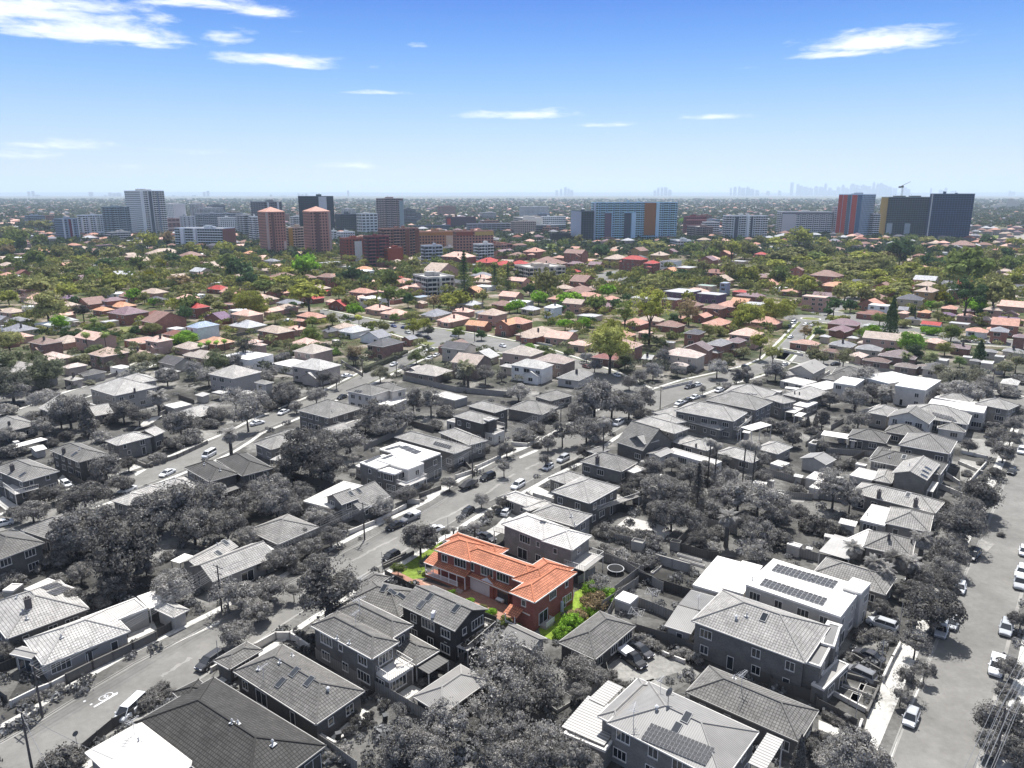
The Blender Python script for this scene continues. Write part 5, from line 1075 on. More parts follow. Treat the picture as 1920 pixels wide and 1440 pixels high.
LAND += [(n, *P(t, x, y)) for n, t, x, y in (('the small roundabout','p',1520,598),('the tall dark conifer by the roundabout','c3',925,330),('the pinkish two-storey balcony house','c1',150,430),('the blue-white villa','c0',1520,370),('the red-brick balcony house','c0',340,500),
  ('the street junction with parked cars','c1',1400,480),('the biggest street tree','c2',740,560),('the white steep-roofed house','c2',310,230),('the row of purple-roofed terraces','c2',1500,490),('the white two-storey box house','c3',840,200),('the bright yellow tree','c3',1310,130),
  ('the green hedge lawn','c0',950,380),('the row of slim street palms','c0',1600,490),('the dark conifer at far right','c3',1590,560),('the cream apartment block','d2',200,690),('the playing field','d3',1640,420),('the red-roofed flats','d2',930,570),('the pair of brown brick towers','d1',300,500),
  ('the big blue slab block','d2',850,400),('the red and blue tower','d3',640,400),('the dark netted tower','d3',1000,400),('the stepped red-brick block','d1',900,560),('the long ochre-topped block','d1',1500,470),('the white balcony block','d0',1550,440),('the dark blue-white slab block','d0',600,400),
  ('the huge dark pine','d3',1000,520),('the dark pine by the cream flats','d1',1560,720),('the wooded left edge','c0',60,560),('the hazy city skyline','d3',650,60),('the grey-brown leafless tree','c0',1830,520),('the left-hand car park street','c3',100,450),('the white balconied flats','c1',1340,90))]
mids('c0', '''90 245 200 tn 1;30 310 150 gy 1;130 312 180 gy 1;215 205 110 wh 2 wh f;280 140 280 pk 1;150 375 270 gy 1;170 425 180 pk 1;340 470 250 br 2;420 580 280 pk 1;560 650 160 pk 1;690 700 180 dg 1;545 745 150 tn 1;905 655 160 wh 1 wh f;1190 455 210 pk 2 pw;1040 550 170 tc 1;1175 570 90 gy 1;1530 570 300 tn 1;1250 690 200 lg 1
515 145 130 pu 1;615 160 100 wh 1 wh f;690 180 240 br 1;850 160 160 pb 2;920 200 210 or 1;775 232 170 or 1;960 250 300 pb 2;1050 290 120 wh 1 wh f;1170 262 180 bb 1;1230 305 300 br 2;1060 365 100 br 1;1330 412 240 bb 1;1320 368 140 wh 1 wh f;1520 350 220 bl 2;1640 290 210 pu 1;1060 65 150 gy 1;1430 65 150 pk 1;1640 75 190 rd 1;1760 100 240 tc 1
500 270 120 pk 1;520 308 130 lg 1;30 350 60 wh 1 wh f;820 315 120 lg 1 cr f;600 573 120 dg 1 cr f;1900 470 130 pk 2''')
mids('c1', '''30 130 110 pk 1;130 238 140 pk 1;225 215 170 tn 1;330 312 110 tc 1;310 370 160 pk 1;150 385 290 tn 2 rb;30 490 110 pk 2;570 170 110 pk 1;540 95 60 rd 1;770 155 150 pk 1;660 355 170 tn 1;740 385 230 lg 1 wh;900 425 230 gy 1 wh;560 385 140 dg 1;970 480 270 dg 2 rb;1150 445 130 gy 1 rb
450 645 370 lg 2 pw;920 222 210 pk 1;1050 258 220 pk 1;1240 180 110 tn 1;1350 262 230 gy 1;1480 302 250 pk 1;1560 242 170 pk 1;1690 252 100 gy 1;1670 342 210 or 1;1890 330 200 or 2;1520 508 270 dg 2 cr;1710 572 240 lg 1;1300 688 350 tn 1 rb;1860 190 200 br 1;1890 650 130 lg 1;1240 133 130 bl 1 cr f;1130 70 120 pk 1;1110 25 180 tc 1
1700 25 140 tn 1;200 820 260 dg 1;60 770 150 gy 2''')
mids('c2', '''40 320 240 tc 2;190 405 340 tn 1 rb;370 430 270 pk 1;510 485 190 pk 1;140 225 160 lg 1;310 210 150 wh 2 wh;150 640 330 lg 2 wh;480 720 300 gy 1;510 90 260 br 1;530 15 210 br 2;740 40 170 br 1;880 65 150 gn 1 cr f;740 150 150 tc 1;1040 85 140 rd 1;620 72 150 tn 1;1370 400 180 dg 2 rb;1540 330 260 tc 1;1520 215 190 br 2;1430 280 170 tc 1
1350 195 200 br 1;1000 400 120 pk 1;1290 560 330 pk 2 cr;1400 515 240 pb 2;1550 480 240 gy 2 rb;1680 462 180 pb 2;1030 590 130 lg 1;1260 640 150 pk 1;1280 295 90 tc 1;1000 140 220 lg 2 cr f;1200 150 150 gy 2 rb f;1280 90 300 lg 2 pu f;1500 110 220 lg 2 pu f;1850 185 230 lg 3 pw f;460 390 80 gy 1 cr f;1180 470 100 lg 1 cr f;1720 100 120 rd 1;1600 30 90 bl 3 bl f''')
mids('c3', '''360 130 200 pk 3 pw f;520 55 220 or 2;840 195 170 wh 2 wh f;790 262 210 bb 1;550 378 220 pb 1;770 350 120 lg 1;290 480 210 tc 1;560 490 220 gy 1;760 520 220 gy 1;1080 418 190 tn 1;480 540 150 bb 1;680 570 170 pk 1;830 610 190 bb 1;1040 650 190 br 1;1170 650 110 br 1;1260 660 250 dg 1;1020 230 110 gy 1;1020 255 110 pk 1;1090 300 120 dg 1;1180 250 120 or 1
1230 340 160 rd 1 wh;1260 470 180 pk 1;1370 220 150 tc 1;1435 85 160 lg 3 bb;1340 268 140 pu 1;1510 240 100 pb 1;1490 280 150 pk 1;1630 300 140 tn 1;1690 230 150 tn 2;1820 265 130 pk 1;1810 308 170 pu 2;1570 388 180 tc 1 wh;1740 385 180 gy 2 rb;1890 430 130 pb 2;1450 510 160 pb 1;1660 540 130 gy 1;1850 540 170 gy 1;1820 770 190 lg 1;640 440 90 lg 1;430 430 90 lg 1
1440 330 150 lg 1 cr f;1500 580 90 lg 1 cr f;1740 575 90 lg 1 cr f;210 165 100 tn 1;1190 90 220 tn 3 yb;1350 40 120 dg 2;1660 10 120 tn 2;1740 650 90 lg 1 cr f;1310 600 120 lg 1 cr f;1650 620 130 lg 1 cr f;1560 610 90 gy 1;1900 310 60 tc 1''')
mids('d0', '''540 480 170 lg 1;620 500 120 tn 1;720 520 170 br 2;850 490 90 tn 1;1000 560 150 tn 3 bb;1230 530 240 tn 2;1430 550 190 br 2;1520 595 110 br 1;1510 690 120 br 2;1600 755 90 lg 1;200 490 120 pk 1;310 512 140 or 1;180 680 110 bb 1;270 700 100 pk 1;10 580 60 pk 1;620 650 90 tn 1;1790 580 100 pk 1;740 740 110 pk 1;120 300 120 pk 1;50 322 120 pk 1;360 405 60 lg 1;330 395 90 wh 2 wh f''')
mids('d1', '''120 590 130 gy 2;200 715 250 br 1;540 705 180 br 3;560 600 170 lg 2 cr f;690 630 100 lg 2 cr f;810 660 170 wh 2 wh f;90 660 120 tn 1;1070 650 90 pk 1;1120 745 180 tc 1;1380 665 280 tn 2;1520 555 270 pk 4 bb;1740 595 210 rd 2;1860 615 190 rd 2;1860 530 190 pb 2;1700 715 160 pk 1;1720 775 170 wh 1 wh f;1080 712 70 rd 1;330 545 120 pk 1''')
mids('d2', '''40 545 140 br 2;170 518 180 tc 3;480 530 190 br 4;330 545 100 lg 1;260 610 330 br 3;60 612 180 rd 2;780 570 200 tn 3 yb;800 500 130 tn 1;950 512 160 br 3 yb;920 575 200 rd 4 bb;1050 605 140 rd 4 bb;1110 545 160 tn 3 yb;1190 590 180 dg 3 wh f;1310 635 180 lg 2 rb f;580 590 80 or 1;590 688 90 rd 1;470 668 110 rd 1;510 702 150 tc 1;530 735 200 br 2;700 770 160 br 1
870 780 120 gn 1 cr f;1500 580 190 pk 1;1520 675 190 bb 2;1600 632 140 tn 1;1870 540 110 rd 3 bb;1460 770 150 gn 2 cr f;1220 742 120 bb 1;1900 710 90 br 2;60 430 120 rd 2 rb f;180 440 130 gy 2 rb f;270 430 90 gy 2 bb f''')
mids('d3', '''115 475 90 rb 2 rb f;620 445 110 br 2;720 465 120 br 2;520 510 160 br 2;760 495 130 br 2;1115 455 90 or 1;1255 465 180 pk 2 bb;1460 470 210 br 3;1800 480 120 pk 1;1860 510 120 rd 1;1480 500 130 or 1;1140 552 110 bb 2;1300 570 130 bb 1;1120 598 110 tc 1;1310 525 80 wh 2 wh f;1650 545 100 tn 1;1830 553 110 lg 1;1820 590 130 bb 2 bb f;220 655 110 br 3;440 695 260 br 3;30 700 100 tn 1
280 720 140 tn 1;510 765 210 tc 1;1290 675 80 tn 1;1350 750 120 dg 2;1420 785 140 lg 3;1200 770 190 tn 2;1660 718 100 tn 2;1780 665 120 tn 2;1870 660 90 lg 1;860 540 90 tn 1;600 625 90 br 2'''.replace('rb 2 rb f','bb 2 rb f'))

# more houses of the same suburb where the photograph shows roofs packed between the ones above
def fill_houses():
    g = random.Random(21); n = 0; cols = ['pk','pk','tc','tc','br','tn','tn','or','pb','gy','rd','lg','wh','dg']
    for _ in range(5200):
        py = 462+g.random()**1.25*238; px = g.uniform(-10,1930); h = g.choice((3.1,3.1,5.9)); q = at(px, py, h); th = yaw_at(q.x,q.y)+R(g.uniform(-4,4)); a, b_ = g.uniform(11,17), g.uniform(9,13)
        if py < 520 and g.random() < .4: continue
        ex_, ey_ = Vector((math.cos(th),math.sin(th),0)), Vector((-math.sin(th),math.cos(th),0)); B = q-ex_*a/2-ey_*b_/2; ok = True
        for u in (0,.5,1):
            for v in (0,.5,1):
                p = B+ex_*a*u+ey_*b_*v
                if in_house(p.x,p.y,1.6) or in_paved(p.x,p.y,1.0): ok = False; break
            if not ok: break
        if not ok: continue
        s = proj(q); 
        if 1700 < s[0] and s[1] < 470: continue
        c = g.choice(cols); flat = c == 'wh' or g.random() < .06
        W_ = [dict(tp='f' if flat else g.choice(('h','h','h','gx','gy')), ze=h, th=th, a=a, b=b_, B=B, opt={'p':'25'})]
        if not flat and g.random() < .6: W_.append(dict(tp='h', ze=3.0, th=th, a=a*.5, b=b_*.5, B=B-ex_*a*.12+ey_*b_*.05, opt={'p':'25'}))
        wc = WALLOF[c]; rt_ = house('', None, 'p', W_, ('k' if wc in ('rb','bb') else 'r')+wc, ('s' if flat or c == 'wh' else 't')+c, '', near=False, sname='%s %s-roofed house' % ('low' if h < 4 else 'two-storey', RW[c]+(' flat' if flat else '')), group='suburban houses with coloured roofs', win=s[2] < 700); absorb(rt_[0])
        n += 1
        if n >= 230: break
fill_houses(); flush_bucket('suburb_houses')
# ================================================================ TREES OF THE MIDDLE DISTANCE
trees('c0', '''60 150 130 r y;60 470 240 w o 1.2;90 650 260 r g 1.1;330 700 270 r g 1.1;80 800 300 r g;250 600 120 r g;350 215 290 r o;450 340 150 r G;520 430 140 r k;215 285 70 r y;320 60 250 w o;500 100 150 r y;560 180 70 t k;620 250 130 g s;700 310 90 p g .8;720 60 160 w o;860 40 180 r y
810 100 100 r o;1000 130 120 r G;1080 150 100 r o;1150 185 80 r G;1290 195 100 r y;1400 120 170 r o;1430 200 180 r g;1380 270 130 r k;1500 290 60 b G;1550 180 120 r o;1640 210 120 w o;1730 150 130 r o;1860 190 220 r y 1.2;1830 330 100 g b;1140 380 140 w o;1380 460 190 w G;1340 490 100 r k;820 360 80 b y
740 430 160 r k;860 450 100 r k;1010 400 90 r k;700 380 120 b g;780 420 100 p g;640 420 100 p g;1560 480 70 p G .6;1620 480 70 p G .6;1680 470 70 p G .6;1500 500 70 p G .6;1830 520 190 x s 1.3;720 560 140 r g;830 600 160 r g;640 620 150 b o;780 640 100 r g;1060 610 180 w o;1180 620 120 r o;960 740 140 b 2;1250 740 160 r 2
1450 690 150 r 2;1620 640 200 r g;1560 740 160 r 2;1750 640 160 r 1;1850 720 150 r 2;1000 580 90 r g;900 560 80 t k;560 620 80 r o;680 790 70 b y;620 800 60 b y;550 820 60 b y;1640 380 90 x b;330 800 120 r g;1080 480 80 b G;300 390 90 b o''')
trees('c1', '''60 60 180 w g;190 90 170 w o;390 110 280 w y 1.3;20 230 150 r y 1.2;140 300 120 w o;270 210 70 r k;620 110 110 r y;420 440 170 r g;350 480 90 b g;420 330 90 r g;570 310 110 r o;740 240 130 r G;770 290 90 p y .8;700 180 120 r o;900 150 60 r Y;990 130 170 g g;1140 170 80 t k;1100 130 100 r g;870 190 130 w o;1160 290 130 w o
1040 300 80 r g;1330 180 120 g b;1440 180 150 r y;1540 160 150 r y;1700 140 120 g o;1260 350 110 r y;1180 370 140 g y;950 370 110 g o;890 350 70 b y;1310 390 60 b g;1290 400 90 g s;1520 410 100 r g;1690 430 90 r k;740 550 160 g b 1.1;730 600 120 r 1;520 530 100 r s;580 560 100 b G;450 540 150 r g;330 540 120 r g;860 390 60 r g
1200 590 130 r g;1110 680 80 g 2;930 720 140 r o;1050 600 1 b g;1590 680 140 d o 1.2;1560 650 120 d g 1.2;1720 720 150 r 1 1.2;1840 740 90 r 1;1440 740 80 r o;1490 610 60 b 2;500 750 130 g s;600 770 120 x 2;220 850 180 r 1;60 740 130 b 2;200 600 110 b 2;330 640 90 b g;1880 590 80 r o;100 700 120 b 2;1900 230 80 r G''')
trees('c2', '''740 500 350 r y 1.3;730 400 220 r y 1.75;850 620 150 r g;560 250 120 w b;1040 210 300 g y 1.4;850 260 200 g g 1.3;440 160 200 w G;200 150 130 r G;250 50 180 g o;130 90 100 r k;40 210 110 r G;630 190 150 r g;780 200 100 r k;350 230 110 r k;430 290 90 r g;540 340 110 r G;590 330 90 r k;400 350 120 w G;300 330 80 b G;650 50 120 r o
720 100 120 r G;830 110 80 r g;860 150 70 r k;1050 50 170 w o;1320 210 140 g b;1220 310 90 r k;1320 150 110 g y;1330 260 150 g b;1780 280 220 r y 1.2;1700 350 130 r y;1780 420 120 r o;1870 470 170 g y 1.3;1720 220 120 g b;1540 240 70 r k;1000 450 60 t k .9;920 120 100 r o;1140 590 130 g 1;1540 680 160 r 2;1620 600 90 r g;1620 640 110 r o
1690 740 110 t 1;1760 740 110 t 1;1840 800 80 r 1;1620 820 100 b 2;1740 560 100 r o;370 630 150 w 2;250 560 150 b g;130 520 80 b G;620 660 110 r 1;880 790 120 r 1;960 740 120 r 1;1060 700 150 r 2;1240 690 120 r 2;1340 690 90 b 2;430 560 80 b g;1480 400 120 r o;1570 410 120 b o;1200 440 90 b g;1090 480 60 r k;1430 840 70 r 3;560 600 90 r 2''')
trees('c3', '''925 330 110 c k 1.05;1310 150 110 r Y;1280 190 110 p g .8;60 250 220 r y;150 210 120 r y;40 560 150 g y 1.3;60 700 170 r 1;290 60 130 r y;190 30 110 r y;580 110 170 r o;660 80 180 w y;500 200 130 g k 1.2;620 210 110 r k;760 130 150 r o;870 100 150 w y;980 80 170 w o;1030 140 90 r y;390 160 110 x b;280 400 100 g b;390 410 90 r k
330 510 70 r Y;370 580 170 g o;420 610 80 r k;570 600 150 g o;790 420 170 r G;720 420 110 r g;840 310 110 r g;1020 350 110 b o;1080 490 200 r G;940 540 110 b G;1100 560 150 r k;1040 590 110 d g 1;1330 530 120 r y;1220 610 110 r g;1280 290 90 r o;1500 100 260 g k 1.3;1700 110 280 r o 1.3;1560 210 150 r G;1800 170 110 r o;1590 260 50 t k;1100 255 30 c k .7;1140 270 30 c k .6;1075 250 30 c k .7
1590 560 90 c k .62;1380 410 150 r g;1240 410 100 b G;1190 400 90 b G;1610 350 70 b o;1370 180 90 b G;1230 210 90 r G;730 750 220 r 2;600 840 120 r 2;870 840 110 d 1;1400 760 220 r o 1.2;1530 740 200 w o;1650 800 160 r 1;1300 700 130 r o;1780 680 130 r o;1870 620 150 g o;1440 630 90 r G;1620 670 60 b 1;1890 770 120 b 1;1540 450 50 b G
1700 450 40 r o;980 450 60 r o;450 250 70 r k;1160 130 90 r b;630 500 60 b o;1520 460 50 b g''')
trees('d0', '''1550 380 1 b g;820 540 120 r o 1.2;1200 620 90 r Y;1430 600 130 r y;1120 710 110 r Y;1340 740 170 w b;520 650 180 w o;380 680 130 r o;270 580 150 r g;460 530 150 r o;730 460 110 w b;600 580 110 w y;1100 440 160 g y;960 480 110 w o;1020 420 70 g o;1250 420 120 g b;1200 560 120 w o;1040 610 130 g g;900 630 140 r g;790 620 120 r k;690 600 90 w y
1450 500 120 r y;1680 500 130 r y;1700 600 150 r g;1800 650 200 r k 1.2;1620 540 80 r o;1290 580 110 r k;120 420 160 r g;200 380 110 w o;60 370 150 w o;300 440 110 r g;150 470 80 t k;40 470 110 r y;330 320 140 w o;250 320 120 w o;1860 520 80 d g;450 450 60 t k;1560 660 120 r g;60 520 110 r b;100 600 120 r g;560 700 90 r k;700 700 140 r g;850 730 130 w y
480 740 120 w y;80 760 160 r o;280 760 150 r o;620 770 120 w o;960 700 110 r g;1180 780 120 w y;1860 740 150 r k;1420 640 80 b y''')
trees('d1', '''370 620 200 r G 1.3;300 560 60 t k;415 530 90 r y;40 540 90 r k;560 640 100 g o;720 700 150 r k 1.1;960 690 140 w g;1000 740 120 t g;830 750 120 g k;1560 690 140 n k .95;1790 720 70 n k;1890 730 80 n k;1350 610 110 r g;1190 610 120 g o;1120 640 90 g g;1660 680 80 r G;1760 670 80 b G;30 740 150 w y;190 740 140 w y;320 770 160 w y;460 760 110 w y;210 610 60 r k
1230 680 90 g o;620 740 80 t k;1840 470 100 r g;1450 760 80 r k;60 640 90 r y;230 670 110 w y''')
trees('d2', '''1010 470 130 w y;1100 480 130 w o;500 430 80 g o;1350 500 130 r g;1550 490 150 g o;1650 500 140 g y;1750 500 150 r o 1.1;1440 480 90 r o;1850 450 110 r o;130 480 110 w g;40 460 90 r k;290 500 110 d g;380 470 90 r g;670 520 120 r k;740 470 90 r o;600 500 70 b Y;1060 520 60 r Y;1150 460 100 r k;1060 740 190 w o;1120 690 90 w g;1250 690 140 w k
1310 720 90 b g;1050 680 80 b g;1640 660 160 g o 1.1;1790 700 160 r y 1.2;1430 640 120 g o;1340 650 60 r k;250 740 200 g o 1.1;1400 560 90 r g;660 660 60 r g;350 700 60 t g;730 700 60 r k;1710 440 60 t k;1290 300 70 r G;1870 660 100 g o;1500 540 120 r g''')
trees('d3', '''1000 500 190 r k 1.3;1010 580 60 t k;240 410 170 g y 1.1;150 420 110 w y;60 450 130 w y;390 460 110 r y;640 480 110 r y;850 440 90 w y;940 440 100 w o;1080 435 90 r g;1200 440 120 w o;1640 440 110 r k;1850 450 120 w y;540 410 60 x b;450 520 130 g o;290 490 130 w o;200 540 200 w o;90 560 200 w o;350 560 150 w g;560 600 150 w o;250 590 150 w y
500 650 190 w o;440 600 150 w y;90 700 170 r g;180 740 90 r g;290 770 170 r y;420 720 80 t k;680 560 150 w y;620 650 150 w o;770 560 130 w y;860 600 170 g o;900 560 150 w b;720 640 190 w o;800 700 180 w y;660 700 150 w o;900 760 180 w y;1050 650 190 w y;1180 680 170 w y;1140 590 90 r g;1120 520 110 r g;1280 620 120 r k;1200 600 100 t k;1500 610 330 r g 1.35;1400 640 120 r k
1580 560 150 g o;1640 640 150 r o;1700 560 110 r o;1800 620 160 r g;1550 730 130 r y;1460 700 90 r y;1700 760 180 r o;1850 730 150 r y;1900 600 110 r g;1000 770 180 w y;620 780 150 w y;1240 730 110 r o;1330 600 60 r o;1890 690 110 r y;750 770 150 w o;60 620 150 w y;330 640 110 r o;1090 720 120 w o;1150 780 120 w o;1780 540 110 r k''')
# the rest of the canopy, too many to count: one object
def canopy(name, spots, seed, mat='canopy', leaves=46):
    import numpy as np
    g = np.random.default_rng(seed); n = len(spots); S = np.array(spots)          # x, y, r, h
    N = n*leaves; idx = np.repeat(np.arange(n), leaves)
    v = g.normal(size=(N,3)); v /= np.linalg.norm(v, axis=1)[:,None]; v[:,2] = np.abs(v[:,2])*.9-.12
    r = S[idx,2]; k = g.uniform(.55,1.05,N)
    # lumpy outline: each tree has its own wobble
    ph = g.uniform(0,6.28,n)[idx]; aa = np.arctan2(v[:,1], v[:,0]); lump = 1+.2*np.sin(aa*3+ph)+.12*np.sin(aa*5-ph*2)
    c = np.stack([S[idx,0]+v[:,0]*r*k*lump, S[idx,1]+v[:,1]*r*k*lump, S[idx,3]+v[:,2]*r*k*.8], 1)
    nn = v+g.normal(size=(N,3))*.45; nn /= np.linalg.norm(nn, axis=1)[:,None]
    a = np.cross(nn, g.normal(size=(N,3))); a /= np.linalg.norm(a, axis=1)[:,None]; d = np.cross(nn, a)
    s = (r*g.uniform(.16,.3,N)*(46/leaves)**.5)[:,None]
    V = np.stack([c-a*s, c-d*s*.8, c+a*s, c+d*s*.8], 1).reshape(-1,3)
    me = bpy.data.meshes.new(name); me.vertices.add(len(V)); me.vertices.foreach_set('co', V.ravel().astype('f'))
    me.loops.add(N*4); me.loops.foreach_set('vertex_index', np.arange(N*4, dtype='i')); me.polygons.add(N)
    me.polygons.foreach_set('loop_start', np.arange(0, N*4, 4, dtype='i')); me.materials.append(M[mat]); me.update(); me.validate()
    o = link(name, me, None, (1,1,1,1)); tag(o, kind='stuff'); return o
def m_canopy(name, stops, sc_):
    s = NT(name); g = s.add('ShaderNodeNewGeometry'); co = s.add('ShaderNodeTexCoord').outputs['Object']
    n1 = s.add('ShaderNodeTexNoise', {'Vector': co, 'Scale': sc_, 'Detail': 3, 'Roughness': .8}).outputs['Fac']
    r = s.add('ShaderNodeValToRGB'); e = r.color_ramp.elements; e[0].position = stops[0][0]; e[0].color = (*stops[0][1],1); e[1].position = stops[-1][0]; e[1].color = (*stops[-1][1],1)
    for p, c in stops[1:-1]: k = e.new(p); k.color = (*c,1)
    s.l.new(n1, r.inputs[0]); c = s.mul(r.outputs[0], s.math('ADD', s.math('MULTIPLY', g.outputs['Random Per Island'], .8), .6))
    sx = s.add('ShaderNodeSeparateXYZ', {0: g.outputs['Position']}); f = s.add('ShaderNodeMapRange', {0: sx.outputs[1], 1: 245.0, 2: 380.0}).outputs[0]
    bw = s.add('ShaderNodeRGBToBW'); s.l.new(c, bw.inputs[0]); cg = s.add('ShaderNodeCombineColor', {0: bw.outputs[0], 1: bw.outputs[0], 2: bw.outputs[0]})
    mixn = s.n.new('ShaderNodeMix'); mixn.data_type = 'RGBA'; s.l.new(f, mixn.inputs[0]); s.l.new(cg.outputs[0], mixn.inputs[6]); s.l.new(c, mixn.inputs[7])
    d = s.add('ShaderNodeBsdfDiffuse'); t = s.add('ShaderNodeBsdfTranslucent'); s.l.new(mixn.outputs[2], d.inputs[0]); s.l.new(mixn.outputs[2], t.inputs[0])
    a = s.add('ShaderNodeMixShader', {0: .28}); s.l.new(d.outputs[0], a.inputs[1]); s.l.new(t.outputs[0], a.inputs[2]); s.l.new(a.outputs[0], s.out.inputs[0]); return s.m
M['canopy'] = m_canopy('canopy_leaves', [(.3,(.06,.085,.04)),(.42,(.12,.14,.055)),(.52,(.20,.21,.07)),(.6,(.29,.29,.08)),(.7,(.18,.17,.10))], .045)
M['canopy_far'] = m_canopy('far_canopy_leaves', [(.3,(.035,.055,.04)),(.5,(.07,.095,.055)),(.7,(.13,.14,.08))], .01)
ROADPTS = []
def near_road(px, py):
    for (x, y, r) in ((1520,598,34),(1480,640,26),(1440,672,26),(1390,690,30),(740,607,40),(840,622,40),(900,640,40),(960,652,40),(1030,662,36),(1120,695,40),(1500,668,30),(1560,682,30),(1620,700,30),(1600,598,36),(1700,620,50),(1850,640,50),(760,660,30),(700,695,30),(650,728,30),(1160,515,40),(1310,720,40)):
        if (px-x)**2+((py-y)*2.2)**2 < r*r: return True
    return False
spots = []; rr = random.Random(5)
for _ in range(14000):
    py = 456+rr.random()**1.1*250; px = rr.uniform(-40,1960)
    if py > 700-90*abs(px/960-1)**2+ (0): 
        if rr.random() < .6: continue
    dens = .85 if py < 545 else .16
    if 640 < px < 1400 and py < 500: dens *= .45
    if px > 1480 and py > 600: dens *= .55
    if rr.random() > dens: continue
    q = at(px, py, 3); rad = rr.uniform(2.4,6.2) if py < 560 else rr.uniform(1.4,3.6)
    if in_house(q.x, q.y, rad*.8): continue
    if in_paved(q.x, q.y, 1): continue
    if px > 1720 and 430 < py < 456: continue
    spots.append((q.x, q.y, rad, rad*rr.uniform(.8,1.3)))
    if len(spots) > 3300: break
canopy('tree_canopy', spots, 3, leaves=90)
# low shrubs between the near houses
spots = []
for _ in range(2600):
    py = rr.uniform(700,1440); px = rr.uniform(-20,1940); q = at(px, py, 0)
    if in_house(q.x, q.y, .6): continue
    if in_paved(q.x, q.y, 1): continue
    spots.append((q.x, q.y, rr.uniform(.45,1.5), .3))
canopy('garden_undergrowth', spots, 17, leaves=60)
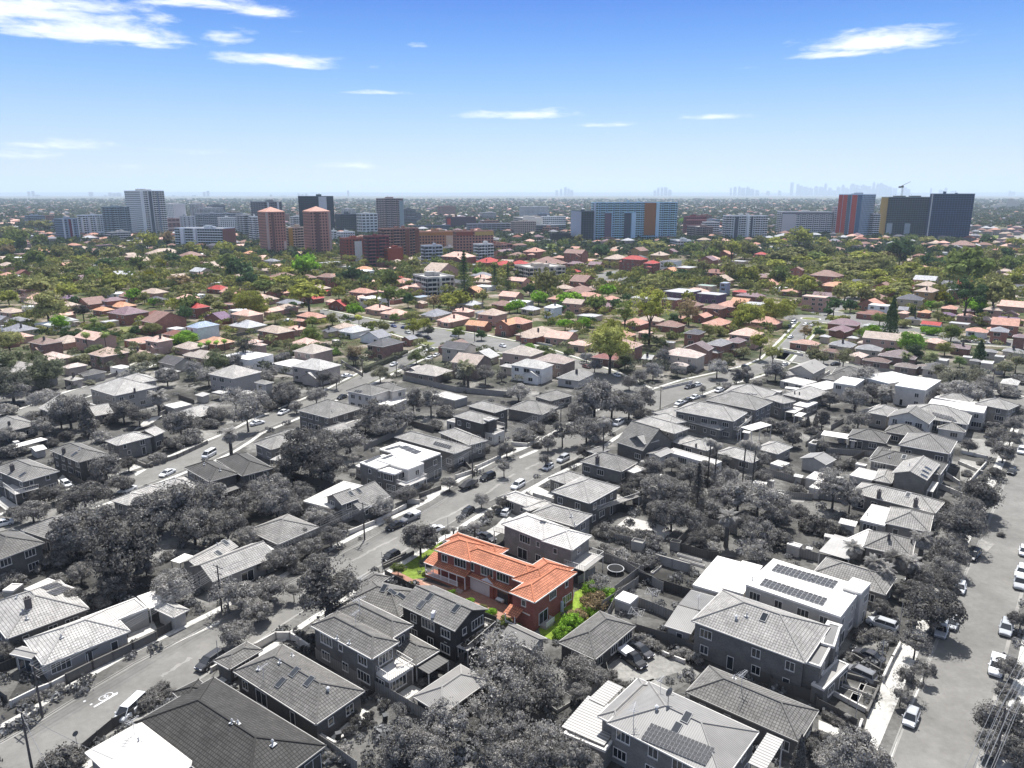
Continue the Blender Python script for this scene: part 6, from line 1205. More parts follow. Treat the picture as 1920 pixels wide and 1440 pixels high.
# ================================================================ TOWERS AND BLOCKS ALONG THE HORIZON
UNITQ = {}; M['tglass'] = m_plain('tower_glass', .35, .12, .2, .5, 1.6)
def unit(kind):
    if kind not in UNITQ:
        b = MB()
        if kind == 'win': b.face(((-.5,-.06,0),(.5,-.06,0),(.5,-.06,1),(-.5,-.06,1)),'tglass')
        else: b.box(-.5,-1.5,0,.5,-.02,.16,'r'); b.box(-.5,-1.5,.16,.5,-1.38,1.05,'r')
        UNITQ[kind] = b.mesh('window' if kind == 'win' else 'balcony')
    return UNITQ[kind]
def tower(label, cat, tile, lx, bx, rx, top, base, th, col, style='win', bal=None, floors=3.1, bay=3.4, ww=.62, roofc=.45, bands=(), plant=True, roof=None, nick=None, wall='r', cap=100, gc=(.02,.03,.042)):
    """bx, base: foot of the near corner; lx, rx: what the two faces reach; th: direction of the right face in degrees"""
    x0, _ = P(tile, lx, 0); x1, _ = P(tile, rx, 0); bpx, bpy = P(tile, bx, base); _, ty = P(tile, 0, top)
    B = at(bpx, bpy, 0); rel = (8-th) if th > -40 else 58; t = math.atan2(B.y, B.x)-math.pi/2+R(rel)
    ex, ey = Vector((math.cos(t), math.sin(t), 0)), Vector((-math.sin(t), math.cos(t), 0))
    def reach(d, px):
        k = (px-960)/FPX           # X = k*dep, dep = Y*c+CH*s (z 0)
        den = d.x-k*d.y*_c; return (k*(B.y*_c+CH*_s)-B.x)/den
    a = max(4, abs(reach(ex, x1))); b_ = max(4, abs(reach(ey, x0))); a = min(a, 170); b_ = min(b_, 60 if rel < 50 else 120); b_ = max(b_, 12)
    # height from the top line
    lo, hi = 2.0, 400.0
    for _i in range(40):
        m = (lo+hi)/2
        if proj((B.x, B.y, m))[1] > ty: lo = m
        else: hi = m
    Hh = lo; nf = max(2, round(Hh/floors)); fh = Hh/nf
    root = empty('tower' if Hh > 35 else 'city_block', B, t)
    c = cparse(col) if isinstance(col, str) else col
    mb = MB(); mb.box(0,0,0,a,b_,Hh,wall,False); mb.build('wall', root, gcol(c,1))
    mb = MB(); mb.box(-.15,-.15,Hh,a+.15,.25,Hh+1,'trim'); mb.box(-.15,b_-.25,Hh,a+.15,b_+.15,Hh+1,'trim'); mb.box(-.15,.25,Hh,.25,b_-.25,Hh+1,'trim'); mb.box(a-.25,.25,Hh,a+.15,b_-.25,Hh+1,'trim')
    mb.build('parapet', root, gcol(tuple(min(.8,q*1.15) for q in c),1) if not isinstance(c,float) else gcol(min(.8,c*1.15)))
    mb = MB(); mb.face(((.3,.3,Hh+.05),(a-.3,.3,Hh+.05),(a-.3,b_-.3,Hh+.05),(.3,b_-.3,Hh+.05)),'s'); mb.build('roof', root, gcol(roofc))
    r_ = random.Random(int(bpx*3+bpy))
    if plant:
        for k in range(1 if a < 20 else 2):
            u = r_.uniform(.2,.6)*a; v = r_.uniform(.25,.5)*b_; w_ = min(a,b_)*r_.uniform(.2,.35); mb = MB(); mb.box(u,v,Hh+.06,u+w_,v+w_,Hh+r_.uniform(2,4),'r'); mb.box(u-.2,v-.2,Hh+4.01,u+.3,v+.3,Hh+5,'metal'); mb.build('plant_room', root, gcol(tuple(q*.8 for q in c),1) if not isinstance(c,float) else gcol(c*.8))
    if roof:
        F, L, G = roof_faces('h', a+.8, b_+.8, Hh+.9, 24); mb = MB(Matrix.Translation((-.4,-.4,0)))
        for f in F: mb.face(f,'t')
        mb.face(((0,b_+.8,Hh+.85),(a+.8,b_+.8,Hh+.85),(a+.8,0,Hh+.85),(0,0,Hh+.85)),'trim'); mb.build('roof', root, gcol(PAL[roof],1))
    for (face, u0, u1, z0, z1, bc, pr) in bands:     # coloured facade panels: face 0 right face, 1 left face
        mb = MB(); L_ = a if face == 0 else b_
        if face == 0: mb.box(u0*a,-pr,z0*Hh,u1*a,-.003,z1*Hh,'r')
        else: mb.box(-pr,u0*b_,z0*Hh,-.003,u1*b_,z1*Hh,'r')
        mb.build('facade_panel', root, gcol(cparse(bc) if isinstance(bc,str) else bc,1))
    items = []
    for face in (0, 1):
        L_ = a if face == 0 else b_
        if L_ < 3.5: continue
        n = max(1, int(L_/bay))
        for f in range(nf):
            for j in range(n):
                u = (j+.5)/n
                if any(q[0] == face and q[1] <= u <= q[2] and q[3] <= (f+.5)/nf <= q[4] and len(q[5]) != 99 and q[6] > .35 for q in bands): continue
                kd = 'win'
                if bal and (bal == 'all' or (bal == 'alt' and (j % 3) != 2) or (bal == 'right' and face == 0) or (bal == 'left' and face == 1)): kd = 'bal'
                items.append((face, u*L_, f*fh, L_/n, kd))
    # glass for every bay, balconies proud of it
    wins = []; bals = []
    for face, u, z, wb, kd in items:
        ww_ = wb*(ww if kd == 'win' else .86); hw = fh*(.52 if style == 'win' else .8)
        if kd == 'bal': hw = fh*.72; bals.append((face,u,z,wb*.96))
        wins.append((face,u,z+(fh-hw)*.55,ww_,hw))
    def place(lst, kind, colr):
        r2 = random.Random(3); order = sorted(lst, key=lambda q: -q[2]); own = order[:cap]; rest = order[cap:]
        for q in own:
            o = link('window' if kind == 'win' else 'balcony', unit(kind), root, colr)
            o.location = (q[1],0,q[2]) if q[0] == 0 else (0,q[1],q[2]); o.rotation_euler = (0,0,0 if q[0] == 0 else -math.pi/2)
            o.scale = (q[3],1,q[4]) if kind == 'win' else (q[3],1,1)
        if rest:
            mb = MB()
            for q in rest:
                mb.xf = (Matrix.Translation((q[1],0,q[2])) if q[0] == 0 else Matrix.Translation((0,q[1],q[2])) @ Matrix.Rotation(-math.pi/2,4,'Z')) @ Matrix.Diagonal((q[3],1,q[4] if kind == 'win' else 1,1))
                if kind == 'win': mb.face(((-.5,-.06,0),(.5,-.06,0),(.5,-.06,1),(-.5,-.06,1)),'tglass')
                else: mb.box(-.5,-1.5,0,.5,-.02,.16,'r'); mb.box(-.5,-1.5,.16,.5,-1.38,1.05,'r')
            mb.xf = None; o = mb.build('lower_windows' if kind == 'win' else 'lower_balconies', root, colr); o['kind'] = 'stuff'
    place(wins, 'win', gcol(gc,1))
    if bals: place(bals, 'bal', gcol(tuple(min(.8,q*1.25+.06) for q in c),1) if not isinstance(c,float) else gcol(min(.8,c*1.25+.06)))
    tag(root, label, cat, 'towers and blocks of the town centre')
    return root, a, b_, Hh
T = tower
WH = (.66,.68,.70); GL = (.05,.085,.11); BLU = (.24,.36,.46); BRK = (.28,.09,.07); PNK = (.46,.25,.21)
T('dark slab with white window grid at the left end of the town', 'apartments', 'd0', 430, 505, 612, 285, 468, -18, (.26,.32,.42), bands=((0,.30,.45,0,1,(.16,.04,.07),.4),(1,.0,.15,0,1,(.6,.63,.68),.3),(0,.5,.56,0,1,(.6,.63,.68),.3),(0,.9,.97,0,1,(.6,.63,.68),.3)), ww=.75)
T('blue-white slab of framed balconies right of the leftmost dark slab', 'apartments', 'd0', 600, 625, 805, 258, 440, -12, (.55,.60,.68), bal='alt', bands=((0,.05,.09,0,.9,WH,1.7),(0,.32,.36,0,.9,WH,1.7),(0,.6,.64,0,.95,WH,1.7)))
T('stepped dark-glass block with pale balconies below the tallest white tower', 'apartments', 'd0', 795, 870, 1000, 195, 452, -20, (.25,.32,.37), bal='alt')
T('low round-cornered block of stacked pale terraces at the foot of the stepped glass block', 'apartments', 'd0', 810, 850, 990, 388, 468, -15, (.5,.5,.5), bal='all', cap=40)
T('tallest white and grey apartment tower of the left group with dark top floors', 'apartments', 'd0', 942, 1090, 1268, 74, 432, -14, (.66,.68,.71), bal='right', bands=((0,0,.12,0,1,(.72,.73,.75),1.6),(0,.35,.45,0,1,(.1,.12,.15),1.6),(0,.68,.73,0,1,(.2,.24,.32),1.6)))
T('plain white blank-sided block just right of the tallest white tower', 'building', 'd0', 1270, 1325, 1412, 172, 400, -15, WH, ww=.35, bay=5, bands=((0,.05,1,0,1,(.62,.62,.64),.4),))
T('brownish banded shopping podium in front of the tallest white tower', 'building', 'd0', 1075, 1120, 1360, 288, 425, -10, (.22,.14,.14), bands=((0,0,1,.45,.55,(.4,.33,.32),.4),(0,0,1,.8,.86,(.4,.33,.32),.4)), bay=6)
T('small blank grey-blue block between the podium and the white balcony block', 'building', 'd0', 1355, 1380, 1476, 268, 400, -12, (.42,.46,.52), ww=.3, bay=6)
T('white-framed balcony block with a plain brick end wall', 'apartments', 'd0', 1325, 1680, 1775, 358, 512, -62, (.50,.56,.63), bal='left', bands=((0,0,1,0,1,(.22,.10,.09),.5),(1,.55,.60,0,1,(.7,.73,.78),1.7),(1,.80,.88,0,1,(.7,.73,.78),1.7)))
T('long grey apartment slab behind the white-framed balcony block', 'apartments', 'd0', 1475, 1500, 1850, 248, 380, -6, (.30,.33,.38), bal='alt', cap=60)
T('white colonnaded block with dark side right of the long grey slab', 'apartments', 'd0', 1642, 1660, 1780, 275, 400, -8, WH, ww=.5, cap=60)
T('striped white and grey mid-rise left of the first brown tower', 'apartments', 'd0', 1780, 1850, 1930, 258, 420, -20, (.5,.52,.55), bal='alt', cap=60)
T('dark-topped residential tower rising behind the first brown tower', 'apartments', 'd1', -20, 90, 212, 158, 430, -15, (.20,.22,.25), bal='alt', bands=((0,.1,.2,0,1,WH,1.6),(0,.7,.8,0,1,WH,1.6)))
T('white balcony block at the foot of the dark-topped residential tower', 'apartments', 'd1', -40, 10, 60, 270, 470, -20, WH, bal='alt', cap=50)
T('left one of the twin pinkish-brown towers with orange roof', 'apartments', 'd1', 38, 95, 238, 235, 572, -12, PNK, bal=None, roof='tc', plant=False, bands=((0,.28,.42,0,1,(.17,.10,.10),.5),(0,.86,.97,0,.35,(.6,.52,.5),.5),(0,.0,.12,0,1,(.5,.4,.38),.4)), ww=.5, bay=3.0)
T('right one of the twin pinkish-brown towers with orange roof', 'apartments', 'd1', 372, 425, 575, 232, 578, -12, PNK, bal=None, roof='tc', plant=False, bands=((0,.25,.45,0,1,(.17,.10,.10),.5),(0,.9,1,0,1,(.45,.36,.34),.4)), ww=.5, bay=3.0)
T('low cream and mustard block between the twin brown towers', 'apartments', 'd1', 232, 255, 388, 352, 545, -8, (.45,.38,.33), bal='alt', bands=((0,0,.22,0,1,(.36,.25,.08),1.6),), cap=60)
T('dark blue glass office tower with a pale vertical strip', 'office tower', 'd1', 335, 545, 597, 115, 420, -68, GL, style='glass', bands=((1,.0,.27,0,1,(.55,.58,.62),.5),), ww=.9, bay=4)
T('low glassy office block right of the dark blue glass tower', 'office', 'd1', 600, 640, 770, 250, 405, -14, (.09,.12,.16), style='glass', ww=.9, cap=60)
T('white-gridded office block with big dark windows beside the round-topped tower', 'office', 'd1', 760, 800, 917, 245, 418, -14, WH, ww=.72, bay=6, floors=4.5, cap=60)
T('tan apartment tower with stepped cap standing alone against the far suburbs', 'apartments', 'd1', 912, 985, 1112, 132, 410, -16, (.33,.27,.27), bal='alt', bands=((0,.75,1,0,.95,(.28,.36,.40),1.6),))
T('small white office row below the white-gridded office block', 'office', 'd1', 610, 640, 745, 385, 470, -12, WH, cap=40)
T('low white block left of the small white office row', 'office', 'd1', 560, 585, 612, 375, 480, -12, WH, cap=30)
T('brick block with white balcony column, left part of the stepped group', 'apartments', 'd1', 635, 680, 850, 435, 605, -14, BRK, bal=None, bands=((0,.38,.70,0,.9,(.6,.6,.6),.4),), ww=.45)
T('tallest middle brick block of the stepped group with cream cornice', 'apartments', 'd1', 820, 850, 1005, 418, 645, -14, (.18,.05,.06), bal='alt', roofc=.4)
T('blank red-brick end block stepping down at the right of the brick group', 'apartments', 'd1', 930, 992, 1105, 508, 645, -14, (.26,.07,.05), ww=.5, bands=((0,0,1,0,1,(.27,.075,.05),.5),))
T('brown block with rounded white balconies left of the long ochre-topped block', 'apartments', 'd1', 925, 965, 1225, 362, 600, -14, (.28,.16,.13), bal='alt', bands=((0,.60,.7,0,1,(.19,.09,.07),1.7),(0,.88,1,0,1,(.19,.09,.07),1.7)))
T('long ochre-topped block with many small square windows', 'apartments', 'd1', 1220, 1225, 1505, 385, 560, -10, (.42,.23,.16), bands=((0,0,1,.88,1,(.42,.22,.09),.4),(0,.72,.96,.25,.85,(.55,.47,.38),.2)), ww=.5)
T('right end of the ochre-topped range with yellow top floors', 'apartments', 'd1', 1500, 1505, 1782, 380, 575, -10, (.38,.20,.16), bands=((0,0,.45,.85,1,(.25,.08,.06),.4),(0,.5,1,.85,1,(.45,.33,.13),.4)), ww=.55)
T('small white and blue-grey block in front of the ochre-topped block', 'apartments', 'd1', 1238, 1270, 1400, 490, 615, -12, (.42,.46,.52), bal='alt', cap=50)
T('low white terrace block right of the small blue-grey block', 'apartments', 'd1', 1400, 1405, 1500, 500, 560, -8, WH, bal='alt', cap=30)
T('dark red box-like cinema hall behind the ochre-topped range', 'building', 'd1', 1425, 1435, 1650, 270, 370, -6, (.12,.06,.08), ww=.3, bay=12, floors=6, bands=((0,0,.12,.3,.9,(.45,.06,.06),.4),(0,.12,1,0,1,(.10,.07,.09),.4)), cap=20)
T('long grey shopping-centre car park stretching right behind the ochre-topped range', 'car park', 'd1', 1580, 1590, 2010, 322, 395, -5, (.33,.35,.40), ww=.92, bay=8, cap=60)
T('low dark arched-roof hall left of the cinema hall', 'building', 'd1', 1190, 1200, 1460, 335, 385, -5, (.10,.13,.18), cap=20)
T('cream blank-sided office with glass strip at its left end', 'office', 'd2', 5, 78, 228, 278, 405, -8, (.60,.58,.54), ww=.9, bands=((0,0,1,0,1,(.60,.58,.53),.5),), cap=60)
T('glassy curved-front office in front of the cream blank-sided office', 'office', 'd2', 145, 150, 402, 330, 408, -5, (.5,.53,.55), style='glass', ww=.95, cap=60)
T('white stepped upper block behind the glassy curved-front office', 'office', 'd2', 225, 230, 402, 268, 400, -5, WH, ww=.85, cap=60)
T('long dark low building left of the big blue slab', 'building', 'd2', 290, 300, 440, 395, 470, -5, (.05,.06,.07), ww=.4, cap=20)
T('left wing of the big blue slab with blank pale side and dark glass', 'apartments', 'd2', 440, 515, 610, 228, 478, -8, (.07,.10,.13), style='glass', bands=((1,0,1,0,1,(.42,.46,.55),.5),), ww=.85)
T('big light-blue slab block with one tall brown panel', 'apartments', 'd2', 588, 606, 1228, 162, 468, -8, (.36,.55,.70), bal='alt', bands=((0,.60,.735,.2,1,(.32,.14,.06),1.7),(0,.13,.21,0,.75,(.16,.12,.16),1.6),(0,.36,.44,0,.75,(.07,.09,.12),1.6),(0,.0,.02,0,1,(.45,.5,.6),1.6),(0,.45,.5,0,.75,(.48,.66,.80),1.6),(0,.74,.78,0,1,(.48,.66,.80),1.6)), roofc=.5)
T('blue-grey podium wall at the foot of the big blue slab', 'building', 'd2', 540, 545, 960, 458, 492, -6, (.36,.42,.50), ww=.5, floors=4, bay=9, cap=20, plant=False)
T('dark red banded block right of the big blue slab', 'apartments', 'd2', 1278, 1300, 1452, 268, 415, -8, (.20,.06,.07), bands=((0,0,1,.84,.88,(.5,.25,.25),.5),(0,0,1,.58,.61,(.5,.25,.25),.5)))
T('grey and brown flats in front of the dark red banded block', 'apartments', 'd2', 1310, 1390, 1502, 345, 452, -20, (.25,.20,.20), bal='alt', cap=60)
T('three-storey white office with glass corner below the dark red block', 'office', 'd2', 1178, 1240, 1362, 450, 525, -12, (.50,.54,.58), ww=.8, cap=50)
T('white balcony slab with dark glass strips right of the dark red block', 'apartments', 'd2', 1570, 1600, 1905, 262, 462, -8, (.60,.63,.66), bal='alt', bands=((0,.2,.28,0,.95,(.08,.1,.13),1.6),(0,.5,.55,0,1,(.75,.77,.8),1.6),(0,.58,.63,0,.95,(.08,.1,.13),1.6)))
T('broad white hospital-like slab with tall blank left side', 'building', 'd3', 55, 95, 465, 232, 418, -8, (.58,.58,.60), bal='alt', bands=((0,.0,.28,0,.9,(.56,.53,.55),1.6),(0,0,1,.93,1,(.2,.2,.22),.5)))
T('pale pinkish slim block left of the red and blue tower', 'apartments', 'd3', 468, 480, 515, 195, 420, -10, (.50,.44,.44), cap=40)
T('red and blue tower with chequered windows', 'apartments', 'd3', 500, 672, 772, 102, 432, -55, (.40,.50,.64), bal=None, bands=((1,0,.18,0,1,(.08,.14,.24),.5),(1,.2,.42,0,1,(.46,.08,.06),.2),(1,.62,.8,0,1,(.46,.08,.06),.2),(1,.46,.6,0,1,(.12,.15,.2),.3),(1,.82,1,0,1,(.42,.07,.06),.2)), ww=.6)
T('white-striped low block between the red and blue tower and the netted tower', 'apartments', 'd3', 745, 770, 822, 250, 430, -20, (.55,.57,.6), bal='all', cap=50)
r0, a0_, b0_, h0_ = T('dark netted tower under construction with gold edge strip', 'apartments', 'd3', 818, 868, 1190, 122, 432, -4, (.13,.17,.18), style='glass', ww=.9, bands=((1,0,1,0,1,(.30,.20,.06),.5),(0,.03,.16,.12,.38,(.42,.47,.50),.4),(0,.45,.58,.12,.38,(.42,.47,.50),.4)))
T('dark blue glass tower at the right end of the skyline', 'apartments', 'd3', 1178, 1184, 1500, 97, 448, -4, (.06,.11,.20), style='glass', ww=.86, gc=(.008,.022,.07), bands=((0,0,.03,0,1,(.5,.52,.55),.2),))
# crane on the netted tower
cr = empty('tower_crane', r0.location+Vector((a0_*.35, 4, h0_+.1)), .3); b = MB()
for s1 in (-.8,.8):
    for s2 in (-.8,.8): b.tube((s1,s2,0),(s1,s2,16),.14,m='metal')
for i in range(8): b.tube((-.8,-.8,i*2),(.8,-.8,i*2+2),.09,m='metal'); b.tube((.8,.8,i*2),(-.8,.8,i*2+2),.09,m='metal')
b.build('mast', cr, (.1,.1,.1,1)); b = MB(); b.tube((-6,0,16),(14,0,24),.35,m='metal'); b.box(-7,-1,14.5,-3,1,17,'metal'); b.box(-1.2,-1.2,15,1.2,1.2,18,'metal'); b.build('jib', cr, (.1,.1,.1,1)); tag(cr, 'dark tower crane on top of the netted tower', 'crane')
# cream flats
T('cream four-storey apartment block with arched balconies beside a feathery gum tree', 'apartments', 'd2', 20, 130, 400, 655, 770, -18, (.52,.46,.40), bal='alt', bands=((0,.3,.36,0,1,(.6,.54,.48),1.6),(0,.66,.72,0,1,(.6,.54,.48),1.6)), cap=60)
T('white balconied flats with round-arched top storey among dark pines', 'apartments', 'c1', 1182, 1290, 1490, 10, 145, -16, (.50,.48,.46), bal='alt', bands=((0,.42,.5,0,1,(.62,.6,.57),1.6),), cap=60)
# ================================================================ FAR CITY
def far_block(px0, px1, top, dist, col=.3, grp='hazy towers on the horizon', where=''):
    x0, x1 = (px0-960)/FPX, (px1-960)/FPX; xm = (x0+x1)/2; k = dist*_c+CH*_s
    X0, X1 = x0*k, x1*k; v = (top-720)/FPX; r = ray((px0+px1)/2, top); z = CH+r.z*(dist/r.y)
    o_ = empty('distant_tower', ((X0+X1)/2, dist, 0)); w_ = X1-X0; b = MB(); hh = max(10, z); k_ = random.Random(int(px0*7)).choice((0,1,2))
    b.box(-w_/2,0,0,w_/2,w_*.8,hh*(.9 if k_ else 1),'r',False); b.build('wall', o_, gcol(col))
    if k_: b = MB(); b.box(-w_*.28,w_*.2,hh*.9+.01,w_*(.28 if k_ == 1 else .1),w_*.7,hh,'r',False); b.build('crown_storey', o_, gcol(col*.9))
    later(o_, 'hazy blue '+('slim' if px1-px0 < 5 else 'broad' if px1-px0 > 9 else 'narrow')+' tower', 'tower', grp, ((X0+X1)/2, dist, hh)); return o_
rf = random.Random(12)
LAND.append(('the bare far-left horizon', 60, 360)); LAND.append(('the small far centre towers', 1080, 352)); LAND.append(('the needle-like city tower', 1613, 342)); LAND.append(('the far-right horizon', 1870, 360))
for x, y, w_ in ((1484,342,5),(1495,345,4),(1500,348,8),(1510,350,10),(1520,352,8),(1530,349,6),(1547,343,4),(1540,350,8),(1556,352,5),(1572,350,6),(1580,346,5),(1588,352,10),(1598,344,7),(1606,347,5),(1619,346,8),(1627,349,9),(1637,341,4),(1646,344,6),(1652,343,8),(1660,347,7),(1668,350,8),(1678,353,6),(1696,351,6),(1702,354,8),(1745,352,3),(1773,352,4),(1765,356,6),(1788,358,8),(1893,357,3),(1900,359,6),(1462,357,5),(1440,358,6),(1610,354,16),(1640,353,18),(1560,356,16),(1660,355,14)):
    far_block(x-w_/2, x+w_/2, y, 22000+rf.uniform(-400,400), .3)
b = MB(); b.tube((0,0,0),(0,0,210),9,7,'r',8); b.tube((0,0,210),(0,0,235),24,20,'r',10); b.tube((0,0,235),(0,0,330),3,1,'r',6)
o = b.build('communications_tower', None, gcol(.3)); q = ray(1613,341); o.location = (q.x*22000/q.y, 22000, 0); o.scale = (1.4,1.4,(CH+q.z*22000/q.y)/330); tag(o, 'needle-like communications tower in the hazy far skyline', 'tower')
for x, y, w_ in ((1044,356,5),(1052,354,4),(1060,351,5),(1066,353,5),(1072,356,6),(1234,352,4),(1241,351,4),(1248,351,6),(1256,355,6),(1228,357,5),(1370,352,3),(1378,350,5),(1386,349,4),(1393,352,7),(1402,350,6),(1410,354,8),(1420,356,6)): far_block(x-w_/2, x+w_/2, y, 21000+rf.uniform(-300,300), .3)
for x, y, w_ in ((54,359,4),(62,358,4),(67,365,9),(170,360,6),(197,366,4),(206,361,5),(214,362,6),(222,361,6),(383,360,4),(390,358,4),(325,366,5),(343,367,6),(363,366,7),(508,365,4),(532,367,12),(560,363,4),(567,364,4),(574,363,4),(653,357,3),(150,368,6),(1895,372,8),(1905,376,12),(1720,372,10),(1870,384,14),(1880,380,12)):
    far_block(x-w_/2, x+w_/2, y, (16000 if y < 370 else 3600)+rf.uniform(-300,300), .32 if y < 370 else .5)
# distant hills
b = MB(); rh = random.Random(4); n = 120; pr = None
for i in range(n+1):
    x = -20000+40000*i/n; h_ = 70+4.5*math.sin(i*.21)+3*math.sin(i*.53+1)+rh.uniform(-1,1)+max(0,9*math.exp(-((i-38)/16)**2)) 
    q = ((x*1.4,23500,0),(x*1.4,26000,h_+CH*.3),(x*1.4,30000,0))
    if pr: b.face((pr[0],q[0],q[1],pr[1]),'r'); b.face((pr[1],q[1],q[2],pr[2]),'r')
    pr = q
o = b.build('hills', None, gcol((.09,.12,.10),1)); tag(o, kind='structure')
# far suburbs: houses and trees past counting, one object each
def far_houses(name, n, seed, y0, y1, cols):
    g = random.Random(seed); b = MB(); b.mats = [M['r']]
    per = {c: MB() for c in cols}; wl_ = MB()
    for _ in range(n):
        t = g.random(); Y = y0*(y1/y0)**t; X = g.uniform(-.74,.74)*Y
        s = proj((X,Y,0))[0]
        if not -60 < s < 1980: continue
        if in_house(X, Y, 2): continue
        a, bb, h = g.uniform(9,17)*(1+Y/9000), g.uniform(8,13)*(1+Y/9000), g.choice((3.2,3.2,6,6,9)); th = g.choice((.9,-.6,.6))+g.uniform(-.1,.1)
        M_ = Matrix.Translation((X,Y,0)) @ Matrix.Rotation(th,4,'Z'); c = g.choice(cols); r_ = per[c]; r_.xf = M_; wl_.xf = M_
        wl_.box(.4,.4,0,a-.4,bb-.4,h,'r',False); e = min(a,bb)/2; zt = h+e*.45
        if g.random() < .25: r_.box(0,0,h,a,bb,h+.5,'r')
        elif a >= bb:
            r1, r2 = (e,bb/2,zt),(a-e,bb/2,zt)
            for f in (((0,0,h),(a,0,h),r2,r1),((a,bb,h),(0,bb,h),r1,r2),((a,0,h),(a,bb,h),r2),((0,bb,h),(0,0,h),r1)): r_.face(f,'r')
        else:
            r1, r2 = (a/2,e,zt),(a/2,bb-e,zt)
            for f in (((0,bb,h),(0,0,h),r1,r2),((a,0,h),(a,bb,h),r2,r1),((0,0,h),(a,0,h),r1),((a,bb,h),(0,bb,h),r2)): r_.face(f,'r')
    wl_.xf = None; o = wl_.build('far_suburb', None, gcol((.27,.25,.25),1)); tag(o, kind='stuff')
    for c, q in per.items():
        q.xf = None; p_ = q.build('far_roofs', o, gcol(PAL[c],1)); p_['kind'] = 'stuff'
far_houses('far', 4600, 8, 900, 9000, ('tc','pk','br','gy','lg','br','tn','dg','pb','bb'))
g = random.Random(9); sp_ = []
for _ in range(21000):
    Y = 820*(9.5)**g.random(); X = g.uniform(-.74,.74)*Y; s = proj((X,Y,0))[0]
    if -60 < s < 1980 and not (1480 < s < 1990 and Y < 1500 and s > 1800) and not in_house(X, Y, 3): r_ = g.uniform(2.6,5.4)*(1+Y/5000); sp_.append((X,Y,r_,r_*1.0))
canopy('far_treetops', sp_, 11, mat='canopy_far', leaves=14)
big = random.Random(2)
# ================================================================ HAZE
b = MB(); b.box(-30000,-1500,-1,30000,31000,470,'r'); hz = b.build('haze', None, (1,1,1,1)); hm = bpy.data.materials.new('haze_air'); hm.use_nodes = True; t_ = hm.node_tree; t_.nodes.clear()
pv = t_.nodes.new('ShaderNodeVolumePrincipled'); pv.inputs['Color'].default_value = (.68,.82,1,1); pv.inputs['Density'].default_value = 6.3e-5; pv.inputs['Anisotropy'].default_value = .2
ou = t_.nodes.new('ShaderNodeOutputMaterial'); t_.links.new(pv.outputs[0], ou.inputs['Volume']); hz.data.materials.clear(); hz.data.materials.append(hm); tag(hz, kind='stuff')

gk = random.Random(31)
def fillers():
    cols = [((.5,.5,.52),'grey'),((.62,.63,.65),'white'),((.26,.12,.10),'brick'),((.42,.36,.32),'beige'),((.25,.3,.38),'blue-grey'),((.33,.2,.17),'brown'),((.12,.14,.17),'dark')]
    for x0, x1, y0, y1, n in ((110,330,432,452,7),(330,500,408,440,10),(480,720,405,440,9),(740,1060,405,435,12),(1240,1390,418,452,7),(1440,1640,425,450,6),(700,930,470,495,5),(0,110,420,440,3),(960,1075,438,452,3),(1640,1740,440,452,2)):
        for _ in range(n):
            x = gk.uniform(x0,x1); base = gk.uniform(y0,y1); hpx = gk.uniform(10,30); wpx = gk.uniform(18,46); c, nm = gk.choice(cols); e = wpx*gk.uniform(.15,.35)
            r_, a, b_, h_ = tower('x', 'building', 'p', x-e, x, x+wpx, base-hpx, base, -gk.uniform(4,24), c, bal=gk.choice((None,'alt','all')), cap=30)
            del r_['label']; later(r_, nm+' mid-rise block', 'building', 'towers and blocks of the town centre', (r_.location.x, r_.location.y, h_))
fillers()
# ================================================================ VEHICLES
cars('a0', '1085,915 880,1105 v w;1645,600 1505,695 u d')
cars('b1', '1075,1262 950,1330 h k;1100,1042 985,1092 s k;1210,985 1100,1035 t g;1792,680 1680,725 u k;1642,925 1530,1000 h k;1310,1105 1365,1085 s w;1680,1130 1780,1175 s d;250,195 160,235 s w;-30,305 50,285 s w;1860,985 1900,940 h w;670,90 620,110 s k')
cars('b2', '315,600 225,655 h w;430,540 335,592 u s;88,738 0,792 u w;842,272 752,322 v w;1295,130 1220,160 s w;1345,115 1290,135 s d;1395,92 1345,112 s w;1385,8 1300,32 s d;1582,38 1528,60 s w')
cars('b0', '1615,508 1522,560 v w;1305,648 1205,695 s w;1015,772 890,822 s w;462,728 530,778 h w;60,1040 -40,1062 s w')
cars('a2', '815,565 1000,700 t k;885,510 1045,612 s d', 'standing on the paved forecourt')
cars('a3', '795,790 580,690 u g;850,645 665,565 s d;965,405 745,330 u s', 'in a front drive')
cars('a3', '1095,1010 1050,1125 h s;1315,360 1285,465 u s;1395,320 1370,395 h s;1450,50 1432,135 h w;1180,70 1090,40 s w;1800,330 1770,470 u s;1730,610 1695,765 t w;1890,-10 1880,120 t s')
cars('b3', '1845,638 1808,682 h k;1905,465 1890,545 u w;1565,1265 1515,1315 u k;1925,1210 1915,1310 h w;1912,1385 1895,1450 u w')
cars('c1', '1065,640 1000,668 s w;1345,538 1265,552 s w;1325,600 1275,625 u w;1375,575 1325,598 s w;640,745 725,735 s w;1005,360 1060,375 s b;1085,375 1140,385 s b;1110,405 1165,425 s s;1200,435 1250,440 s d;1255,445 1310,455 s d;1515,445 1455,435 u w;1820,505 1880,525 s w;215,328 265,322 s s')
cars('c2', '60,540 125,565 s r;520,660 600,685 s r;30,585 75,600 s k;810,745 760,725 h w;1355,812 1295,835 s d;1410,800 1365,815 s w;1575,840 1525,860 h w;1735,675 1780,690 u k')
cars('c3', '215,335 165,350 v w;180,360 130,378 s b;300,350 262,362 s w;350,350 312,368 s s;190,440 145,458 s w;150,645 95,665 s w;720,700 780,705 s d;1450,478 1520,485 s d;1540,482 1590,488 s w;1600,488 1650,492 s w;530,650 480,655 s k')
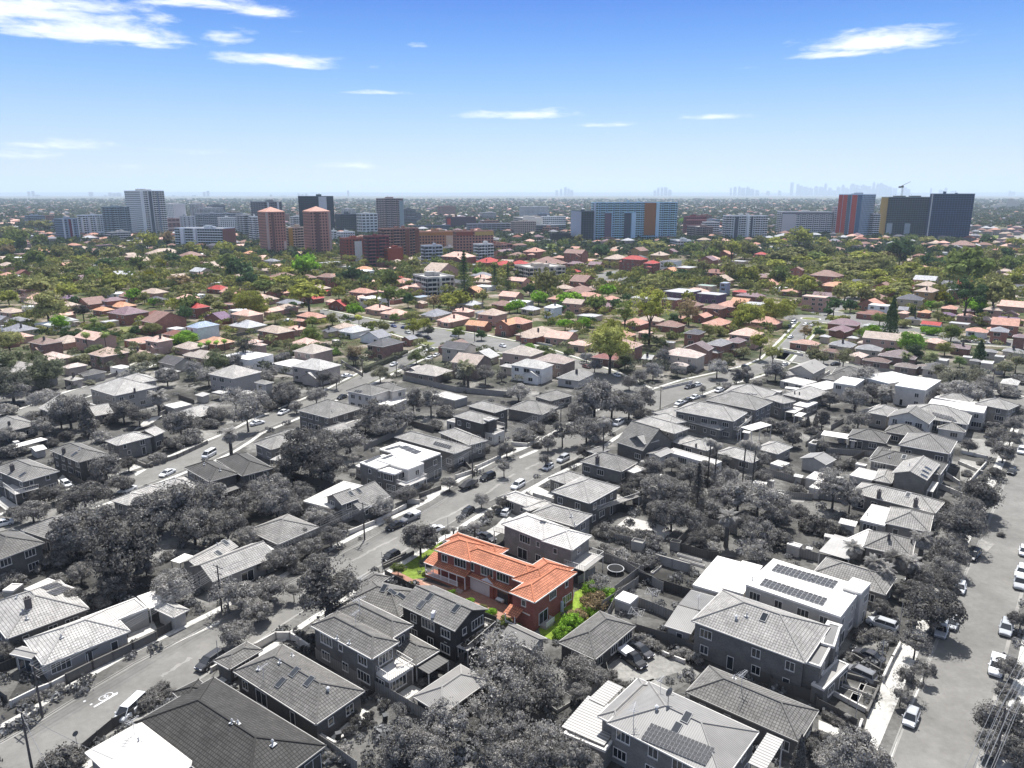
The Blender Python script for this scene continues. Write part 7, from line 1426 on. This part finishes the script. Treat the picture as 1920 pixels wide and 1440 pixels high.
# a boat under a cover on its trailer
q0, q1 = at(*P('b1',1530,790),.5), at(*P('b1',1670,735),.5); an = math.atan2((q1-q0).y,(q1-q0).x); bt = empty('covered_boat', ((q0.x+q1.x)/2,(q0.y+q1.y)/2,.02), an)
b = MB(); L_ = 3.0
sec = [(-L_,1.0,1.1,.8),(-1.2,1.15,1.9,.7),(.3,1.1,2.1,.7),(1.8,.75,1.5,.8),(L_,.08,1.15,1.0)]
for (xa,wa,ta,ba),(xb,wb_,tb,bb) in zip(sec, sec[1:]):
    A = [(xa,-wa,ba+.3),(xa,-wa*.5,ta),(xa,wa*.5,ta),(xa,wa,ba+.3),(xa,wa*.4,.5),(xa,-wa*.4,.5)]; B_ = [(xb,-wb_,bb+.3),(xb,-wb_*.5,tb),(xb,wb_*.5,tb),(xb,wb_,bb+.3),(xb,wb_*.4,.5),(xb,-wb_*.4,.5)]
    for j in range(6): b.face((A[j],B_[j],B_[(j+1)%6],A[(j+1)%6]),'r')
b.face([(-L_,-1,1.1),(-L_,-.5,1.1),(-L_,.5,1.1),(-L_,1,1.1),(-L_,.4,.5),(-L_,-.4,.5)],'r'); b.build('canvas_cover', bt, (.07,.07,.075,1))
b = MB(); b.box(-2.6,-.7,.38,3.6,-.6,.46,'metal'); b.box(-2.6,.6,.38,3.6,.7,.46,'metal'); b.build('trailer_frame', bt, (.3,.3,.3,1))
for sy in (-.85,.85): wq = link('wheel', CARM['hatch']['wheel'], bt, (.02,.02,.02,1)); wq.location = (-.8,sy,.33)
tag(bt, 'boat under a dark canvas cover on a trailer parked at the kerb', 'boat')
# ================================================================ POLES AND WIRES
A58 = R(148)
i0 = pole(62,1452,9.0,A58,True,False,'dark timber power pole at the bottom-left corner beside the white roof')
i1 = pole(*P('a0',320,1065),8.2,A58,True,False,'timber power pole standing on the left footpath near the steps')
i2 = pole(*P('a0',1665,268),8.8,A58,True,False,'timber power pole on the footpath by the tiled corner garage')
i3 = pole(*P('b1',815,1170),8.4,A58,True,True,'timber power pole with lamp arm by the square hip bungalow')
i4 = pole(*P('b1',1625,702),8.4,A58,True,False,'timber power pole in front of the long solar hip roof')
i5 = pole(*P('b2',365,330),8.4,A58,True,False,'timber power pole at the end of the wire row near the street trees')
for k, (i, j) in enumerate(((i1,i2),(i2,i3),(i3,i4),(i4,i5))): span(i, j, ['overhead wire above the long brick street house','overhead wire above the street between tiled garage and square bungalow','overhead wire in front of the gabled street bungalow and modern duplex','overhead wire in front of the turreted brick mansion'][k])
pz, hz_p, az_p, tz = POLES[i0]
for k_, (dx_, dy_) in enumerate(((14,-6),(9,-9))): wire(pz+Vector((0,0,8.7)), pz+Vector((dx_,dy_,7.5)), .2, ('upper','lower')[k_]+' wire leaving the bottom-left pole towards the bottom edge')
A51 = R(141)
j0 = pole(*P('a3',1688,1480),9.5,A51,True,True,'power pole with long street-lamp arm at the bottom-right kerb')
j1 = pole(1990,1170,9.0,A51,True,False,'power pole just beyond the right edge'); j2 = pole(1800,1600,9.5,A51,True,False,'power pole just below the bottom-right corner')
span(j0, j1, 'overhead wire along the right-hand street'); span(j2, j0, 'overhead wire at the bottom-right corner')
for t, x, y, h_, lb in (('a3',980,425,5.5,'thin steel post beside the driveway of the white solar-roofed house'),('a3',835,742,6,'thin steel post between two front driveways at right'),('a3',650,1105,5.5,'thin steel post by the paling fence corner at bottom right'),('b1',950,1422,4.6,'thin steel post at the kerb by the front lawn of the orange-roofed house'),('b1',1440,1082,2.6,'short steel post on the verge near the palms'),('a0',1645,690,4.8,'thin steel post beside the parked dark car')):
    px, py = P(t,x,y); pole(px, py, h_, A58, False, False, lb, 'service_post')
for t, x, y, h_, lb in (('b2',625,190,8.5,'power pole beside the parked cars at the street bend'),('c1',1055,745,8.5,'power pole on the verge beside the two-storey balcony house'),('c1',800,745,7,'power pole at the curved driveway wall'),('c1',1640,480,8,'power pole at the street junction'),('c2',62,540,8,'power pole at the left end of the red-tiled houses'),('c3',160,450,8,'power pole by the street leading to the roundabout'),('c3',530,690,8,'power pole behind the pinkish gabled hall'),('c3',1670,880,10,'power pole among trees near the right edge'),('b2',1110,190,8,'power pole beside the white van')):
    px, py = P(t,x,y); pole(px, py, h_, A58, True, False, lb)
# ================================================================ STREET SIGN, ROAD MARKINGS
p = at(*P('a0',585,1310),0); sg = empty('street_sign', p, R(58)); b = MB(); b.tube((0,0,0),(0,0,2.9),.035); b.build('post', sg, (.4,.4,.4,1))
b = MB(); n8 = [(.38*math.cos(math.pi/8+i*math.pi/4), .38*math.sin(math.pi/8+i*math.pi/4)) for i in range(8)]; b.face([(x,-.05,2.6+z) for x, z in n8],'trim'); b.face([(x,-.03,2.6+z) for x, z in reversed(n8)],'trim'); b.build('sign_face', sg, (.14,.14,.14,1)); tag(sg, 'octagonal road sign seen from behind on a thin post at bottom left', 'sign')
def mark(tile, pts, nm='road_marking'): return sheet(nm, [at(*P(tile,x,y),0) for x, y in pts], .021, 'trim', col=(.62,.62,.62,1))
mark('a0', ((700,985),(708,975),(850,895),(845,885),(885,872),(880,888),(862,896),(712,985)))
for (x, y) in ((775,915),(815,893),): 
    c = at(*P('a0',x,y),0); b = MB()
    for i in range(14):
        a0, a1 = 6.283*i/14, 6.283*(i+1)/14; r0_, r1_ = .5,.62; b.face(((c.x+r0_*math.cos(a0),c.y+r0_*math.sin(a0),.021),(c.x+r1_*math.cos(a0),c.y+r1_*math.sin(a0),.021),(c.x+r1_*math.cos(a1),c.y+r1_*math.sin(a1),.021),(c.x+r0_*math.cos(a1),c.y+r0_*math.sin(a1),.021)),'trim')
    tag(b.build('road_marking', None, (.62,.62,.62,1)), kind='structure')
mark('a0', ((775,912),(795,896),(798,900),(778,916))); mark('a0', ((795,896),(815,893),(815,897),(797,901))); mark('a0', ((622,940),(640,932),(645,940),(628,947))); mark('a0', ((672,965),(690,955),(695,962),(678,971)))
# ================================================================ FENCES AND WALLS
fences('a0', 'w 1.5 510,800 700,705 1000,565 1175,480 tone=.14;w 1.1 90,985 280,890 385,850 500,790;d 1.6 1175,470 1290,410;d 1.6 -20,740 150,665;t 1.5 620,1335 850,1140 1010,1060;d 1.7 1205,1080 1425,1260 1660,1460;w .8 1590,720 1720,640;t 1.4 -20,900 60,960')
fences('a1', 'w 1.3 0,560 150,475 260,475 400,570;p 1.8 450,620 760,800 960,900 1330,1120;p 1.8 470,1270 600,1360 760,1480;p 1.7 1745,760 1930,870;t 1.6 1400,600 1560,650;w .9 490,1230 595,1290 tone=.5')
fences('a2', 'p 1.8 660,265 775,190 945,70;p 1.8 915,215 1060,270 1150,310 1205,330;t 1.8 920,430 1160,500 1450,620 1700,720 1940,825;d 1.8 945,30 1150,105 1385,180;p 1.6 700,690 720,780 560,930;t 1.7 20,1040 200,1120;w .6 1130,590 1290,655')
fences('a3', 't 1.8 10,845 340,945 360,1000 520,1080 660,1160;k .8 740,1050 825,860;w .9 860,790 930,640 990,530;w .7 480,890 740,1030;k .9 560,760 820,830;w .7 670,1190 700,1110;k .8 640,620 850,740;w 1 780,320 860,280')
fences('s', 'p 1.8 1540,320 1640,375 1785,460;p 1.8 1785,460 1930,540;p 1.8 1640,560 1790,440;d 1.2 262,445 500,570 700,640 930,730;k .6 250,390 385,325;p 1.7 1420,500 1520,440;t 1.6 1600,700 1660,575 tone=.3;p 1.6 1660,570 1760,520')
fences('b0', 'k 1 1010,590 1100,630 1330,555 1555,450 tone=.2;t 1.6 -20,810 120,890;d 1.6 490,690 640,780;t 1.6 420,930 540,880;w 1.2 1200,240 1330,180 tone=.3;t 1.5 1340,110 1460,150;d 1.4 640,660 780,590;p 1.7 140,270 290,330')
fences('b1', 'p 1.9 810,500 1100,370 1135,320;d 1.9 100,670 380,740 640,810 tone=.12;w 1 700,1130 900,1050 1125,930;w 1 1140,895 1225,900;p 1.9 1140,310 1335,365 tone=.12;k 1 1230,850 1385,790;w 1 1500,710 1640,665;w .9 1650,640 1835,555;k .7 960,1385 1180,1280;w .8 1850,960 1990,900;k 1.2 1560,600 1640,690')
fences('c1', 'p 2.0 1100,770 1500,860 1920,900;p 1.8 10,650 290,600 410,620;t 1.8 -20,700 60,660;k 1.2 640,640 800,740 tone=.3;w .8 1100,600 1250,540')
fences('b2', 'p 1.9 905,890 1185,945;p 1.9 1440,1060 1685,1130;p 1.8 765,1180 925,1215;w 1.9 1080,1345 1325,1415 tone=.3;d 1.8 1200,1235 1460,1315 1545,1320;w 1 160,845 315,890;k 1 370,640 495,585;p 1.8 640,1310 985,1430;w 1 0,460 120,470 200,420;p 1.8 1130,760 1250,775;p 1.7 1330,1130 1230,1230')
fences('b3', 'p 1.8 320,850 645,900;p 1.8 -20,680 345,780;p 1.8 140,1270 545,1375;w 1.2 1280,780 1445,850;p 1.6 430,520 800,545;p 1.6 470,345 565,290;w 1.4 690,235 855,175;w 1 1340,695 1430,755;w .8 1430,600 1605,675;w .9 1500,755 1630,610;p 1.6 -20,840 330,870;w .8 1450,520 1640,560;w .7 1620,400 1760,420;p 1.5 280,470 400,390;t 1.5 560,620 720,540')
fences('c0', 'p 1.4 500,850 760,770 1060,690;k 1.6 1650,480 1880,420;p 1.4 620,820 760,780')
fences('c3', 'p 1.5 1100,700 1160,740;w 1 100,560 260,590;w 1.3 370,780 460,720;p 1.5 720,690 1100,740')
fences('c2', 'w .9 1130,840 1350,790;p 1.6 1330,700 1420,690;w .8 150,490 300,520')
# clipped hedges
def hedge(tile, x0, y0, x1, y1, w_, h_, tone, label):
    a, b_ = at(*P(tile,x0,y0),0), at(*P(tile,x1,y1),0); d = b_-a; r_ = empty('hedge', (a+b_)/2, math.atan2(d.y,d.x)); n_ = max(1,int(d.length/6))
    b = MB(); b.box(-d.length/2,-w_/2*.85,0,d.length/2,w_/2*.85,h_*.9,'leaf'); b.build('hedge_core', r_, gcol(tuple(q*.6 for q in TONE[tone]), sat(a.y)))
    for i in range(n_): c = link('leaf_mass', CR['hedge'][0], r_, gcol(TONE[tone], sat(a.y))); c.location = ((i+.5)*d.length/n_-d.length/2,0,0); c.scale = (d.length/n_/2,w_/2,h_)
    tag(r_, label, 'hedge')
hedge('c1',815,715,1130,580,1.8,2.2,'g','long clipped hedge climbing beside the street and the balcony corner house'); hedge('b0',1020,585,1140,625,.8,.7,'1','low clipped hedge round the walled lawn corner'); hedge('a0',1050,1020,1250,860,1.6,1.6,'1','thick dark hedge behind the parked van'); hedge('a3',410,1050,660,1165,1.2,.9,'1','leafy low hedge along the paling fence at bottom right'); hedge('c3',1150,395,1300,410,2.5,2.2,'G','bright clipped hedge before the red-roofed white house'); hedge('b3',1640,360,1790,380,2,1.2,'1','dark clipped hedge among the right-hand front gardens')
hedge('b3',1630,330,1780,345,2,1.2,'1','second dark clipped hedge behind the first in the right-hand front gardens')
# ================================================================ YARD THINGS
def clothesline(tile, x, y, lb):
    p = at(*P(tile,x,y),0); r_ = empty('rotary_clothesline', p, .4); b = MB(); b.tube((0,0,0),(0,0,2.0),.04); b.build('post', r_, (.5,.5,.5,1)); b = MB()
    for k in range(4): a = k*math.pi/2; b.tube((0,0,1.8),(1.7*math.cos(a),1.7*math.sin(a),2.1),.025)
    for q in (.6,1.1,1.65):
        for k in range(4): a = k*math.pi/2; c = a+math.pi/2; b.tube((q*math.cos(a),q*math.sin(a),1.8+.18*q),(q*math.cos(c),q*math.sin(c),1.8+.18*q),.012)
    b.build('line_frame', r_, (.5,.5,.5,1)); tag(r_, lb, 'clothesline', 'rotary clotheslines in back yards')
clothesline('a2',1050,200,'rotary clothesline in the pale back yard beyond the metal fence'); clothesline('a2',930,350,'rotary clothesline on the dark lawn behind the garage block'); clothesline('b1',870,470,'rotary clothesline in the yard behind the modern duplex')
def bins(tile, pts, lb):
    for i, (x, y) in enumerate(pts):
        p = at(*P(tile,x,y),0); r_ = empty('wheelie_bin', p, rng.uniform(0,3)); b = MB()
        b.face(((-.24,-.28,.05),(.24,-.28,.05),(.29,-.36,1.0),(-.29,-.36,1.0)),'r'); b.face(((.24,-.28,.05),(.24,.28,.05),(.29,.36,1.0),(.29,-.36,1.0)),'r'); b.face(((.24,.28,.05),(-.24,.28,.05),(-.29,.36,1.0),(.29,.36,1.0)),'r'); b.face(((-.24,.28,.05),(-.24,-.28,.05),(-.29,-.36,1.0),(-.29,.36,1.0)),'r'); b.build('bin_body', r_, (.05,.05,.05,1))
        b = MB(); b.box(-.32,-.4,1.0,.32,.4,1.08,'r'); b.build('lid', r_, (.12,.12,.12,1)); b = MB(); b.tube((-.28,.33,.1),(.28,.33,.1),.1,m='rubber',n=8); b.build('wheel', r_, (.02,.02,.02,1))
        tag(r_, lb[i], 'bin', 'wheelie bins in the yards')
bins('a1', ((1000,1210),(970,1090),(620,1225)), ('dark wheelie bin alone on the dry lawn behind the skylit house','dark wheelie bin beside the bicycle clutter at the side fence','dark wheelie bin at the end of the rear patio'))
bins('a0', ((1060,380),(1700,690),(620,640)), ('dark wheelie bin in the paved court of the long brick street house','dark wheelie bin by the box-like letterbox near the parked dark car','dark wheelie bin behind the high street wall'))
bins('a3', ((100,810),(510,1050),(1240,740)), ('dark wheelie bin at the side wall of the long brick duplex','dark wheelie bin at the paling fence by the bottom-right drive','dark wheelie bin on the right-hand nature strip'))
def pot_plants(tile, pts, z, where):
    ls = []
    for i, (x, y) in enumerate(pts):
        p = at(*P(tile,x,y),z); r_ = empty('potted_plant', p); b = MB(); s_ = rng.uniform(.8,1.4); b.tube((0,0,0),(0,0,.4*s_),.16*s_,.24*s_,'r',8); b.build('pot', r_, gcol(rng.choice((.4,.12,.6,.2))))
        c = link('foliage', CR['bush'][i%2], r_, gcol(rng.choice((.06,.1,.14)))); c.location = (0,0,.65*s_); c.scale = (.42*s_,)*3; ls.append(r_)
        later(r_, 'leafy potted plant '+where, 'potted plant', 'potted plants on deck and patio', (p.x,p.y,z))
pot_plants('a1', [(1560,545),(1590,525),(1625,505),(1655,480),(1680,470),(1712,440),(1730,420),(1755,405),(1640,520),(1690,495),(1560,500),(1780,380)], 2.82, 'on the rear deck')
pot_plants('a1', [(710,1060),(745,1050),(830,1080),(870,1060),(720,1120),(760,1110),(800,1130),(820,1150),(700,1190),(740,1180),(670,1200),(860,920),(890,940),(950,1010),(965,980)], .05, 'by the patio')
p = at(*P('s',1645,425),0); tr = empty('trampoline', p); b = MB(); b.tube((0,0,.78),(0,0,.82),1.5,m='rubber',n=20); b.build('mat', tr, (.03,.03,.03,1)); b = MB()
for i in range(20): a0, a1 = 6.283*i/20, 6.283*(i+1)/20; b.tube((1.55*math.cos(a0),1.55*math.sin(a0),.82),(1.55*math.cos(a1),1.55*math.sin(a1),.82),.09,m='trim')
for i in range(4): a = i*1.57; b.tube((1.5*math.cos(a),1.5*math.sin(a),0),(1.5*math.cos(a),1.5*math.sin(a),.8),.03)
b.build('frame', tr, (.5,.5,.5,1)); tag(tr, 'round trampoline in the back yard right of the orange-roofed house', 'trampoline')
# white box planters, benches and stacked goods in the yards
def yard_box(tile, x, y, sx, sy, sz, c, an, nm, lb, z=0):
    p = at(*P(tile,x,y),z); r_ = empty(nm, p, an); b = MB(); t = .08
    b.box(-sx/2,-sy/2,0,sx/2,-sy/2+t,sz,'r'); b.box(-sx/2,sy/2-t,0,sx/2,sy/2,sz,'r'); b.box(-sx/2,-sy/2+t,0,-sx/2+t,sy/2-t,sz,'r'); b.box(sx/2-t,-sy/2+t,0,sx/2,sy/2-t,sz,'r'); b.build('frame', r_, gcol(c)); b = MB(); b.box(-sx/2+t,-sy/2+t,.02,sx/2-t,sy/2-t,sz*.8,'earth' if nm == 'garden_bed' else 'r'); b.build('filling', r_, gcol(.12 if nm == 'garden_bed' else c*.8)); tag(r_, lb, nm.replace('_',' '))
yard_box('a2',370,960,3.6,2.0,.5,.3,.7,'garden_bed','raised rectangular bed beside the leafless garden tree'); yard_box('a1',1080,675,.1+1,.8,.3,.5,.3,'storage_box','small pale storage box on the roof terrace', 3.0)
yard_box('b2',1330,1310,5,.5,.5,.6,-.6,'garden_bed','long white-edged bed in the walled paved yard'); yard_box('b2',1350,1350,5,.5,.5,.6,-.6,'garden_bed','second long white-edged bed nearer in the walled paved yard'); yard_box('b2',1080,1400,3.5,.5,.4,.6,.9,'garden_bed','slanting white-edged bed left of the walled paved yard'); yard_box('b2',1000,1080,0.1+11,6,.12,.55,-.6,'concrete_slab','large cracked pale concrete slab on the lawn behind the arched house'); yard_box('b2',945,1240,2.4,1.8,2,.35,-.5,'storage_box','pale box shed half buried in shrubs')
yard_box('b2',1225,1240,2,1.4,1.9,.2,-.5,'storage_box','grey flat-topped box by the dark yard fence'); yard_box('a3',600,800,4.6,2.6,.35,.5,-.65,'garden_bed','upper white-framed gravel bed in the duplex front yard'); yard_box('a3',740,865,2.2,2.0,.35,.5,-.65,'garden_bed','small white-framed gravel bed nearest the footpath'); yard_box('a3',570,890,4.2,2.4,.35,.5,-.65,'garden_bed','lower white-framed gravel bed in the duplex front yard')
yard_box('a3',690,945,2.6,2.2,.35,.5,-.65,'garden_bed','lower small white-framed bed by the block wall')
# assorted sheds and awnings in the crowded right-hand gardens
for i, (t, x, y, s_, hh, cc) in enumerate((('b3',80,820,90,2.4,.6),('b3',600,1040,150,2.5,.6),('b3',470,1140,110,2.4,.5),('b3',200,1200,120,2.3,.55),('b3',310,1230,60,2.3,.5),('b3',540,700,70,2.3,.6),('b3',20,720,60,2.3,.6),('b3',230,690,80,2.3,.7),('b2',1860,740,120,2.4,.6),('b3',560,380,60,2.4,.7),('b3',640,420,60,2.4,.5),('c3',180,830,120,2.6,.6),('c3',60,850,100,2.5,.5),('c3',1280,820,80,2.5,.6),('c3',1560,700,90,2.5,.5),
        ('b0',120,430,60,2.3,.6),('b0',1520,80,120,2.6,.5),('b0',1650,60,130,2.6,.5),('b0',1850,60,120,2.8,.6),('b1',660,310,60,2.4,.5),('b1',740,290,50,2.4,.7),('b2',990,580,60,2.2,.7),('b2',1100,680,60,2.2,.6),('b0',870,560,80,2.4,.6),('a0',1200,10,60,2.4,.6),('c0',470,300,90,2.5,.7),('c0',560,330,80,2.5,.6),('c1',600,470,70,2.4,.6),('c2',690,480,60,2.4,.7),('b3',930,540,60,2.4,.6),('b3',700,600,90,2.4,.5),('b2',1760,360,70,2.5,.7))):
    c = at(*P(t,x,y),hh); dep = proj(c)[2]; wv = s_/4*dep/FPX; th = R(-34)+.1*((i*7)%3-1); a, bb = wv*.8, wv*.55; ex_, ey_ = Vector((math.cos(th),math.sin(th),0)), Vector((-math.sin(th),math.cos(th),0)); B_ = c-ex_*a/2-ey_*bb/2
    house('', None, 'p', [dict(tp=('f','sx','c')[i%3], ze=hh, th=th, a=a, b=bb, B=B_, opt={'p':'6'})], 'r.4', ('s','M','m')[i%3]+str(cc), '', near=False, name='garden_shed', sname='small pale '+('flat','sloping','open')[i%3]+'-roofed shed', cat='shed', group='sheds and awnings in back gardens', win=False)
# ================================================================ LABELS: each thing by its look and the landmark it stands by
def relword(dx, dy):
    if abs(dx) > 2.2*abs(dy): return 'right of' if dx > 0 else 'left of'
    if abs(dy) > 2.2*abs(dx): return 'below' if dy > 0 else 'above'
    return ('below and ' if dy > 0 else 'above and ')+('right of' if dx > 0 else 'left of')
ORDW = ['leftmost','second','third','fourth','fifth','sixth','seventh','eighth','ninth','tenth']
def finish_labels():
    bins = {}
    for rec in PENDING:
        o, ph, px, py = rec; ls = sorted(LAND, key=lambda l: (l[1]-px)**2+((l[2]-py)*1.5)**2)[:4]
        best = None
        for n_, l in enumerate(ls):
            lab = '%s %s %s' % (ph, relword(px-l[1], py-l[2]), l[0])
            if n_ == 0: first = lab
            if lab not in bins: best = lab; break
        if best is None or len(best.split()) > 16: best = first
        bins.setdefault(best, []).append((px, o))
    for lab, L in bins.items():
        L.sort(key=lambda q: q[0])
        if len(L) == 1: L[0][1]['label'] = lab; continue
        used = {}
        for i, (px, o) in enumerate(L):
            if i < len(ORDW): w_ = ORDW[i]+(' from left' if i else '')
            else: w_ = 'another'
            t = lab.split(' ', 0)[0]
            o['label'] = '%s %s' % (w_, lab)
            o['label'] = ' '.join(o['label'].split()[:16])
finish_labels()
